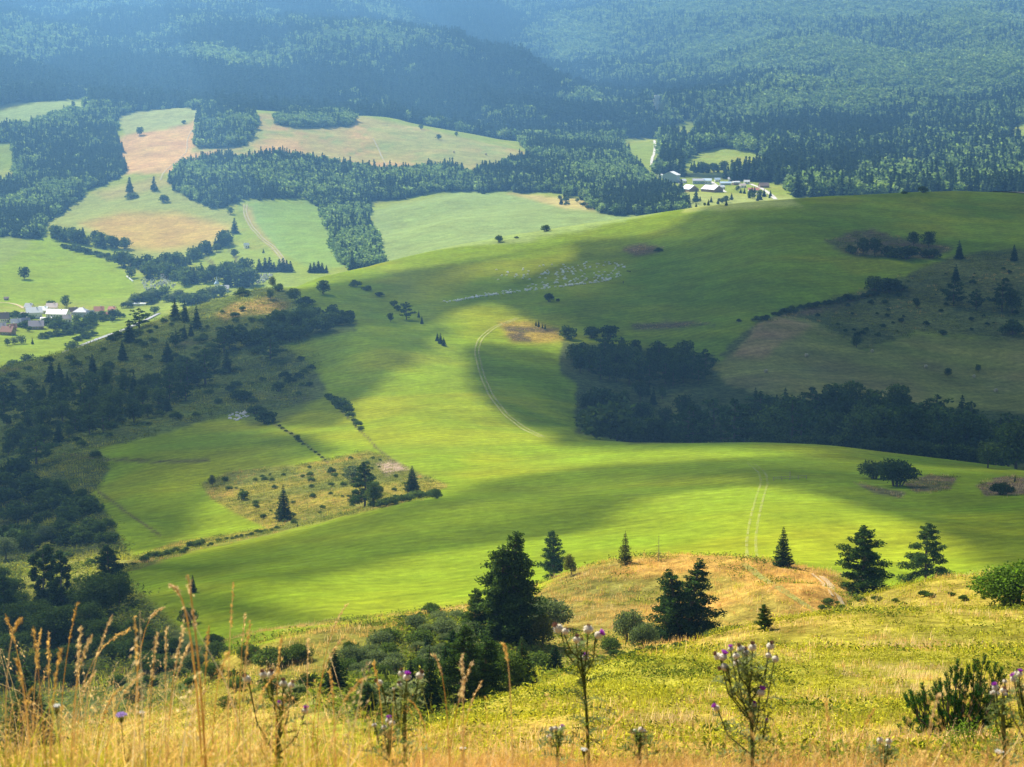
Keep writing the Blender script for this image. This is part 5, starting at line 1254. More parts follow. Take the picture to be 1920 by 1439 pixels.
def four_legged(name, mat, L_=1.15, h=.72, br=.27, graze=True, leg=.055):
    hd = -.30 if graze else .22
    pts = [(0, 0, h), (-.30 * L_, 0, h + .02), (-.5 * L_, 0, h - .02), (.28 * L_, 0, h + .02), (.50 * L_, 0, h + (.02 if graze else .16)), (.68 * L_, 0, h + hd), (.82 * L_, 0, h + hd - .08)]
    ed = [(0, 1), (1, 2), (0, 3), (3, 4), (4, 5), (5, 6)]; rd = [br, br, br * .6, br * .92, br * .5, br * .38, br * .2]
    for j, x in ((1, -.34), (3, .30)):
        for s in (-1, 1):
            k = len(pts); pts += [(x * L_, s * br * .62, h - br * .55), (x * L_ + (.03 if x > 0 else -.05), s * br * .62, h * .32), (x * L_, s * br * .62, 0)]
            ed += [(j, k), (k, k + 1), (k + 1, k + 2)]; rd += [leg * 1.7, leg, leg * .9]
    k = len(pts); pts.append((-.62 * L_, 0, h - .22)); ed.append((2, k)); rd.append(.035)
    return skinned(name, pts, ed, rd, mat)


ME_SHEEP = [four_legged('sheep', M_WOOL, 1.15, .62, .30, True), four_legged('sheep', M_WOOL, 1.15, .66, .30, False)]
ME_DOG = four_legged('dog', M_DOG, .95, .58, .16, False, .04)
sheep_px = []
fr = [(828, 571), (860, 566), (900, 558), (950, 552), (1000, 546), (1050, 540), (1100, 534), (1140, 528), (1160, 522), (1172, 512)]


def front(x): return np.interp(x, [p[0] for p in fr], [p[1] for p in fr])


while len(sheep_px) < 150:
    x = random.uniform(828, 1158) if random.random() < .8 else random.uniform(850, 960)
    y = front(x) - abs(random.gauss(0, 1.6)) - (random.uniform(0, 10) if x > 930 and random.random() < .35 else 0); sheep_px.append((x, y))
while len(sheep_px) < 215:
    x = random.uniform(1040, 1172); y = random.uniform(493, front(x))
    if y < front(x) and y > 493 + max(0, (1100 - x) * .25): sheep_px.append((x, y))
while len(sheep_px) < 255:
    x = random.uniform(950, 1100); y = random.uniform(front(x) - 34, front(x)); sheep_px.append((x, y))
while len(sheep_px) < 290:
    x = random.uniform(925, 1100); y = 515 - (x - 925) * .10 + random.uniform(-8, 12); sheep_px.append((x, y))
for i, (x, y) in enumerate(sheep_px):
    p = hit(x, y, 850, 1340); o = bpy.data.objects.new('sheep', ME_SHEEP[i % 3 == 0]); COL.objects.link(o)
    o.location = p; o.rotation_euler = (0, 0, random.choice([0, math.pi]) + random.gauss(.15, .5)); s = random.uniform(.92, 1.12); o.scale = (s, s, s)
    tag(o, 'white woolly sheep grazing in the long flock strung across the green slope', 'sheep', 'sheep of the grazing flock')
for x, y, lb in ((1177, 510.5, 'left one of two dark dogs at the right end of the flock'), (1181, 511, 'right one of two dark dogs at the right end of the flock')):
    o = bpy.data.objects.new('dog', ME_DOG); COL.objects.link(o); o.location = hit(x, y, 850, 1340); o.rotation_euler = (0, 0, 2.6); o.scale = (1.3,) * 3; tag(o, lb, 'dog')
M_SKIN = simple_mat('skin', (.45, .28, .2), .6, .1, 5); M_COAT = simple_mat('dark_coat', (.035, .045, .07), .9, .2, 5); M_TROUS = simple_mat('grey_trousers', (.10, .11, .13), .9, .2, 5)
pp = [(0, 0, .95), (0, 0, 1.2), (0, 0, 1.42), (0, .01, 1.53), (0, .02, 1.66), (0, .01, 1.76)]
pe = [(0, 1), (1, 2), (2, 3), (3, 4), (4, 5)]; pr = [.15, .145, .15, .055, .095, .06]
for s in (-1, 1):
    k = len(pp); pp += [(s * .19, 0, 1.40), (s * .25, .02, 1.12), (s * .26, .12, .88), (s * .26, .16, .80)]; pe += [(2, k), (k, k + 1), (k + 1, k + 2), (k + 2, k + 3)]; pr += [.06, .048, .035, .04]
    for q in range(5):
        f0 = len(pp); a = (q - 2) * .012; pp += [(s * .26 + a, .17 + abs(a) * .2, .775), (s * .26 + a * 1.5, .18, .715 + abs(q - 2) * .008)]; pe += [(k + 3, f0), (f0, f0 + 1)]; pr += [.009, .007]
    k = len(pp); pp += [(s * .10, 0, .86), (s * .12, .02 * s, .48), (s * .13, .05 * s, .07), (s * .14, .05 * s + .14, .03)]; pe += [(0, k), (k, k + 1), (k + 1, k + 2), (k + 2, k + 3)]; pr += [.10, .065, .045, .045]
body = skinned('person', pp, pe, pr, M_SKIN, 0, 1)
pr_ = bpy.data.objects.new('person', body); COL.objects.link(pr_); pr_.location = hit(1168.5, 533, 850, 1340); pr_.scale = (1.12,) * 3; pr_.rotation_euler = (0, 0, 2.9)
tag(pr_, 'person standing in a dark coat below the right end of the flock', 'person')
coat = skinned('coat', [(0, 0, .88), (0, 0, 1.2), (0, 0, 1.42), (.19, 0, 1.41), (.25, .02, 1.12), (.26, .11, .93), (-.19, 0, 1.41), (-.25, .02, 1.12), (-.26, .11, .93)], [(0, 1), (1, 2), (2, 3), (3, 4), (4, 5), (2, 6), (6, 7), (7, 8)], [.19, .17, .17, .085, .068, .055, .085, .068, .055], M_COAT)
trs = skinned('trousers', [(0, 0, .92), (.10, 0, .84), (.12, .02, .48), (.13, .05, .10), (-.10, 0, .84), (-.12, -.02, .48), (-.13, -.05, .10)], [(0, 1), (1, 2), (2, 3), (0, 4), (4, 5), (5, 6)], [.165, .115, .082, .065, .115, .082, .065], M_TROUS)
hatb = Buf(); hatb.tube([(0, .02, 1.70), (0, .02, 1.715), (0, .02, 1.72), (0, .02, 1.82), (0, .02, 1.83)], [.19, .19, .12, .10, .01], 14)
for nm, m_ in (('coat', coat), ('trousers', trs), ('hat', hatb.mesh('hat', M_COAT))):
    o = bpy.data.objects.new(nm, m_); COL.objects.link(o); o.parent = pr_

# ------------------------------------------------------------------ bales, fence, rock
M_STRAW = simple_mat('baled_hay', (.46, .37, .20), .95, .3, 14)


def bale_mesh():
    b = Buf(); r = .75; w_ = 1.2
    prof_ = [(-w_ / 2, .02), (-w_ / 2, r * .5), (-w_ / 2 - .02, r * .8), (-w_ / 2 + .04, r * .97), (-w_ / 4, r * 1.0), (-w_ / 12, r * .985), (w_ / 12, r * 1.0), (w_ / 4, r * .985), (w_ / 2 - .04, r * .97), (w_ / 2 + .02, r * .8), (w_ / 2, r * .5), (w_ / 2, .02)]
    b.tube([(x, 0, r * .96) for x, _ in prof_], [q for _, q in prof_], 20); return b.mesh('bale', M_STRAW, True)


ME_BALE = bale_mesh()
for x, y, a, lb in ((1512, 669, .4, 'round hay bale in the middle of the brown tongue of the hay field'), (1635, 661, 1.2, 'round hay bale under the dip bush on the hay field edge'), (1436, 699, .9, 'round hay bale nearest the upper ravine clump'), (1736, 690, .2, 'round hay bale left of the two small trees'),
                    (1826, 709, 1.4, 'round hay bale right below the two small trees'), (1867, 735, .7, 'lowest round hay bale just above the ravine wood'), (851, 287, .3, 'left round bale lying on the far upper field'), (911, 291, .8, 'right round bale lying on the far upper field')):
    o = bpy.data.objects.new('hay_bale', ME_BALE); COL.objects.link(o); o.location = hit(x, y, 700, 3300); o.rotation_euler = (0, 0, a); s = 1.1 if x > 1000 else 2.0; o.scale = (s, s, s); tag(o, lb, 'hay bale', 'round bales on the mown fields')
M_TIMBER = simple_mat('weathered_timber', (.34, .27, .18), .9, .25, 6)
fl = hit(1450, 902, 350, 640); fr_ = hit(1512, 899, 350, 640); dv = (fr_ - fl); ln_ = dv.xy.length
fe = bpy.data.objects.new('wooden_fence', None); COL.objects.link(fe); fe.location = fl; fe.rotation_euler = (0, 0, math.atan2(dv.y, dv.x)); tag(fe, 'short weathered rail fence with a taller post on the shaded meadow', 'fence')
for i in range(5):
    x = ln_ * i / 4; g = float(ground_z(fl.x + dv.x * i / 4, fl.y + dv.y * i / 4)[0]) - fl.z; b = Buf(); b.tube([(x, 0, g - .3), (x, 0, g + (2.3 if i == 2 else 1.1))], [.09, .08], 7); o = bpy.data.objects.new('post', b.mesh('post', M_TIMBER)); COL.objects.link(o); o.parent = fe
for z in (.45, .9):
    b = Buf(); b.tube([(ln_ * i / 4, .1, float(ground_z(fl.x + dv.x * i / 4, fl.y + dv.y * i / 4)[0]) - fl.z + z) for i in range(5)], [.06] * 5, 6); o = bpy.data.objects.new('rail', b.mesh('rail', M_TIMBER)); COL.objects.link(o); o.parent = fe
rk = hit(1233, 206, 3000, 6000); sc_ = rk.length / FPX; b = Buf(); rg = np.random.default_rng(5)
V = []; rows = 14; k = 14
for i in range(rows + 1):
    u = i / rows; hw = 3.2 + 1.0 * u + (.9 if u > .8 else 0) - (1.2 if u < .2 else 0)
    for q in range(k):
        an = 2 * math.pi * q / k; rr = 1 + rg.normal(0, .07); V.append(((-1.2 + hw * math.cos(an) * rr) * sc_, hw * .8 * math.sin(an) * rr * sc_, (30 * u - 4) * sc_ + rg.normal(0, .3)))
b.add(V, [(i * k + q, i * k + (q + 1) % k, (i + 1) * k + (q + 1) % k, (i + 1) * k + q) for i in range(rows) for q in range(k)]); b.f.append([rows * k + q for q in range(k)])
M_ROCK = simple_mat('pale_rock', (.86, .78, .64), .95, .25, .15)
o = bpy.data.objects.new('rock', b.mesh('rock', M_ROCK)); COL.objects.link(o); o.location = rk; tag(o, 'tall pale rock pillar standing out of the far forest', 'rock')
for x, y, s_ in ((1221, 198, 2.2), (1226, 199, 1.6)):
    p = hit(x, y, 3000, 6000); b = Buf(); V = []
    for i in range(5):
        for q in range(8): an = q * math.pi / 4; V.append((math.cos(an) * s_ * sc_ * (1.1 - i * .2) * rg.uniform(.8, 1.2), math.sin(an) * s_ * sc_ * (1.1 - i * .2), (i * s_ * .9 + 7) * sc_))
    V = [(x_, y_, z_ if j >= 8 else -2) for j, (x_, y_, z_) in enumerate(V)]
    b.add(V, [(i * 8 + q, i * 8 + (q + 1) % 8, (i + 1) * 8 + (q + 1) % 8, (i + 1) * 8 + q) for i in range(4) for q in range(8)]); o = bpy.data.objects.new('rock', b.mesh('rock', M_ROCK)); COL.objects.link(o); o.location = p
    tag(o, 'small pale rock %s beside the tall pillar' % ('farthest left' if x == 1221 else 'nearest'), 'rock')

# ------------------------------------------------------------------ buildings
WALLM = {'white': simple_mat('white_render', (.74, .72, .68), .85, .08, 1), 'grey': simple_mat('grey_render', (.36, .37, .38), .85, .1, 1), 'timber': simple_mat('brown_timber_wall', (.24, .15, .09), .85, .2, 2), 'blue': simple_mat('blue_grey_sheet', (.30, .36, .42), .6, .1, 1), 'cream': simple_mat('cream_render', (.68, .60, .46), .85, .08, 1)}
ROOFM = {'white': simple_mat('pale_sheet_roof', (.80, .79, .77), .5, .06, 1), 'red': simple_mat('red_tile_roof', (.30, .13, .09), .8, .18, 2), 'orange': simple_mat('orange_tile_roof', (.50, .20, .12), .8, .15, 2), 'grey': simple_mat('grey_roof', (.42, .42, .46), .6, .1, 1), 'blue': simple_mat('blue_sheet_roof', (.50, .62, .74), .5, .08, 1), 'brown': simple_mat('brown_roof', (.26, .17, .14), .8, .15, 2), 'pink': simple_mat('faded_roof', (.66, .52, .46), .8, .12, 2), 'mauve': simple_mat('mauve_roof', (.36, .31, .36), .8, .12, 2)}
M_GLASS = simple_mat('window_glass', (.05, .07, .09), .15, .1, 1); M_DOOR = simple_mat('door_wood', (.16, .09, .05), .7, .2, 2); M_FRAME = simple_mat('window_frame', (.8, .8, .78), .6, .05, 1)


def boxb(b, x0, x1, y0, y1, z0, z1):
    b.add([(x, y, z) for x in (x0, x1) for y in (y0, y1) for z in (z0, z1)], [(0, 1, 3, 2), (4, 6, 7, 5), (0, 4, 5, 1), (2, 3, 7, 6), (0, 2, 6, 4), (1, 5, 7, 3)])


def building(name, cat, label, px, py, w_, dp, wall_h, roof_h, wall, roof, rot=0.0, d0=1210, d1=4000, windows=3, barn=False, chimney=True, hip=False, arch=False):
    p = hit(px, py, d0, d1); r = bpy.data.objects.new(name, None); COL.objects.link(r); r.location = p; r.rotation_euler = (0, 0, rot); tag(r, label, cat)

    def part(nm, b, m, par=r):
        o = bpy.data.objects.new(nm, b.mesh(nm, m)); COL.objects.link(o); o.parent = par; return o
    hw, hd, e = w_ / 2, dp / 2, .45
    b = Buf(); top = wall_h + (0 if hip or arch else roof_h * .93)
    if hip or arch: boxb(b, -hw, hw, -hd, hd, -2.5, wall_h)
    else:   # walls with gables at the two ends
        b.add([(-hw, -hd, -2.5), (-hw, hd, -2.5), (-hw, hd, wall_h), (-hw, 0, top), (-hw, -hd, wall_h), (hw, -hd, -2.5), (hw, hd, -2.5), (hw, hd, wall_h), (hw, 0, top), (hw, -hd, wall_h)], np.zeros((0, 4), int))
        b.f += [[0, 1, 2, 3, 4], [9, 8, 7, 6, 5], [0, 4, 9, 5], [1, 6, 7, 2], [0, 5, 6, 1]]
    part('wall', b, WALLM[wall])
    b = Buf(); t = .18
    if arch:
        n = 9; V = []
        for s in (-1, 1):
            for i in range(n + 1): a = math.pi * i / n; V.append((s * (hw + .3), -(hd + .3) * math.cos(a), wall_h + .03 + roof_h * math.sin(a)))
        b.add(V, [(i, i + 1, n + 1 + i + 1, n + 1 + i) for i in range(n)]); b.f += [list(range(n + 1)), list(range(2 * n + 1, n, -1))]
    elif hip:
        rx = max(0.2, hw - hd * .9); b.add([(-hw - e, -hd - e, wall_h), (hw + e, -hd - e, wall_h), (hw + e, hd + e, wall_h), (-hw - e, hd + e, wall_h), (-rx, 0, wall_h + roof_h), (rx, 0, wall_h + roof_h)], np.zeros((0, 4), int))
        b.f += [[0, 1, 5, 4], [2, 3, 4, 5], [1, 2, 5], [3, 0, 4], [3, 2, 1, 0]]
    else:
        sl_ = roof_h / hd; ze = wall_h - e * sl_
        for s in (-1, 1):
            V = [(x, y, z + q) for q in (.03, .03 + t) for x, y, z in ((-hw - e, s * (hd + e), ze), (hw + e, s * (hd + e), ze), (hw + e, 0, wall_h + roof_h), (-hw - e, 0, wall_h + roof_h))]
            b.add(V, [(0, 1, 2, 3), (7, 6, 5, 4), (0, 4, 5, 1), (2, 6, 7, 3), (1, 5, 6, 2), (0, 3, 7, 4)])
    ro = part('roof', b, ROOFM[roof])
    if chimney:
        b = Buf(); boxb(b, hw * .3, hw * .3 + .7, -.35, .35, wall_h + roof_h * .6, wall_h + roof_h + .9); part('chimney', b, WALLM['cream'], ro)
    for i in range(windows):
        x = -hw + w_ * (i + 1) / (windows + (1 if barn else 2)); ww, wh = (1.6, 1.0) if barn else (1.1, 1.3)
        b = Buf(); boxb(b, x - ww / 2, x + ww / 2, -hd - .05, -hd + .05, wall_h * .5 - wh / 2, wall_h * .5 + wh / 2); f = part('window', b, M_FRAME)
        b = Buf(); boxb(b, x - ww / 2 + .1, x + ww / 2 - .1, -hd - .09, -hd - .04, wall_h * .5 - wh / 2 + .1, wall_h * .5 + wh / 2 - .1); part('pane', b, M_GLASS, f)
    x = hw * .72 if not barn else 0; b = Buf(); dw, dh = (1.1, 2.1) if not barn else (min(4.5, dp * .4), min(4, wall_h * .8))
    if barn: boxb(b, hw - .05, hw + .07, -dw / 2, dw / 2, 0, dh); part('gate', b, M_DOOR)
    else: boxb(b, x - dw / 2, x + dw / 2, -hd - .07, -hd + .05, 0, dh); part('door', b, M_DOOR)
    return r


B = building
V_ = dict(d0=1450, d1=2300)
B('house', 'house', 'white house with a pale gabled roof, the most prominent in the village', 64, 596, 13, 10, 5.0, 4.0, 'white', 'white', .35, **V_)
B('house', 'house', 'house with a faded pinkish roof behind the long white roof', 98, 584, 9.5, 8, 4, 3.2, 'cream', 'pink', .1, **V_)
B('house', 'house', 'long house with a broad white roof in the village', 109, 595, 18, 10, 3.4, 3.4, 'white', 'white', -.15, windows=5, **V_)
B('shed', 'shed', 'low white shed left of the long white-roofed house', 87, 604, 9, 6, 2.4, 1.6, 'white', 'white', .1, windows=1, chimney=False, **V_)
B('house', 'house', 'grey house with a hipped grey roof in the village', 153, 594, 12, 10, 4.5, 3.6, 'grey', 'grey', -.1, hip=True, **V_)
B('house', 'house', 'house with the left bright red-orange roof', 186, 589, 8.5, 8, 3.2, 3.4, 'white', 'orange', .2, **V_)
B('house', 'house', 'house with the right bright red-orange roof', 211, 587, 6.5, 6, 2.8, 2.8, 'white', 'orange', -.3, **V_)
B('shed', 'shed', 'little orange-roofed shed between the two red-orange roofs', 199, 594, 5, 4.5, 2.2, 1.8, 'white', 'orange', .3, windows=1, chimney=False, **V_)
B('house', 'house', 'house with a mauve-grey roof in front of the white ones', 68, 617, 12, 9, 2.8, 4.0, 'timber', 'mauve', .25, **V_)
B('house', 'house', 'red-brown roofed house at the lower left of the village', 15, 628, 10, 8, 3.0, 3.8, 'timber', 'red', -.25, **V_)
B('house', 'house', 'little red-roofed house just above the red-brown one', 23, 620, 7, 6, 2.6, 2.8, 'white', 'red', .3, **V_)
B('house', 'house', 'steep grey-brown roofed house at the left edge of the village', 7, 604, 8, 7, 3.4, 4.6, 'cream', 'brown', .5, **V_)
B('house', 'house', 'small pale house left of the most prominent white house', 41, 597, 7, 6, 3, 2, 'cream', 'pink', .2, **V_)
B('greenhouse', 'greenhouse', 'long low white greenhouse behind the left hill crest', 259, 573, 14, 4, 1.4, 1.0, 'white', 'white', .1, windows=0, chimney=False, arch=True, barn=True, **V_)
B('hut', 'hut', 'tiny brown hut on the bright field at the left edge', 12, 563, 4, 3, 1.8, 1.2, 'timber', 'brown', .2, d0=1500, d1=2600, windows=1, chimney=False)
B('hut', 'hut', 'tiny white hut at the top of the small paddock', 462, 465, 5, 4, 3.2, 2.0, 'white', 'white', .5, d0=1700, d1=2600, windows=1, chimney=False)
B('hut', 'hut', 'small grey hut right of the burial ground', 308, 523, 6, 5, 2.4, 2.4, 'grey', 'mauve', .3, d0=1500, d1=2600, windows=1, chimney=False)
for i, (x, y, w__, wl, rf_, rt_, lb) in enumerate(((30, 612, 8, 'white', 'grey', .3, 'small grey-roofed house between the two red roofs and the white ones'), (82, 588, 8, 'cream', 'white', -.2, 'small pale house squeezed behind the two white-roofed houses'), (48, 610, 7, 'white', 'mauve', .5, 'small mauve-roofed house in front of the most prominent white house'),
        (126, 604, 7, 'white', 'pink', .1, 'small pinkish house at the near corner of the long white-roofed one'), (138, 590, 7, 'cream', 'brown', .4, 'small brown-roofed house between white and grey roofs'), (170, 596, 6, 'white', 'grey', .0, 'little grey-roofed house between grey hipped roof and red-orange roofs'),
        (2, 620, 8, 'white', 'mauve', .2, 'mauve-roofed house cut by the left edge of the view'), (55, 582, 7, 'cream', 'grey', -.3, 'little house at the upper edge of the village by the bright field'))):
    B('house', 'house', lb, x, y, w__, w__ * .8, 3.2, 3.0, wl, rf_, rt_, windows=2, **V_)
F_ = dict(d0=2000, d1=3300, barn=True, chimney=False)
B('barn', 'barn', 'tallest farm barn with a blue-grey gable and white roof', 1259, 341, 15, 19, 9, 4.2, 'blue', 'white', 1.15, windows=2, **F_)
B('shed', 'shed', 'white lean building against the left of the tallest barn', 1239, 334, 6, 8, 3.5, 1.6, 'white', 'white', 1.15, windows=1, **F_)
B('barn', 'barn', 'long barn with a pale blue roof', 1294, 359, 21, 13, 3.2, 4.6, 'timber', 'blue', 1.95, windows=4, **F_)
B('barn', 'barn', 'long barn with a grey roof in the middle of the farm', 1335, 360, 24, 15, 3.4, 4.6, 'timber', 'grey', 2.2, windows=4, **F_)
B('barn', 'barn', 'grey-roofed farm building behind the middle barn, left half', 1309, 345, 14, 8, 4.2, 2.4, 'blue', 'grey', -.05, windows=3, **F_)
B('barn', 'barn', 'white-roofed farm building behind the middle barn, right half', 1325, 345, 12, 8, 4.4, 2.4, 'white', 'blue', -.1, windows=3, **F_)
B('shed', 'shed', 'low pale shed between the farm and the lane', 1360, 347, 14, 6, 2.4, 1.8, 'grey', 'blue', .1, windows=2, **F_)
B('shed', 'shed', 'small round-roofed white shed right of the farm', 1380, 347, 9, 7, 2.4, 2.4, 'timber', 'white', .3, windows=1, arch=True, **F_)
B('barn', 'barn', 'long low red-roofed barn beside the gravel road', 1413, 360, 13, 7, 2.4, 2.4, 'white', 'orange', .0, windows=3, **F_)
B('barn', 'barn', 'dark brown timber barn above the red-roofed one', 1432, 352, 12, 8, 2.6, 3.4, 'timber', 'brown', .2, windows=1, **F_)
B('greenhouse', 'greenhouse', 'long thin white polytunnel below the red-roofed barn', 1427, 366, 13, 3, .8, .8, 'white', 'white', -.05, windows=0, arch=True, **F_)
for x, y, w__, rf_, rt_, lb in ((1352, 355, 8, 'white', .4, 'small white-roofed shed right of the middle farm barn'), (1371, 340, 8, 'grey', -.2, 'small grey shed behind the farm lane'), (1392, 352, 8, 'pink', .3, 'little pinkish house between the farm and the red barn'), (1345, 341, 7, 'blue', .1, 'little blue-roofed shed above the farm lane'), (1281, 343, 8, 'white', .9, 'small white shed between the tallest barn and the blue-roofed one'), (1400, 345, 7, 'white', .0, 'tiny white-roofed house left of the dark timber barn')):
    B('shed', 'shed', lb, x, y, w__, w__ * .7, 2.8, 2.0, 'white', rf_, rt_, windows=1, chimney=False, d0=2000, d1=3300)
# chapel with a pointed spire among the trees behind the left crest
p = hit(407, 549, 1500, 2400); ch = bpy.data.objects.new('chapel', None); COL.objects.link(ch); ch.location = p; tag(ch, 'little white chapel with a blue-grey spire among trees', 'chapel')
for nm, m_, pts_, rad_, kk in (('tower', WALLM['white'], [(0, 0, -2), (0, 0, 8)], [2.2, 2.2], 4), ('spire', ROOFM['blue'], [(0, 0, 8.03), (0, 0, 9.5), (0, 0, 10.5), (0, 0, 15)], [2.7, 1.9, 1.1, .08], 8)):
    b = Buf(); b.tube(pts_, rad_, kk); o = bpy.data.objects.new(nm, b.mesh(nm, m_)); COL.objects.link(o); o.parent = ch
b = Buf(); boxb(b, 1.6, 11, -3, 3, -2, 4); o = bpy.data.objects.new('nave', b.mesh('nave', WALLM['white'])); COL.objects.link(o); o.parent = ch
b = Buf(); b.add([(1.5, -3.4, 4.02), (11.4, -3.4, 4.02), (11.4, 3.4, 4.02), (1.5, 3.4, 4.02), (1.5, 0, 7), (11.4, 0, 7)], np.zeros((0, 4), int)); b.f += [[0, 1, 5, 4], [2, 3, 4, 5], [1, 2, 5], [3, 0, 4], [3, 2, 1, 0]]
o = bpy.data.objects.new('roof', b.mesh('roof', ROOFM['grey'])); COL.objects.link(o); o.parent = ch
# white wrapped bales in a line at the corner of the bright field
bw = Buf(); bw.tube([(-.6, 0, .6), (-.58, 0, .6), (-.5, 0, .6), (.5, 0, .6), (.58, 0, .6), (.6, 0, .6)], [.02, .5, .6, .6, .5, .02], 14); ME_WRAP = bw.mesh('wrapped_bale', simple_mat('white_wrap', (.8, .8, .8), .4, .05, 2), True)
for i in range(9):
    u = i / 8; o = bpy.data.objects.new('wrapped_bale', ME_WRAP); COL.objects.link(o); o.location = hit(238 + 11 * u, 520 + 9 * u, 1500, 2500); o.rotation_euler = (0, 0, 2.3); o.scale = (1.3,) * 3
    tag(o, 'white plastic-wrapped bale in the line at the corner of the bright field', 'bale', 'wrapped bales in a line')
# gravestones
def stone(w_, h, t=.28):
    b = Buf(); n = 8; pr2 = [(-w_ / 2, -.3), (-w_ / 2, h * .7)] + [(-w_ / 2 * math.cos(math.pi * i / n), h * .7 + h * .3 * math.sin(math.pi * i / n)) for i in range(1, n)] + [(w_ / 2, h * .7), (w_ / 2, -.3)]
    m = len(pr2); b.add([(x, -t / 2, z) for x, z in pr2] + [(x, t / 2, z) for x, z in pr2], [(i, (i + 1) % m, m + (i + 1) % m, m + i) for i in range(m)]); b.f += [list(range(m))[::-1], list(range(m, 2 * m))]; return b


M_GR = [simple_mat('pale_stone', (.66, .65, .64), .7, .2, 2), simple_mat('grey_stone', (.38, .40, .44), .6, .2, 2), simple_mat('dark_stone', (.16, .17, .19), .5, .2, 2)]
ME_ST = [stone(1.1, 1.3).mesh('gravestone', M_GR[0]), stone(.9, 1.5).mesh('gravestone', M_GR[1]), stone(1.3, 1.0).mesh('gravestone', M_GR[2]), stone(1.0, .9).mesh('gravestone', M_GR[0])]
for poly, n, lb, gp in (([(263, 525), (285, 517), (318, 526), (330, 536), (322, 544), (290, 552), (272, 545)], 185, 'gravestone in the crowded burial ground by the valley trees', 'gravestones of the burial ground'),
                        ([(474, 524), (490, 513), (512, 516), (506, 524), (492, 531), (480, 533)], 90, 'pale gravestone in the small plot below the row of spruces', 'gravestones of the small plot')):
    for x, y in in_poly(poly, n):
        o = bpy.data.objects.new('gravestone', random.choice(ME_ST)); COL.objects.link(o); o.location = hit(x, y, 1450, 2600); o.rotation_euler = (random.gauss(0, .04), 0, random.gauss(.2, .15)); s = random.uniform(.9, 1.5); o.scale = (s, s, s); tag(o, lb, 'gravestone', gp)
# pale stones on the stony patches of the left hill
ME_BO = None
b = Buf(); V = []
for i in range(5):
    for q in range(7): an = q * 2 * math.pi / 7 + i * .3; V.append((math.cos(an) * (1 - (i / 4.4) ** 2) ** .5 * rg.uniform(.8, 1.2), math.sin(an) * (1 - (i / 4.4) ** 2) ** .5 * rg.uniform(.7, 1.1), i * .16 - .1))
b.add(V, [(i * 7 + q, i * 7 + (q + 1) % 7, (i + 1) * 7 + (q + 1) % 7, (i + 1) * 7 + q) for i in range(4) for q in range(7)]); b.f.append([28 + q for q in range(7)]); ME_BO = b.mesh('boulder', simple_mat('limestone', (.58, .54, .50), .9, .2, 2))
for x, y in in_poly([(425, 785), (440, 772), (470, 768), (466, 782), (440, 790)], 34):
    o = bpy.data.objects.new('boulder', ME_BO); COL.objects.link(o); o.location = hit(x, y, 450, 1200); s = random.uniform(.4, 1.0); o.scale = (s, s, s); o.rotation_euler = (0, 0, random.random() * 6); tag(o, 'pale stone in the stony patch above the strip field', 'boulder', 'stones of the stony patch')
o = bpy.data.objects.new('boulder', ME_BO); COL.objects.link(o); o.location = hit(503, 604, 700, 1290); o.scale = (1.8, 1.2, 1.3); tag(o, 'single white boulder on the shaded left hillside', 'boulder')

# ------------------------------------------------------------------ foreground grasses
def blade_mat(name, c1, c2, trans=.4):
    return leaf_mat(name, c1, c2, trans, (1.08, 1.02, .8), .4)


MB_GOLD = blade_mat('dry_grass_gold', (.48, .29, .08), (.76, .52, .18)); MB_ORANGE = blade_mat('dry_grass_orange', (.54, .28, .09), (.76, .46, .17)); MB_GREEN = blade_mat('fresh_grass', (.28, .30, .02), (.50, .46, .04))
MB_PALE = blade_mat('bleached_grass', (.62, .46, .24), (.74, .56, .30)); MB_HERB = blade_mat('herb_leaves', (.17, .19, .02), (.32, .31, .035))


def add_blade(b, base, h, lean, bend, w_, seg=5, rg=random):
    a = rg.uniform(0, 6.28); dx, dy = math.cos(a), math.sin(a); sx, sy = -dy, dx; V = []
    for i in range(seg + 1):
        u = i / seg; off = lean * u * h + bend * u * u * u * h; z = h * (u - .35 * abs(bend) * u ** 3); ww = w_ * (1 - u) ** .6 * .5 + .0004
        for s in (-1, 1): V.append((base[0] + dx * off + sx * ww * s, base[1] + dy * off + sy * ww * s, z))
    b.add(V, [(i * 2, i * 2 + 1, i * 2 + 3, i * 2 + 2) for i in range(seg)])
    return (base[0] + dx * (lean + bend) * h, base[1] + dy * (lean + bend) * h, V[-1][2]), (dx, dy)


def tuft(seed, n, h0, h1, w_, spread, mat, heads=0.0, bend=.35):
    rg = random.Random(seed); b = Buf(); nrg = np.random.default_rng(seed)
    for i in range(n):
        h = rg.uniform(h0, h1); tip, dr = add_blade(b, (rg.gauss(0, spread), rg.gauss(0, spread)), h, rg.uniform(.0, .3), rg.uniform(0, bend), w_ * rg.uniform(.6, 1.3), 4, rg)
        if rg.random() < heads:
            k = 14; t = nrg.random(k); c = np.stack([tip[0] - dr[0] * t * .03 + nrg.normal(0, .004, k) * (1 + t), tip[1] - dr[1] * t * .03 + nrg.normal(0, .004, k) * (1 + t), tip[2] - t * .085], 1)
            b.quads(c, .0036, .0, 1.6, np.tile([dr[0] * .3, dr[1] * .3, 1.0], (k, 1)), nrg)
    return b.mesh('tuft', mat)


def herb(seed, mat, n=26, r=.12, h=.16, size=.03):
    nrg = np.random.default_rng(seed); b = Buf(); c = np.stack([nrg.normal(0, r, n), nrg.normal(0, r, n), np.abs(nrg.normal(0, h * .5, n)) + .02], 1); b.quads(c, size, .2, 1.2, None, nrg); return b.mesh('herb', mat)


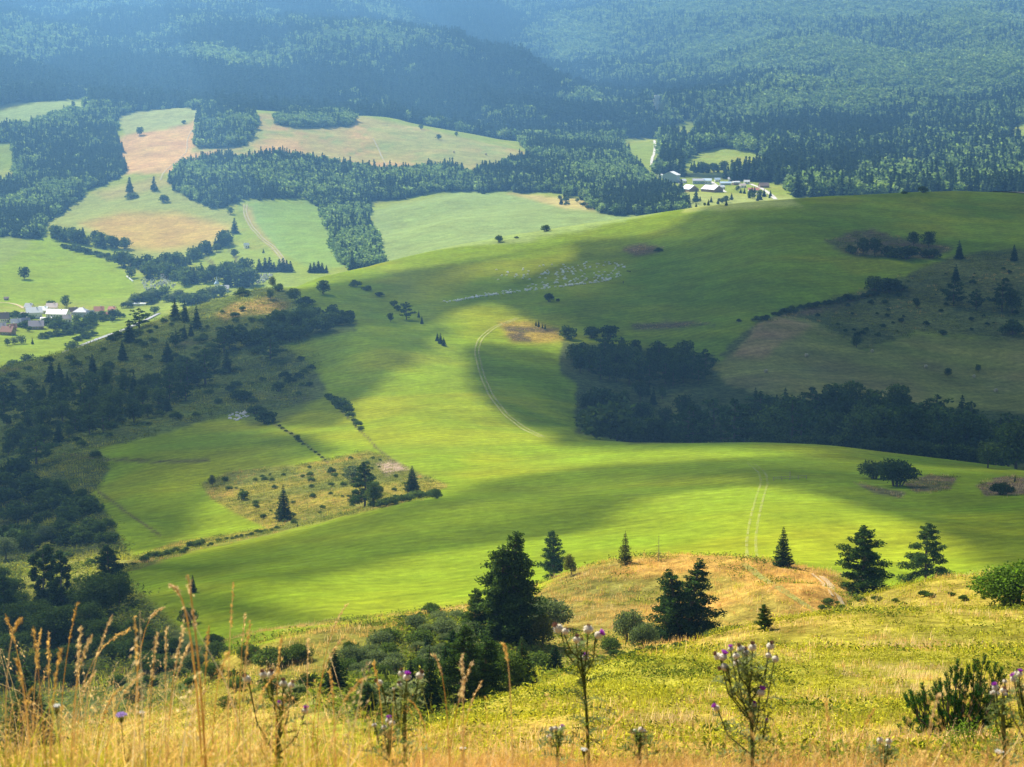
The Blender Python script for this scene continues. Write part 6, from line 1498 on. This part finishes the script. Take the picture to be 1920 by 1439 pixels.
TF = [tuft(1, 34, .16, .42, .006, .06, MB_GREEN), tuft(2, 30, .22, .50, .0045, .07, MB_GOLD, .35), tuft(3, 30, .22, .46, .004, .07, MB_ORANGE, .4), tuft(4, 14, .35, .62, .0035, .08, MB_GOLD, .9, .55), tuft(5, 10, .25, .5, .004, .08, MB_PALE, .3, .8), herb(6, MB_HERB, 50, .1, .2, .018), tuft(7, 34, .2, .44, .005, .07, MB_GREEN, .1)]
n = 5200; a = RNG.uniform(-.36, .36, n); d = np.sqrt(RNG.uniform(2.6 ** 2, 11.5 ** 2, n)); x = d * np.sin(a); y = d * np.cos(a); z = ground_z(x, y)
pxx = a / .2625 * 960 + 960   # bearing across the frame
left = 1 - smooth(350, 900, pxx); gn = fbm(x + 40, y, 1.1, 3)
kind = np.empty(n, int); sc = np.empty(n)
for i in range(n):
    r = random.random(); L_ = left[i]; g = gn[i]
    if L_ > .3 and (r < .60 or g > .2): kind[i] = random.choice([0, 6, 0, 5])
    elif L_ > .5: kind[i] = random.choice([0, 0, 6, 1, 5, 3, 6, 4]) if g > -.05 else random.choice([1, 3, 1, 0, 4, 5])
    else: kind[i] = random.choice([1, 2, 2, 2, 1, 4, 3, 2]) if (g > -.2 or r < .75) else random.choice([0, 5, 6])
    row = 1412 - 42 * L_ + 34 * gn[i] + random.uniform(-10, 26); tt = float(pix_dir(pxx[i], row)[1]); sc[i] = np.clip((d[i] * tt - z[i]) / .46, .22, 1.1) * random.uniform(.72, 1.06)
mass('grass', 'tall dry golden grass with seed heads along the bottom of the view', np.stack([x, y, z - .02], 1), RNG.uniform(0, 6.28, n), np.stack([sc, sc, sc], 1), kind, TF, RNG.normal(0, .10, (n, 2)))
WISP = [tuft(31, 9, .30, .60, .0028, .10, MB_GOLD, .5, .9), tuft(32, 9, .30, .62, .0028, .10, MB_PALE, .35, 1.0), tuft(33, 12, .25, .55, .0034, .09, MB_GREEN, .0, .6), tuft(34, 8, .3, .6, .0026, .12, MB_ORANGE, .6, .8)]
n = 260; a = RNG.uniform(-.30, .30, n); d = np.sqrt(RNG.uniform(3.6 ** 2, 8.5 ** 2, n)); keep = RNG.random(n) < 1.05 - smooth(-.14, .10, a) * .85; a, d = a[keep], d[keep]; n = len(a); x = d * np.sin(a); y = d * np.cos(a); z = ground_z(x, y)
pq = a / .2625 * 960 + 960; row = np.interp(pq, [0, 300, 620, 800, 1100, 1920], [1256, 1278, 1302, 1318, 1352, 1358]) + RNG.normal(0, 26, n); tt = pix_dir(pq, row)[1]; s = np.clip((d * tt - z) / .52, .3, 1.8)
mass('grass', 'thin wispy grass blades standing above the dry grass at the left', np.stack([x, y, z - .02], 1), RNG.uniform(0, 6.28, n), np.stack([s, s, s], 1), RNG.integers(0, 4, n), WISP, RNG.normal(0, .12, (n, 2)))
# short turf and herbs over the near hillside, thinning with distance
HB = [herb(11, MB_HERB, 22, .16, .12, .035), herb(12, MB_GREEN, 22, .16, .12, .035), tuft(13, 16, .10, .26, .012, .12, MB_GOLD), tuft(14, 16, .08, .24, .014, .12, MB_GREEN), herb(15, leaf_mat('dark_herbs', (.08, .11, .018), (.17, .19, .025), .35), 26, .2, .16, .045), tuft(16, 12, .12, .30, .012, .12, MB_PALE)]


def turf(name, label, dens, d0, d1, a0, a1, s0, s1, weights, polys=None, region_fn=None):
    x, y, z = polar_points(dens, d0, d1, a0, a1); m = visible(x, y, z, 1.0)
    if polys: m &= pick(x, y, z, polys)
    x, y, z = x[m], y[m], z[m]; g = fbm(x, y, 3.5 + d0 * .03, 3) + RNG.normal(0, .18, len(x))
    order = np.array(weights); k = order[np.clip(((g + .55) / 1.1 * len(order)).astype(int), 0, len(order) - 1)]
    s = RNG.uniform(s0, s1, len(x)); mass(name, label, np.stack([x, y, z - .01], 1), RNG.uniform(0, 6.28, len(x)), np.stack([s, s, s * RNG.uniform(.6, 1.1, len(x))], 1), k, HB)


turf('grass', 'short flowery turf on the near slope', 10, 11, 60, -.30, .36, .7, 1.3, [5, 2, 3, 1, 0, 3, 1, 0, 3, 4])
turf('grass', 'rough turf on the middle of the near slope', 2.6, 60, 138, -.30, .36, 1.0, 2.0, [5, 2, 3, 1, 0, 3, 1, 0, 3, 4])
turf('grass', 'rough dry grass on the knoll and the golden slope', .75, 138, 275, -.28, .30, 1.8, 3.4, [2, 5, 2, 2, 3, 2, 0, 4, 4])
turf('undergrowth', 'weeds and thistles of the scrubby ditch', .32, 300, 800, -.26, .0, 2.4, 4.5, [2, 3, 0, 4, 4, 0], [[(380, 905), (430, 885), (560, 872), (690, 845), (735, 862), (790, 890), (842, 910), (812, 932), (700, 957), (560, 988), (500, 1003), (380, 1028), (240, 1072), (238, 1050), (330, 1018), (500, 990), (440, 962), (395, 935)]])
turf('undergrowth', 'low scrub over the shaded left hillside', .07, 420, 1250, -.30, -.05, 4, 11, [0, 3, 4, 4, 4, 0], [[(-60, 695), (100, 668), (330, 588), (500, 535), (560, 575), (600, 690), (560, 760), (380, 790), (200, 840), (0, 890), (-60, 900)]])
turf('undergrowth', 'low scrub in the lower left valley', .20, 250, 900, -.30, -.10, 3, 9, [0, 3, 0, 4, 4, 0], [[(-60, 880), (190, 850), (205, 880), (175, 930), (210, 975), (240, 1040), (240, 1080), (330, 1190), (340, 1270), (-60, 1330)]])
turf('undergrowth', 'low scrub over the shaded right hillside', .05, 800, 1350, .08, .30, 4, 9, [2, 0, 4, 4, 0, 4], [[(1420, 606), (1600, 548), (1790, 478), (1990, 468), (1990, 640), (1720, 624), (1625, 656), (1560, 622), (1500, 596)], [(1190, 470), (1245, 465), (1240, 475)], [(1545, 452), (1635, 430), (1790, 465), (1740, 486), (1610, 482)]])
turf('undergrowth', 'tall dry weeds on the bare banks and mounds of the meadow', .16, 350, 1500, -.02, .30, 2, 4.5, [2, 5, 0, 4, 2, 5], [[(1690, 902), (1740, 888), (1794, 895), (1785, 920), (1720, 926)], [(1828, 908), (1880, 892), (1990, 900), (1990, 928), (1850, 934)], [(1158, 466), (1200, 456), (1247, 465), (1190, 481)], [(1595, 903), (1700, 925), (1690, 938)], [(935, 605), (985, 600), (1045, 615), (1060, 640), (960, 642)], [(1178, 604), (1340, 606), (1270, 618), (1190, 620)]])
turf('undergrowth', 'brambles filling the hollow below the knoll', 1.1, 80, 262, -.16, .05, 2.5, 5, [0, 4, 4, 0, 3], [[(640, 1250), (700, 1205), (780, 1170), (860, 1150), (920, 1180), (1060, 1240), (1000, 1310), (850, 1370), (700, 1370), (600, 1330)]])


# ------------------------------------------------------------------ single stems, thistles and flowers near the camera
def W(px, py, d):
    """point on the sight line at ground distance d"""
    a, t = pix_dir(px, py); a = float(a); return np.array([d * math.sin(a), d * math.cos(a), d * float(t)])


def obj_part(nm, b, m, root, par=None):
    o = bpy.data.objects.new(nm, b.mesh(nm, m)); COL.objects.link(o); o.parent = par or root
    return o


def root_at(nm, p):
    r = bpy.data.objects.new(nm, None); COL.objects.link(r); r.location = tuple(p); r.empty_display_size = .1; return r


def stem_thing(tip, bend, d, lean=0, lab=None, thick=.0012, hl=.13):
    """a tall grass stalk whose seed head ends at the given photo point"""
    T = W(*tip, d); bx = tip[0] - lean; a, _ = pix_dir(bx, 1300); base = np.array([d * math.sin(float(a)), d * math.cos(float(a)), 0]); base[2] = float(ground_z(base[0], base[1])[0])
    r = root_at('grass_stem', base); tp = T - base; pts = []
    for i in range(11):
        u = i / 10; p = tp * u; p[0] = tp[0] * (u ** 2.4 if abs(bend) > 0 else u); p[2] = tp[2] * (u + bend * .22 * u * (1 - u) * 4 * .25 + abs(bend) * .16 * math.sin(math.pi * u) * u); pts.append(p)
    b = Buf(); b.tube(pts, [thick * (1.5 - u / 11) for u in range(11)], 5); obj_part('stem', b, MB_GOLD if random.random() < .7 else MB_PALE, r)
    nrg = np.random.default_rng(int(tip[0])); k = 46; t = nrg.random(k); seg = np.array(pts); L_ = np.linalg.norm(tp); s = 1 - t * hl / L_
    c = np.stack([np.interp(s, np.linspace(0, 1, 11), seg[:, q]) for q in range(3)], 1) + nrg.normal(0, .0024, (k, 3)); dv_ = seg[-1] - seg[-2]; dv_ /= np.linalg.norm(dv_)
    b = Buf(); b.quads(c, .0034, 0, 1.9, np.tile(dv_, (k, 1)), nrg); obj_part('seed_head', b, MB_PALE if random.random() < .4 else MB_GOLD, r)
    tag(r, lab or 'slender golden grass stalk with a drooping seed head rising from the dry grass', 'grass stem', 'grass stalks above the dry grass')


for tip, bend, lean in (((10, 1152), .5, -45), ((40, 1160), 1.2, 40), ((62, 1175), .3, -20), ((77, 1181), .2, 22), ((91, 1183), .1, 2), ((114, 1218), .6, 30), ((146, 1130), .1, 40), ((152, 1176), .1, 22), ((172, 1193), .8, 50), ((211, 1152), .2, 70),
                         ((245, 1180), 1.0, 120), ((253, 1157), .2, -6), ((295, 1186), .2, 24), ((307, 1140), 1.3, 60), ((312, 1175), .1, 5), ((345, 1180), .3, 38), ((355, 1210), .6, 50), ((392, 1173), .4, 14), ((438, 1094), .1, 14), ((469, 1163), .4, 18),
                         ((460, 1150), .2, 14), ((430, 1222), .9, 40), ((528, 1190), .3, 15), ((578, 1196), .1, 4), ((640, 1198), .6, 60), ((618, 1256), .9, -10), ((652, 1133), .7, 60), ((700, 1240), .4, -18), ((812, 1226), 1.0, -30), ((866, 1226), .2, -4),
                         ((942, 1207), 1.3, -20), ((905, 1276), .3, 40), ((885, 1242), .4, 50), ((1190, 1330), .8, 70), ((1548, 1305), .5, -14), ((30, 1235), 1.0, -24), ((180, 1260), .9, 46), ((228, 1290), .9, 60), ((520, 1262), .8, 60), ((690, 1268), 1.0, 90),
                         ((60, 1290), .7, 30), ((270, 1262), .9, 90), ((392, 1288), .8, 60), ((765, 1310), .7, -40), ((1640, 1330), .6, 40), ((1760, 1300), .5, 30)):
    stem_thing(tip, bend, random.uniform(4.2, 6.4), lean)
stem_thing((352, 1078), .3, 4.3, -32, 'tallest golden grass stalk crossing the small lone conifer', .0026, .16)
stem_thing((318, 1098), 1.4, 4.35, -60, 'arching grass stalk reaching left beside the tallest one', .0022, .12)

M_THST = leaf_mat('thistle_green', (.075, .095, .03), (.14, .16, .06), .2, var=.3); M_THLF = leaf_mat('thistle_leaf', (.10, .13, .045), (.22, .24, .11), .35, var=.35)
M_WOOLY = simple_mat('cobwebby_head', (.50, .44, .33), .95, .2, 60); M_PURP = leaf_mat('purple_florets', (.34, .06, .42), (.50, .10, .58), .35, (1, .8, 1), .3); M_DRYF = leaf_mat('dried_florets', (.14, .075, .055), (.24, .13, .10), .2, (1, 1, 1), .3); M_STRAWL = leaf_mat('yellowed_leaf', (.50, .40, .06), (.62, .5, .1), .4, (1, 1, 1), .2)


def thistle(label, base_px, d, stem_pts, heads, leaves, seed, leafy_from=.15):
    """woolly thistle; points are (photo x, y) laid out on the plant at its own distance, with real depth between branches"""
    rg = np.random.default_rng(seed); a, _ = pix_dir(base_px, 1380); bx, by = d * math.sin(float(a)), d * math.cos(float(a)); bz = float(ground_z(bx, by)[0]); base = np.array([bx, by, bz]); r = root_at('thistle', base)
    main = [np.zeros(3)] + [W(x, y, d) - base for x, y in stem_pts]
    b = Buf(); m = len(main); b.tube(main, [.0075 - .0045 * i / m for i in range(m)], 7)
    mp = np.array(main); axis_z = mp[:, 2]
    lf = Buf()

    def leaf(p0, dirv, ln_, buf=lf):
        dirv = dirv / np.linalg.norm(dirv); side = np.cross(dirv, [0, 0, 1.0]); side /= np.linalg.norm(side) + 1e-9; n = 7; prev = None
        for i in range(n + 1):
            u = i / n; c = p0 + dirv * ln_ * u + np.array([0, 0, ln_ * (.25 * u - .55 * u * u)]); ww = .0045 * (1 - u * .8)
            cur = (c - side * ww, c + side * ww)
            if prev is not None: buf.add([prev[0], prev[1], cur[1], cur[0]], [(0, 1, 2, 3)])
            if 0 < i < n:
                for s in (-1, 1):
                    e = c + side * s * ln_ * .30 * math.sin(math.pi * (u * .8 + .15)) + dirv * ln_ * .10 + np.array([0, 0, rg.uniform(-.01, .018)]); buf.add([c - dirv * .004, c + dirv * .004, e], np.zeros((0, 4), int)); buf.f.append([buf.n - 3, buf.n - 2, buf.n - 1])
            prev = cur
    for i in range(leaves):
        u = leafy_from + (1 - leafy_from) * (i + rg.random()) / leaves; zq = u * axis_z[-1]; p0 = np.array([np.interp(zq, axis_z, mp[:, q]) for q in range(3)]); an = i * 2.4 + rg.random() * .5
        leaf(p0, np.array([math.cos(an), math.sin(an) * .8, rg.uniform(-.1, .9)]), rg.uniform(.07, .15) * (1.15 - .5 * u))
    for (hx_, hy_, sz, typ, tilt) in heads:
        dd = d + rg.uniform(-.12, .12); H = W(hx_, hy_, dd) - base; zj = H[2] - rg.uniform(.10, .22) - abs(H[0] - mp[-1, 0]) * .6; zj = min(zj, axis_z[-1] - .004); zj = max(zj, .1); j = np.array([np.interp(zj, axis_z, mp[:, q]) for q in range(3)])
        mid_ = (j + H) / 2 + np.array([(H[0] - j[0]) * .18, 0, -.015])
        ax_ = np.array([math.sin(tilt), rg.uniform(-.35, .1), math.cos(tilt)]); ax_ /= np.linalg.norm(ax_)
        b.tube([j, mid_, H - ax_ * sz * .45], [.0032, .0026, .0028], 5)
        for q in range(4): leaf(mid_ * (1 - q / 4) + (H - ax_ * sz * .5) * q / 4, np.array([rg.normal(), rg.normal(), .3]), rg.uniform(.035, .07))
        # head: globe narrowing at the neck, covered in fine spines, florets bursting from the top
        t1 = np.cross(ax_, [0, 1, .2]); t1 /= np.linalg.norm(t1); t2 = np.cross(ax_, t1); V = []; rows = 9; kk = 12
        for i in range(rows + 1):
            u = i / rows; rad = sz * .5 * math.sin(math.pi * min(1, u * .86 + .08)) ** .75 * (1 if u < .75 else 1 - (u - .75) * .7)
            for q in range(kk): an = 2 * math.pi * q / kk + (i % 2) * .26; rr = rad * (1 + .06 * rg.normal()); V.append(H + ax_ * sz * (u - .5) * .92 + (t1 * math.cos(an) + t2 * math.sin(an)) * rr)
        hb = Buf(); hb.add(V, [(i * kk + q, i * kk + (q + 1) % kk, (i + 1) * kk + (q + 1) % kk, (i + 1) * kk + q) for i in range(rows) for q in range(kk)]); hb.f.append(list(range(kk))[::-1])
        k = 130; dirs = rg.normal(size=(k, 3)); dirs /= np.linalg.norm(dirs, axis=1)[:, None]; dirs = dirs[(dirs @ ax_) < .75]; c = H + dirs * sz * .50
        for c_, d_ in zip(c, dirs):
            s_ = np.cross(d_, ax_) * sz * .025; hb.add([c_ - s_ - d_ * sz * .06, c_ + s_ - d_ * sz * .06, c_ + d_ * sz * .16 + ax_ * sz * .04], np.zeros((0, 4), int)); hb.f.append([hb.n - 3, hb.n - 2, hb.n - 1])
        ho_ = obj_part('flower_head', hb, M_WOOLY, r)
        fb = Buf(); k = {'p': 170, 'b': 90, 'c': 36}[typ]; spread = {'p': .50, 'b': .36, 'c': .22}[typ]; hgt = {'p': .52, 'b': .52, 'c': .24}[typ]
        for q in range(k):
            an = rg.random() * 6.28; rr = math.sqrt(rg.random()); b0 = H + ax_ * sz * .38 + (t1 * math.cos(an) + t2 * math.sin(an)) * rr * sz * .20; b1 = H + ax_ * sz * (.42 + hgt * rg.uniform(.6, 1) * (1 - .35 * rr * rr)) + (t1 * math.cos(an) + t2 * math.sin(an)) * rr * sz * spread
            s_ = np.array([rg.normal(), rg.normal(), rg.normal()]); s_ *= sz * .022 / np.linalg.norm(s_); fb.add([b0 - s_, b0 + s_, b1 + s_, b1 - s_], [(0, 1, 2, 3)])
        obj_part('florets', fb, M_PURP if typ == 'p' else M_DRYF, r, ho_)
    obj_part('stem', b, M_THST, r); obj_part('foliage', lf, M_THLF, r); tag(r, label, 'thistle'); return r


thistle('tall woolly thistle with a single thick stem in front of the hollow', 1104, 7.0, [(1102, 1385), (1100, 1340), (1096, 1290), (1091, 1245), (1088, 1212)],
        [(1047, 1179, .036, 'b', -.7), (1060, 1184, .026, 'c', .5), (1103, 1180, .036, 'c', .05), (1122, 1191, .030, 'p', .9), (1081, 1200, .028, 'b', .1), (1089, 1208, .030, 'b', .05), (1097, 1234, .026, 'p', .1)], 34, 3, .2)
thistle('bushiest woolly thistle with many cream heads on the golden slope', 1412, 6.8, [(1411, 1400), (1408, 1350), (1405, 1300), (1402, 1265), (1398, 1236)],
        [(1346, 1231, .028, 'b', -.8), (1356, 1232, .030, 'p', .3), (1358, 1251, .030, 'b', -1.9), (1370, 1217, .020, 'p', -.1), (1389, 1217, .028, 'b', -.5), (1397, 1224, .028, 'b', .0), (1411, 1214, .028, 'b', .0), (1444, 1212, .028, 'b', .35), (1441, 1229, .022, 'c', .1),
         (1454, 1236, .026, 'c', .4), (1380, 1230, .024, 'c', -.2), (1381, 1244, .028, 'c', -.4), (1427, 1299, .030, 'p', .3), (1414, 1322, .018, 'p', .1), (1343, 1328, .024, 'p', -.7), (1437, 1352, .013, 'p', .1)], 62, 5, .08)
thistle('thistle beside the low mountain pine at the right edge', 1886, 6.6, [(1884, 1400), (1882, 1350), (1878, 1310)], [(1866, 1289, .022, 'p', -.3), (1881, 1295, .02, 'b', .2), (1869, 1301, .022, 'c', .0), (1861, 1299, .018, 'c', -.6), (1885, 1301, .018, 'b', .5)], 14, 7, .3)
thistle('thistle cut by the right edge of the view', 1932, 6.8, [(1928, 1380), (1920, 1330), (1914, 1295)], [(1901, 1273, .026, 'p', -.3), (1912, 1264, .022, 'p', .1), (1884, 1278, .016, 'c', .0), (1906, 1262, .016, 'c', -.2)], 12, 8, .3)
thistle('woolly thistle standing against the dark conifers of the hollow', 760, 6.4, [(759, 1385), (759, 1340), (760, 1300), (762, 1283)], [(753, 1263, .024, 'b', -.1), (763, 1270, .026, 'p', .1), (749, 1286, .022, 'b', -.1), (787, 1267, .028, 'b', .4), (711, 1281, .024, 'b', -.8), (738, 1292, .010, 'c', 0)], 22, 9, .15)
thistle('dried thistle among the grass left of the dark conical spruce', 520, 6.0, [(522, 1390), (528, 1340), (532, 1295)], [(463, 1274, .026, 'b', -.5), (494, 1266, .024, 'b', -.2), (508, 1265, .024, 'b', .2), (531, 1282, .024, 'b', 0), (546, 1285, .022, 'b', .3), (572, 1333, .022, 'p', .2), (524, 1320, .014, 'p', 0)], 18, 10, .2)
thistle('small purple-topped thistle low in the dry grass below the tall one', 1046, 6.4, [(1046, 1400), (1046, 1378)], [(1034, 1367, .018, 'c', -.2), (1042, 1366, .016, 'c', .1), (1053, 1366, .018, 'p', .3), (1029, 1381, .016, 'c', -.3)], 8, 12, .3)
thistle('small grey thistle low in the grass left of the bushiest one', 1200, 6.4, [(1200, 1404), (1200, 1382)], [(1190, 1372, .018, 'b', -1.2), (1202, 1368, .02, 'c', .4), (1208, 1372, .018, 'c', .2)], 8, 13, .3)
thistle('low thistle with pale seed heads in the grass right of the bushiest one', 1658, 6.2, [(1657, 1410), (1656, 1398)], [(1650, 1388, .02, 'c', -.1), (1666, 1390, .02, 'c', .2), (1665, 1400, .018, 'c', .4)], 8, 14, .3)
thistle('low lilac thistle in the grass between the hollow and the dark spruce', 732, 5.8, [(731, 1400), (730, 1368)], [(729, 1351, .020, 'p', 0), (735, 1356, .018, 'c', .3), (702, 1360, .016, 'c', -.3), (720, 1364, .016, 'c', 0)], 8, 15, .3)

M_YAR = simple_mat('white_florets', (.78, .76, .68), .9, .1, 30); M_LIL = leaf_mat('lilac_petals', (.38, .26, .62), (.5, .36, .72), .35, (1, 1, 1), .2)


def umbel(label, px, py, d, r0, mat, nm='yarrow', cat='flower', group=None):
    T = W(px, py, d); base = T.copy(); base[2] = float(ground_z(T[0], T[1])[0]); r = root_at(nm, base); H = T - base; rg = np.random.default_rng(int(px)); b = Buf(); b.tube([(0, 0, 0), (H * .5 + [.008, 0, 0]), H - [0, 0, .03]], [.0018, .0015, .0013], 5); f = Buf()
    for q in range(16):
        an = q * 2.4; rr = r0 * math.sqrt((q + .5) / 16); e = H + np.array([rr * math.cos(an), rr * math.sin(an), -rr * .25]); b.tube([H - [0, 0, .03], e], [.0009, .0007], 3); f.quads(e + rg.normal(0, r0 * .1, (14, 3)), r0 * .16, .5, 1, None, rg)
    obj_part('stem', b, M_THST, r); obj_part('flower_head', f, mat, r); tag(r, label, cat, group)


for i, (x, y) in enumerate(((106, 1322), (868, 1402), (1873, 1408), (266, 1335), (1095, 1404))):
    umbel('flat-topped white flower head among the dry grass', x, y, random.uniform(4.8, 6.2), .011, M_YAR, group='white flowers in the dry grass')
umbel('single lilac flower on a thin stalk in the left grass', 227, 1338, 5.2, .016, M_LIL, 'scabious')

# ------------------------------------------------------------------ low mountain pine and the bramble at its foot
M_MUGO = leaf_mat('mountain_pine_needles', (.022, .075, .018), (.045, .13, .028), .25, var=.4)
bp_ = hit(1795, 1378, 18, 60); sc = bp_.length / FPX; r = root_at('mountain_pine', bp_); rg = np.random.default_rng(77); tb = Buf(); cb = Buf()
tips = [(1838, 1232), (1850, 1240), (1862, 1250), (1825, 1245), (1812, 1255), (1788, 1238), (1795, 1262), (1775, 1252), (1762, 1268), (1750, 1282), (1768, 1290), (1740, 1292), (1730, 1302), (1718, 1310), (1726, 1330), (1735, 1345), (1712, 1300), (1752, 1310), (1780, 1295), (1800, 1290), (1816, 1280), (1832, 1272), (1848, 1278), (1860, 1288), (1842, 1300), (1825, 1310), (1805, 1315), (1785, 1325), (1765, 1335), (1750, 1350), (1860, 1315), (1866, 1335), (1848, 1330), (1830, 1340), (1700, 1350), (1775, 1360), (1724, 1362), (1742, 1368)]
for i, (x, y) in enumerate(tips):
    T = np.array([(x - 1795) * sc + rg.normal(0, .03), rg.uniform(-.5, .5), (1378 - y) * sc]); B0 = np.array([rg.uniform(-.15, .15) + T[0] * .35, T[1] * .3, -.05]); md = B0 * .45 + T * .55 + np.array([T[0] * .12, 0, -.10]); tb.tube([B0, md, T], [.022, .014, .006], 5)
    twigs = [(T, T - md), (T + [rg.uniform(.05, .13), rg.uniform(-.1, .1), -rg.uniform(.08, .2)], np.array([.5, 0, .8])), (T - [rg.uniform(.05, .13), rg.uniform(-.1, .1), rg.uniform(.08, .2)], np.array([-.5, 0, .8])), (md * .45 + T * .55 + rg.normal(0, .05, 3), T - md), (md + rg.normal(0, .07, 3), np.array([rg.normal(), rg.normal() * .5, 1.0])), (B0 * .4 + md * .6 + rg.normal(0, .08, 3), np.array([rg.normal(), rg.normal() * .5, .8]))]
    for s_, d_ in twigs:
        tb.tube([md, (md + s_) / 2 + [0, 0, -.02], s_], [.008, .006, .004], 4)
        up_ = d_ / np.linalg.norm(d_) * .8 + np.array([0, 0, .35]); up_ /= np.linalg.norm(up_); k = 150; t = rg.random(k); ln_ = .17; c = s_ - up_ * ln_ * (t[:, None] * 1.3 - .25); dd = rg.normal(size=(k, 3)); dd -= (dd @ up_)[:, None] * up_; dd /= np.linalg.norm(dd, axis=1)[:, None]
        dirs = up_ * .75 + dd * .85; cb.quads(c + dd * .026, .0085, 0, 4.6, dirs * 2.2, rg)
a1 = obj_part('trunk', tb, M_BARK, r); a2 = obj_part('crown', cb, M_MUGO, r); tag(r, 'low many-stemmed mountain pine with upright dark shoots at the lower right', 'pine')
bp2 = hit(1835, 1400, 14, 60); bb = Buf(); r2 = root_at('bramble', bp2); sc2 = bp2.length / FPX; sb = Buf()
for i in range(26):
    x = rg.uniform(-62, 60) * sc2; y = rg.uniform(-.3, .3); z = rg.uniform(10, 66) * sc2 * (1 - abs(x) / (110 * sc2)); sb.tube([(x * .5, y * .5, -.05), (x * .9, y, z * .7), (x, y, z)], [.006, .004, .002], 4); k = 46
    bb.quads(np.array([x, y, z * .8]) + rg.normal(0, .075, (k, 3)), .022, .1, .9, None, rg)
obj_part('stem', sb, M_BARK, r2); obj_part('foliage', bb, M_BRIGHT, r2); tag(r2, 'bright green bramble growing at the foot of the mountain pine', 'bramble')
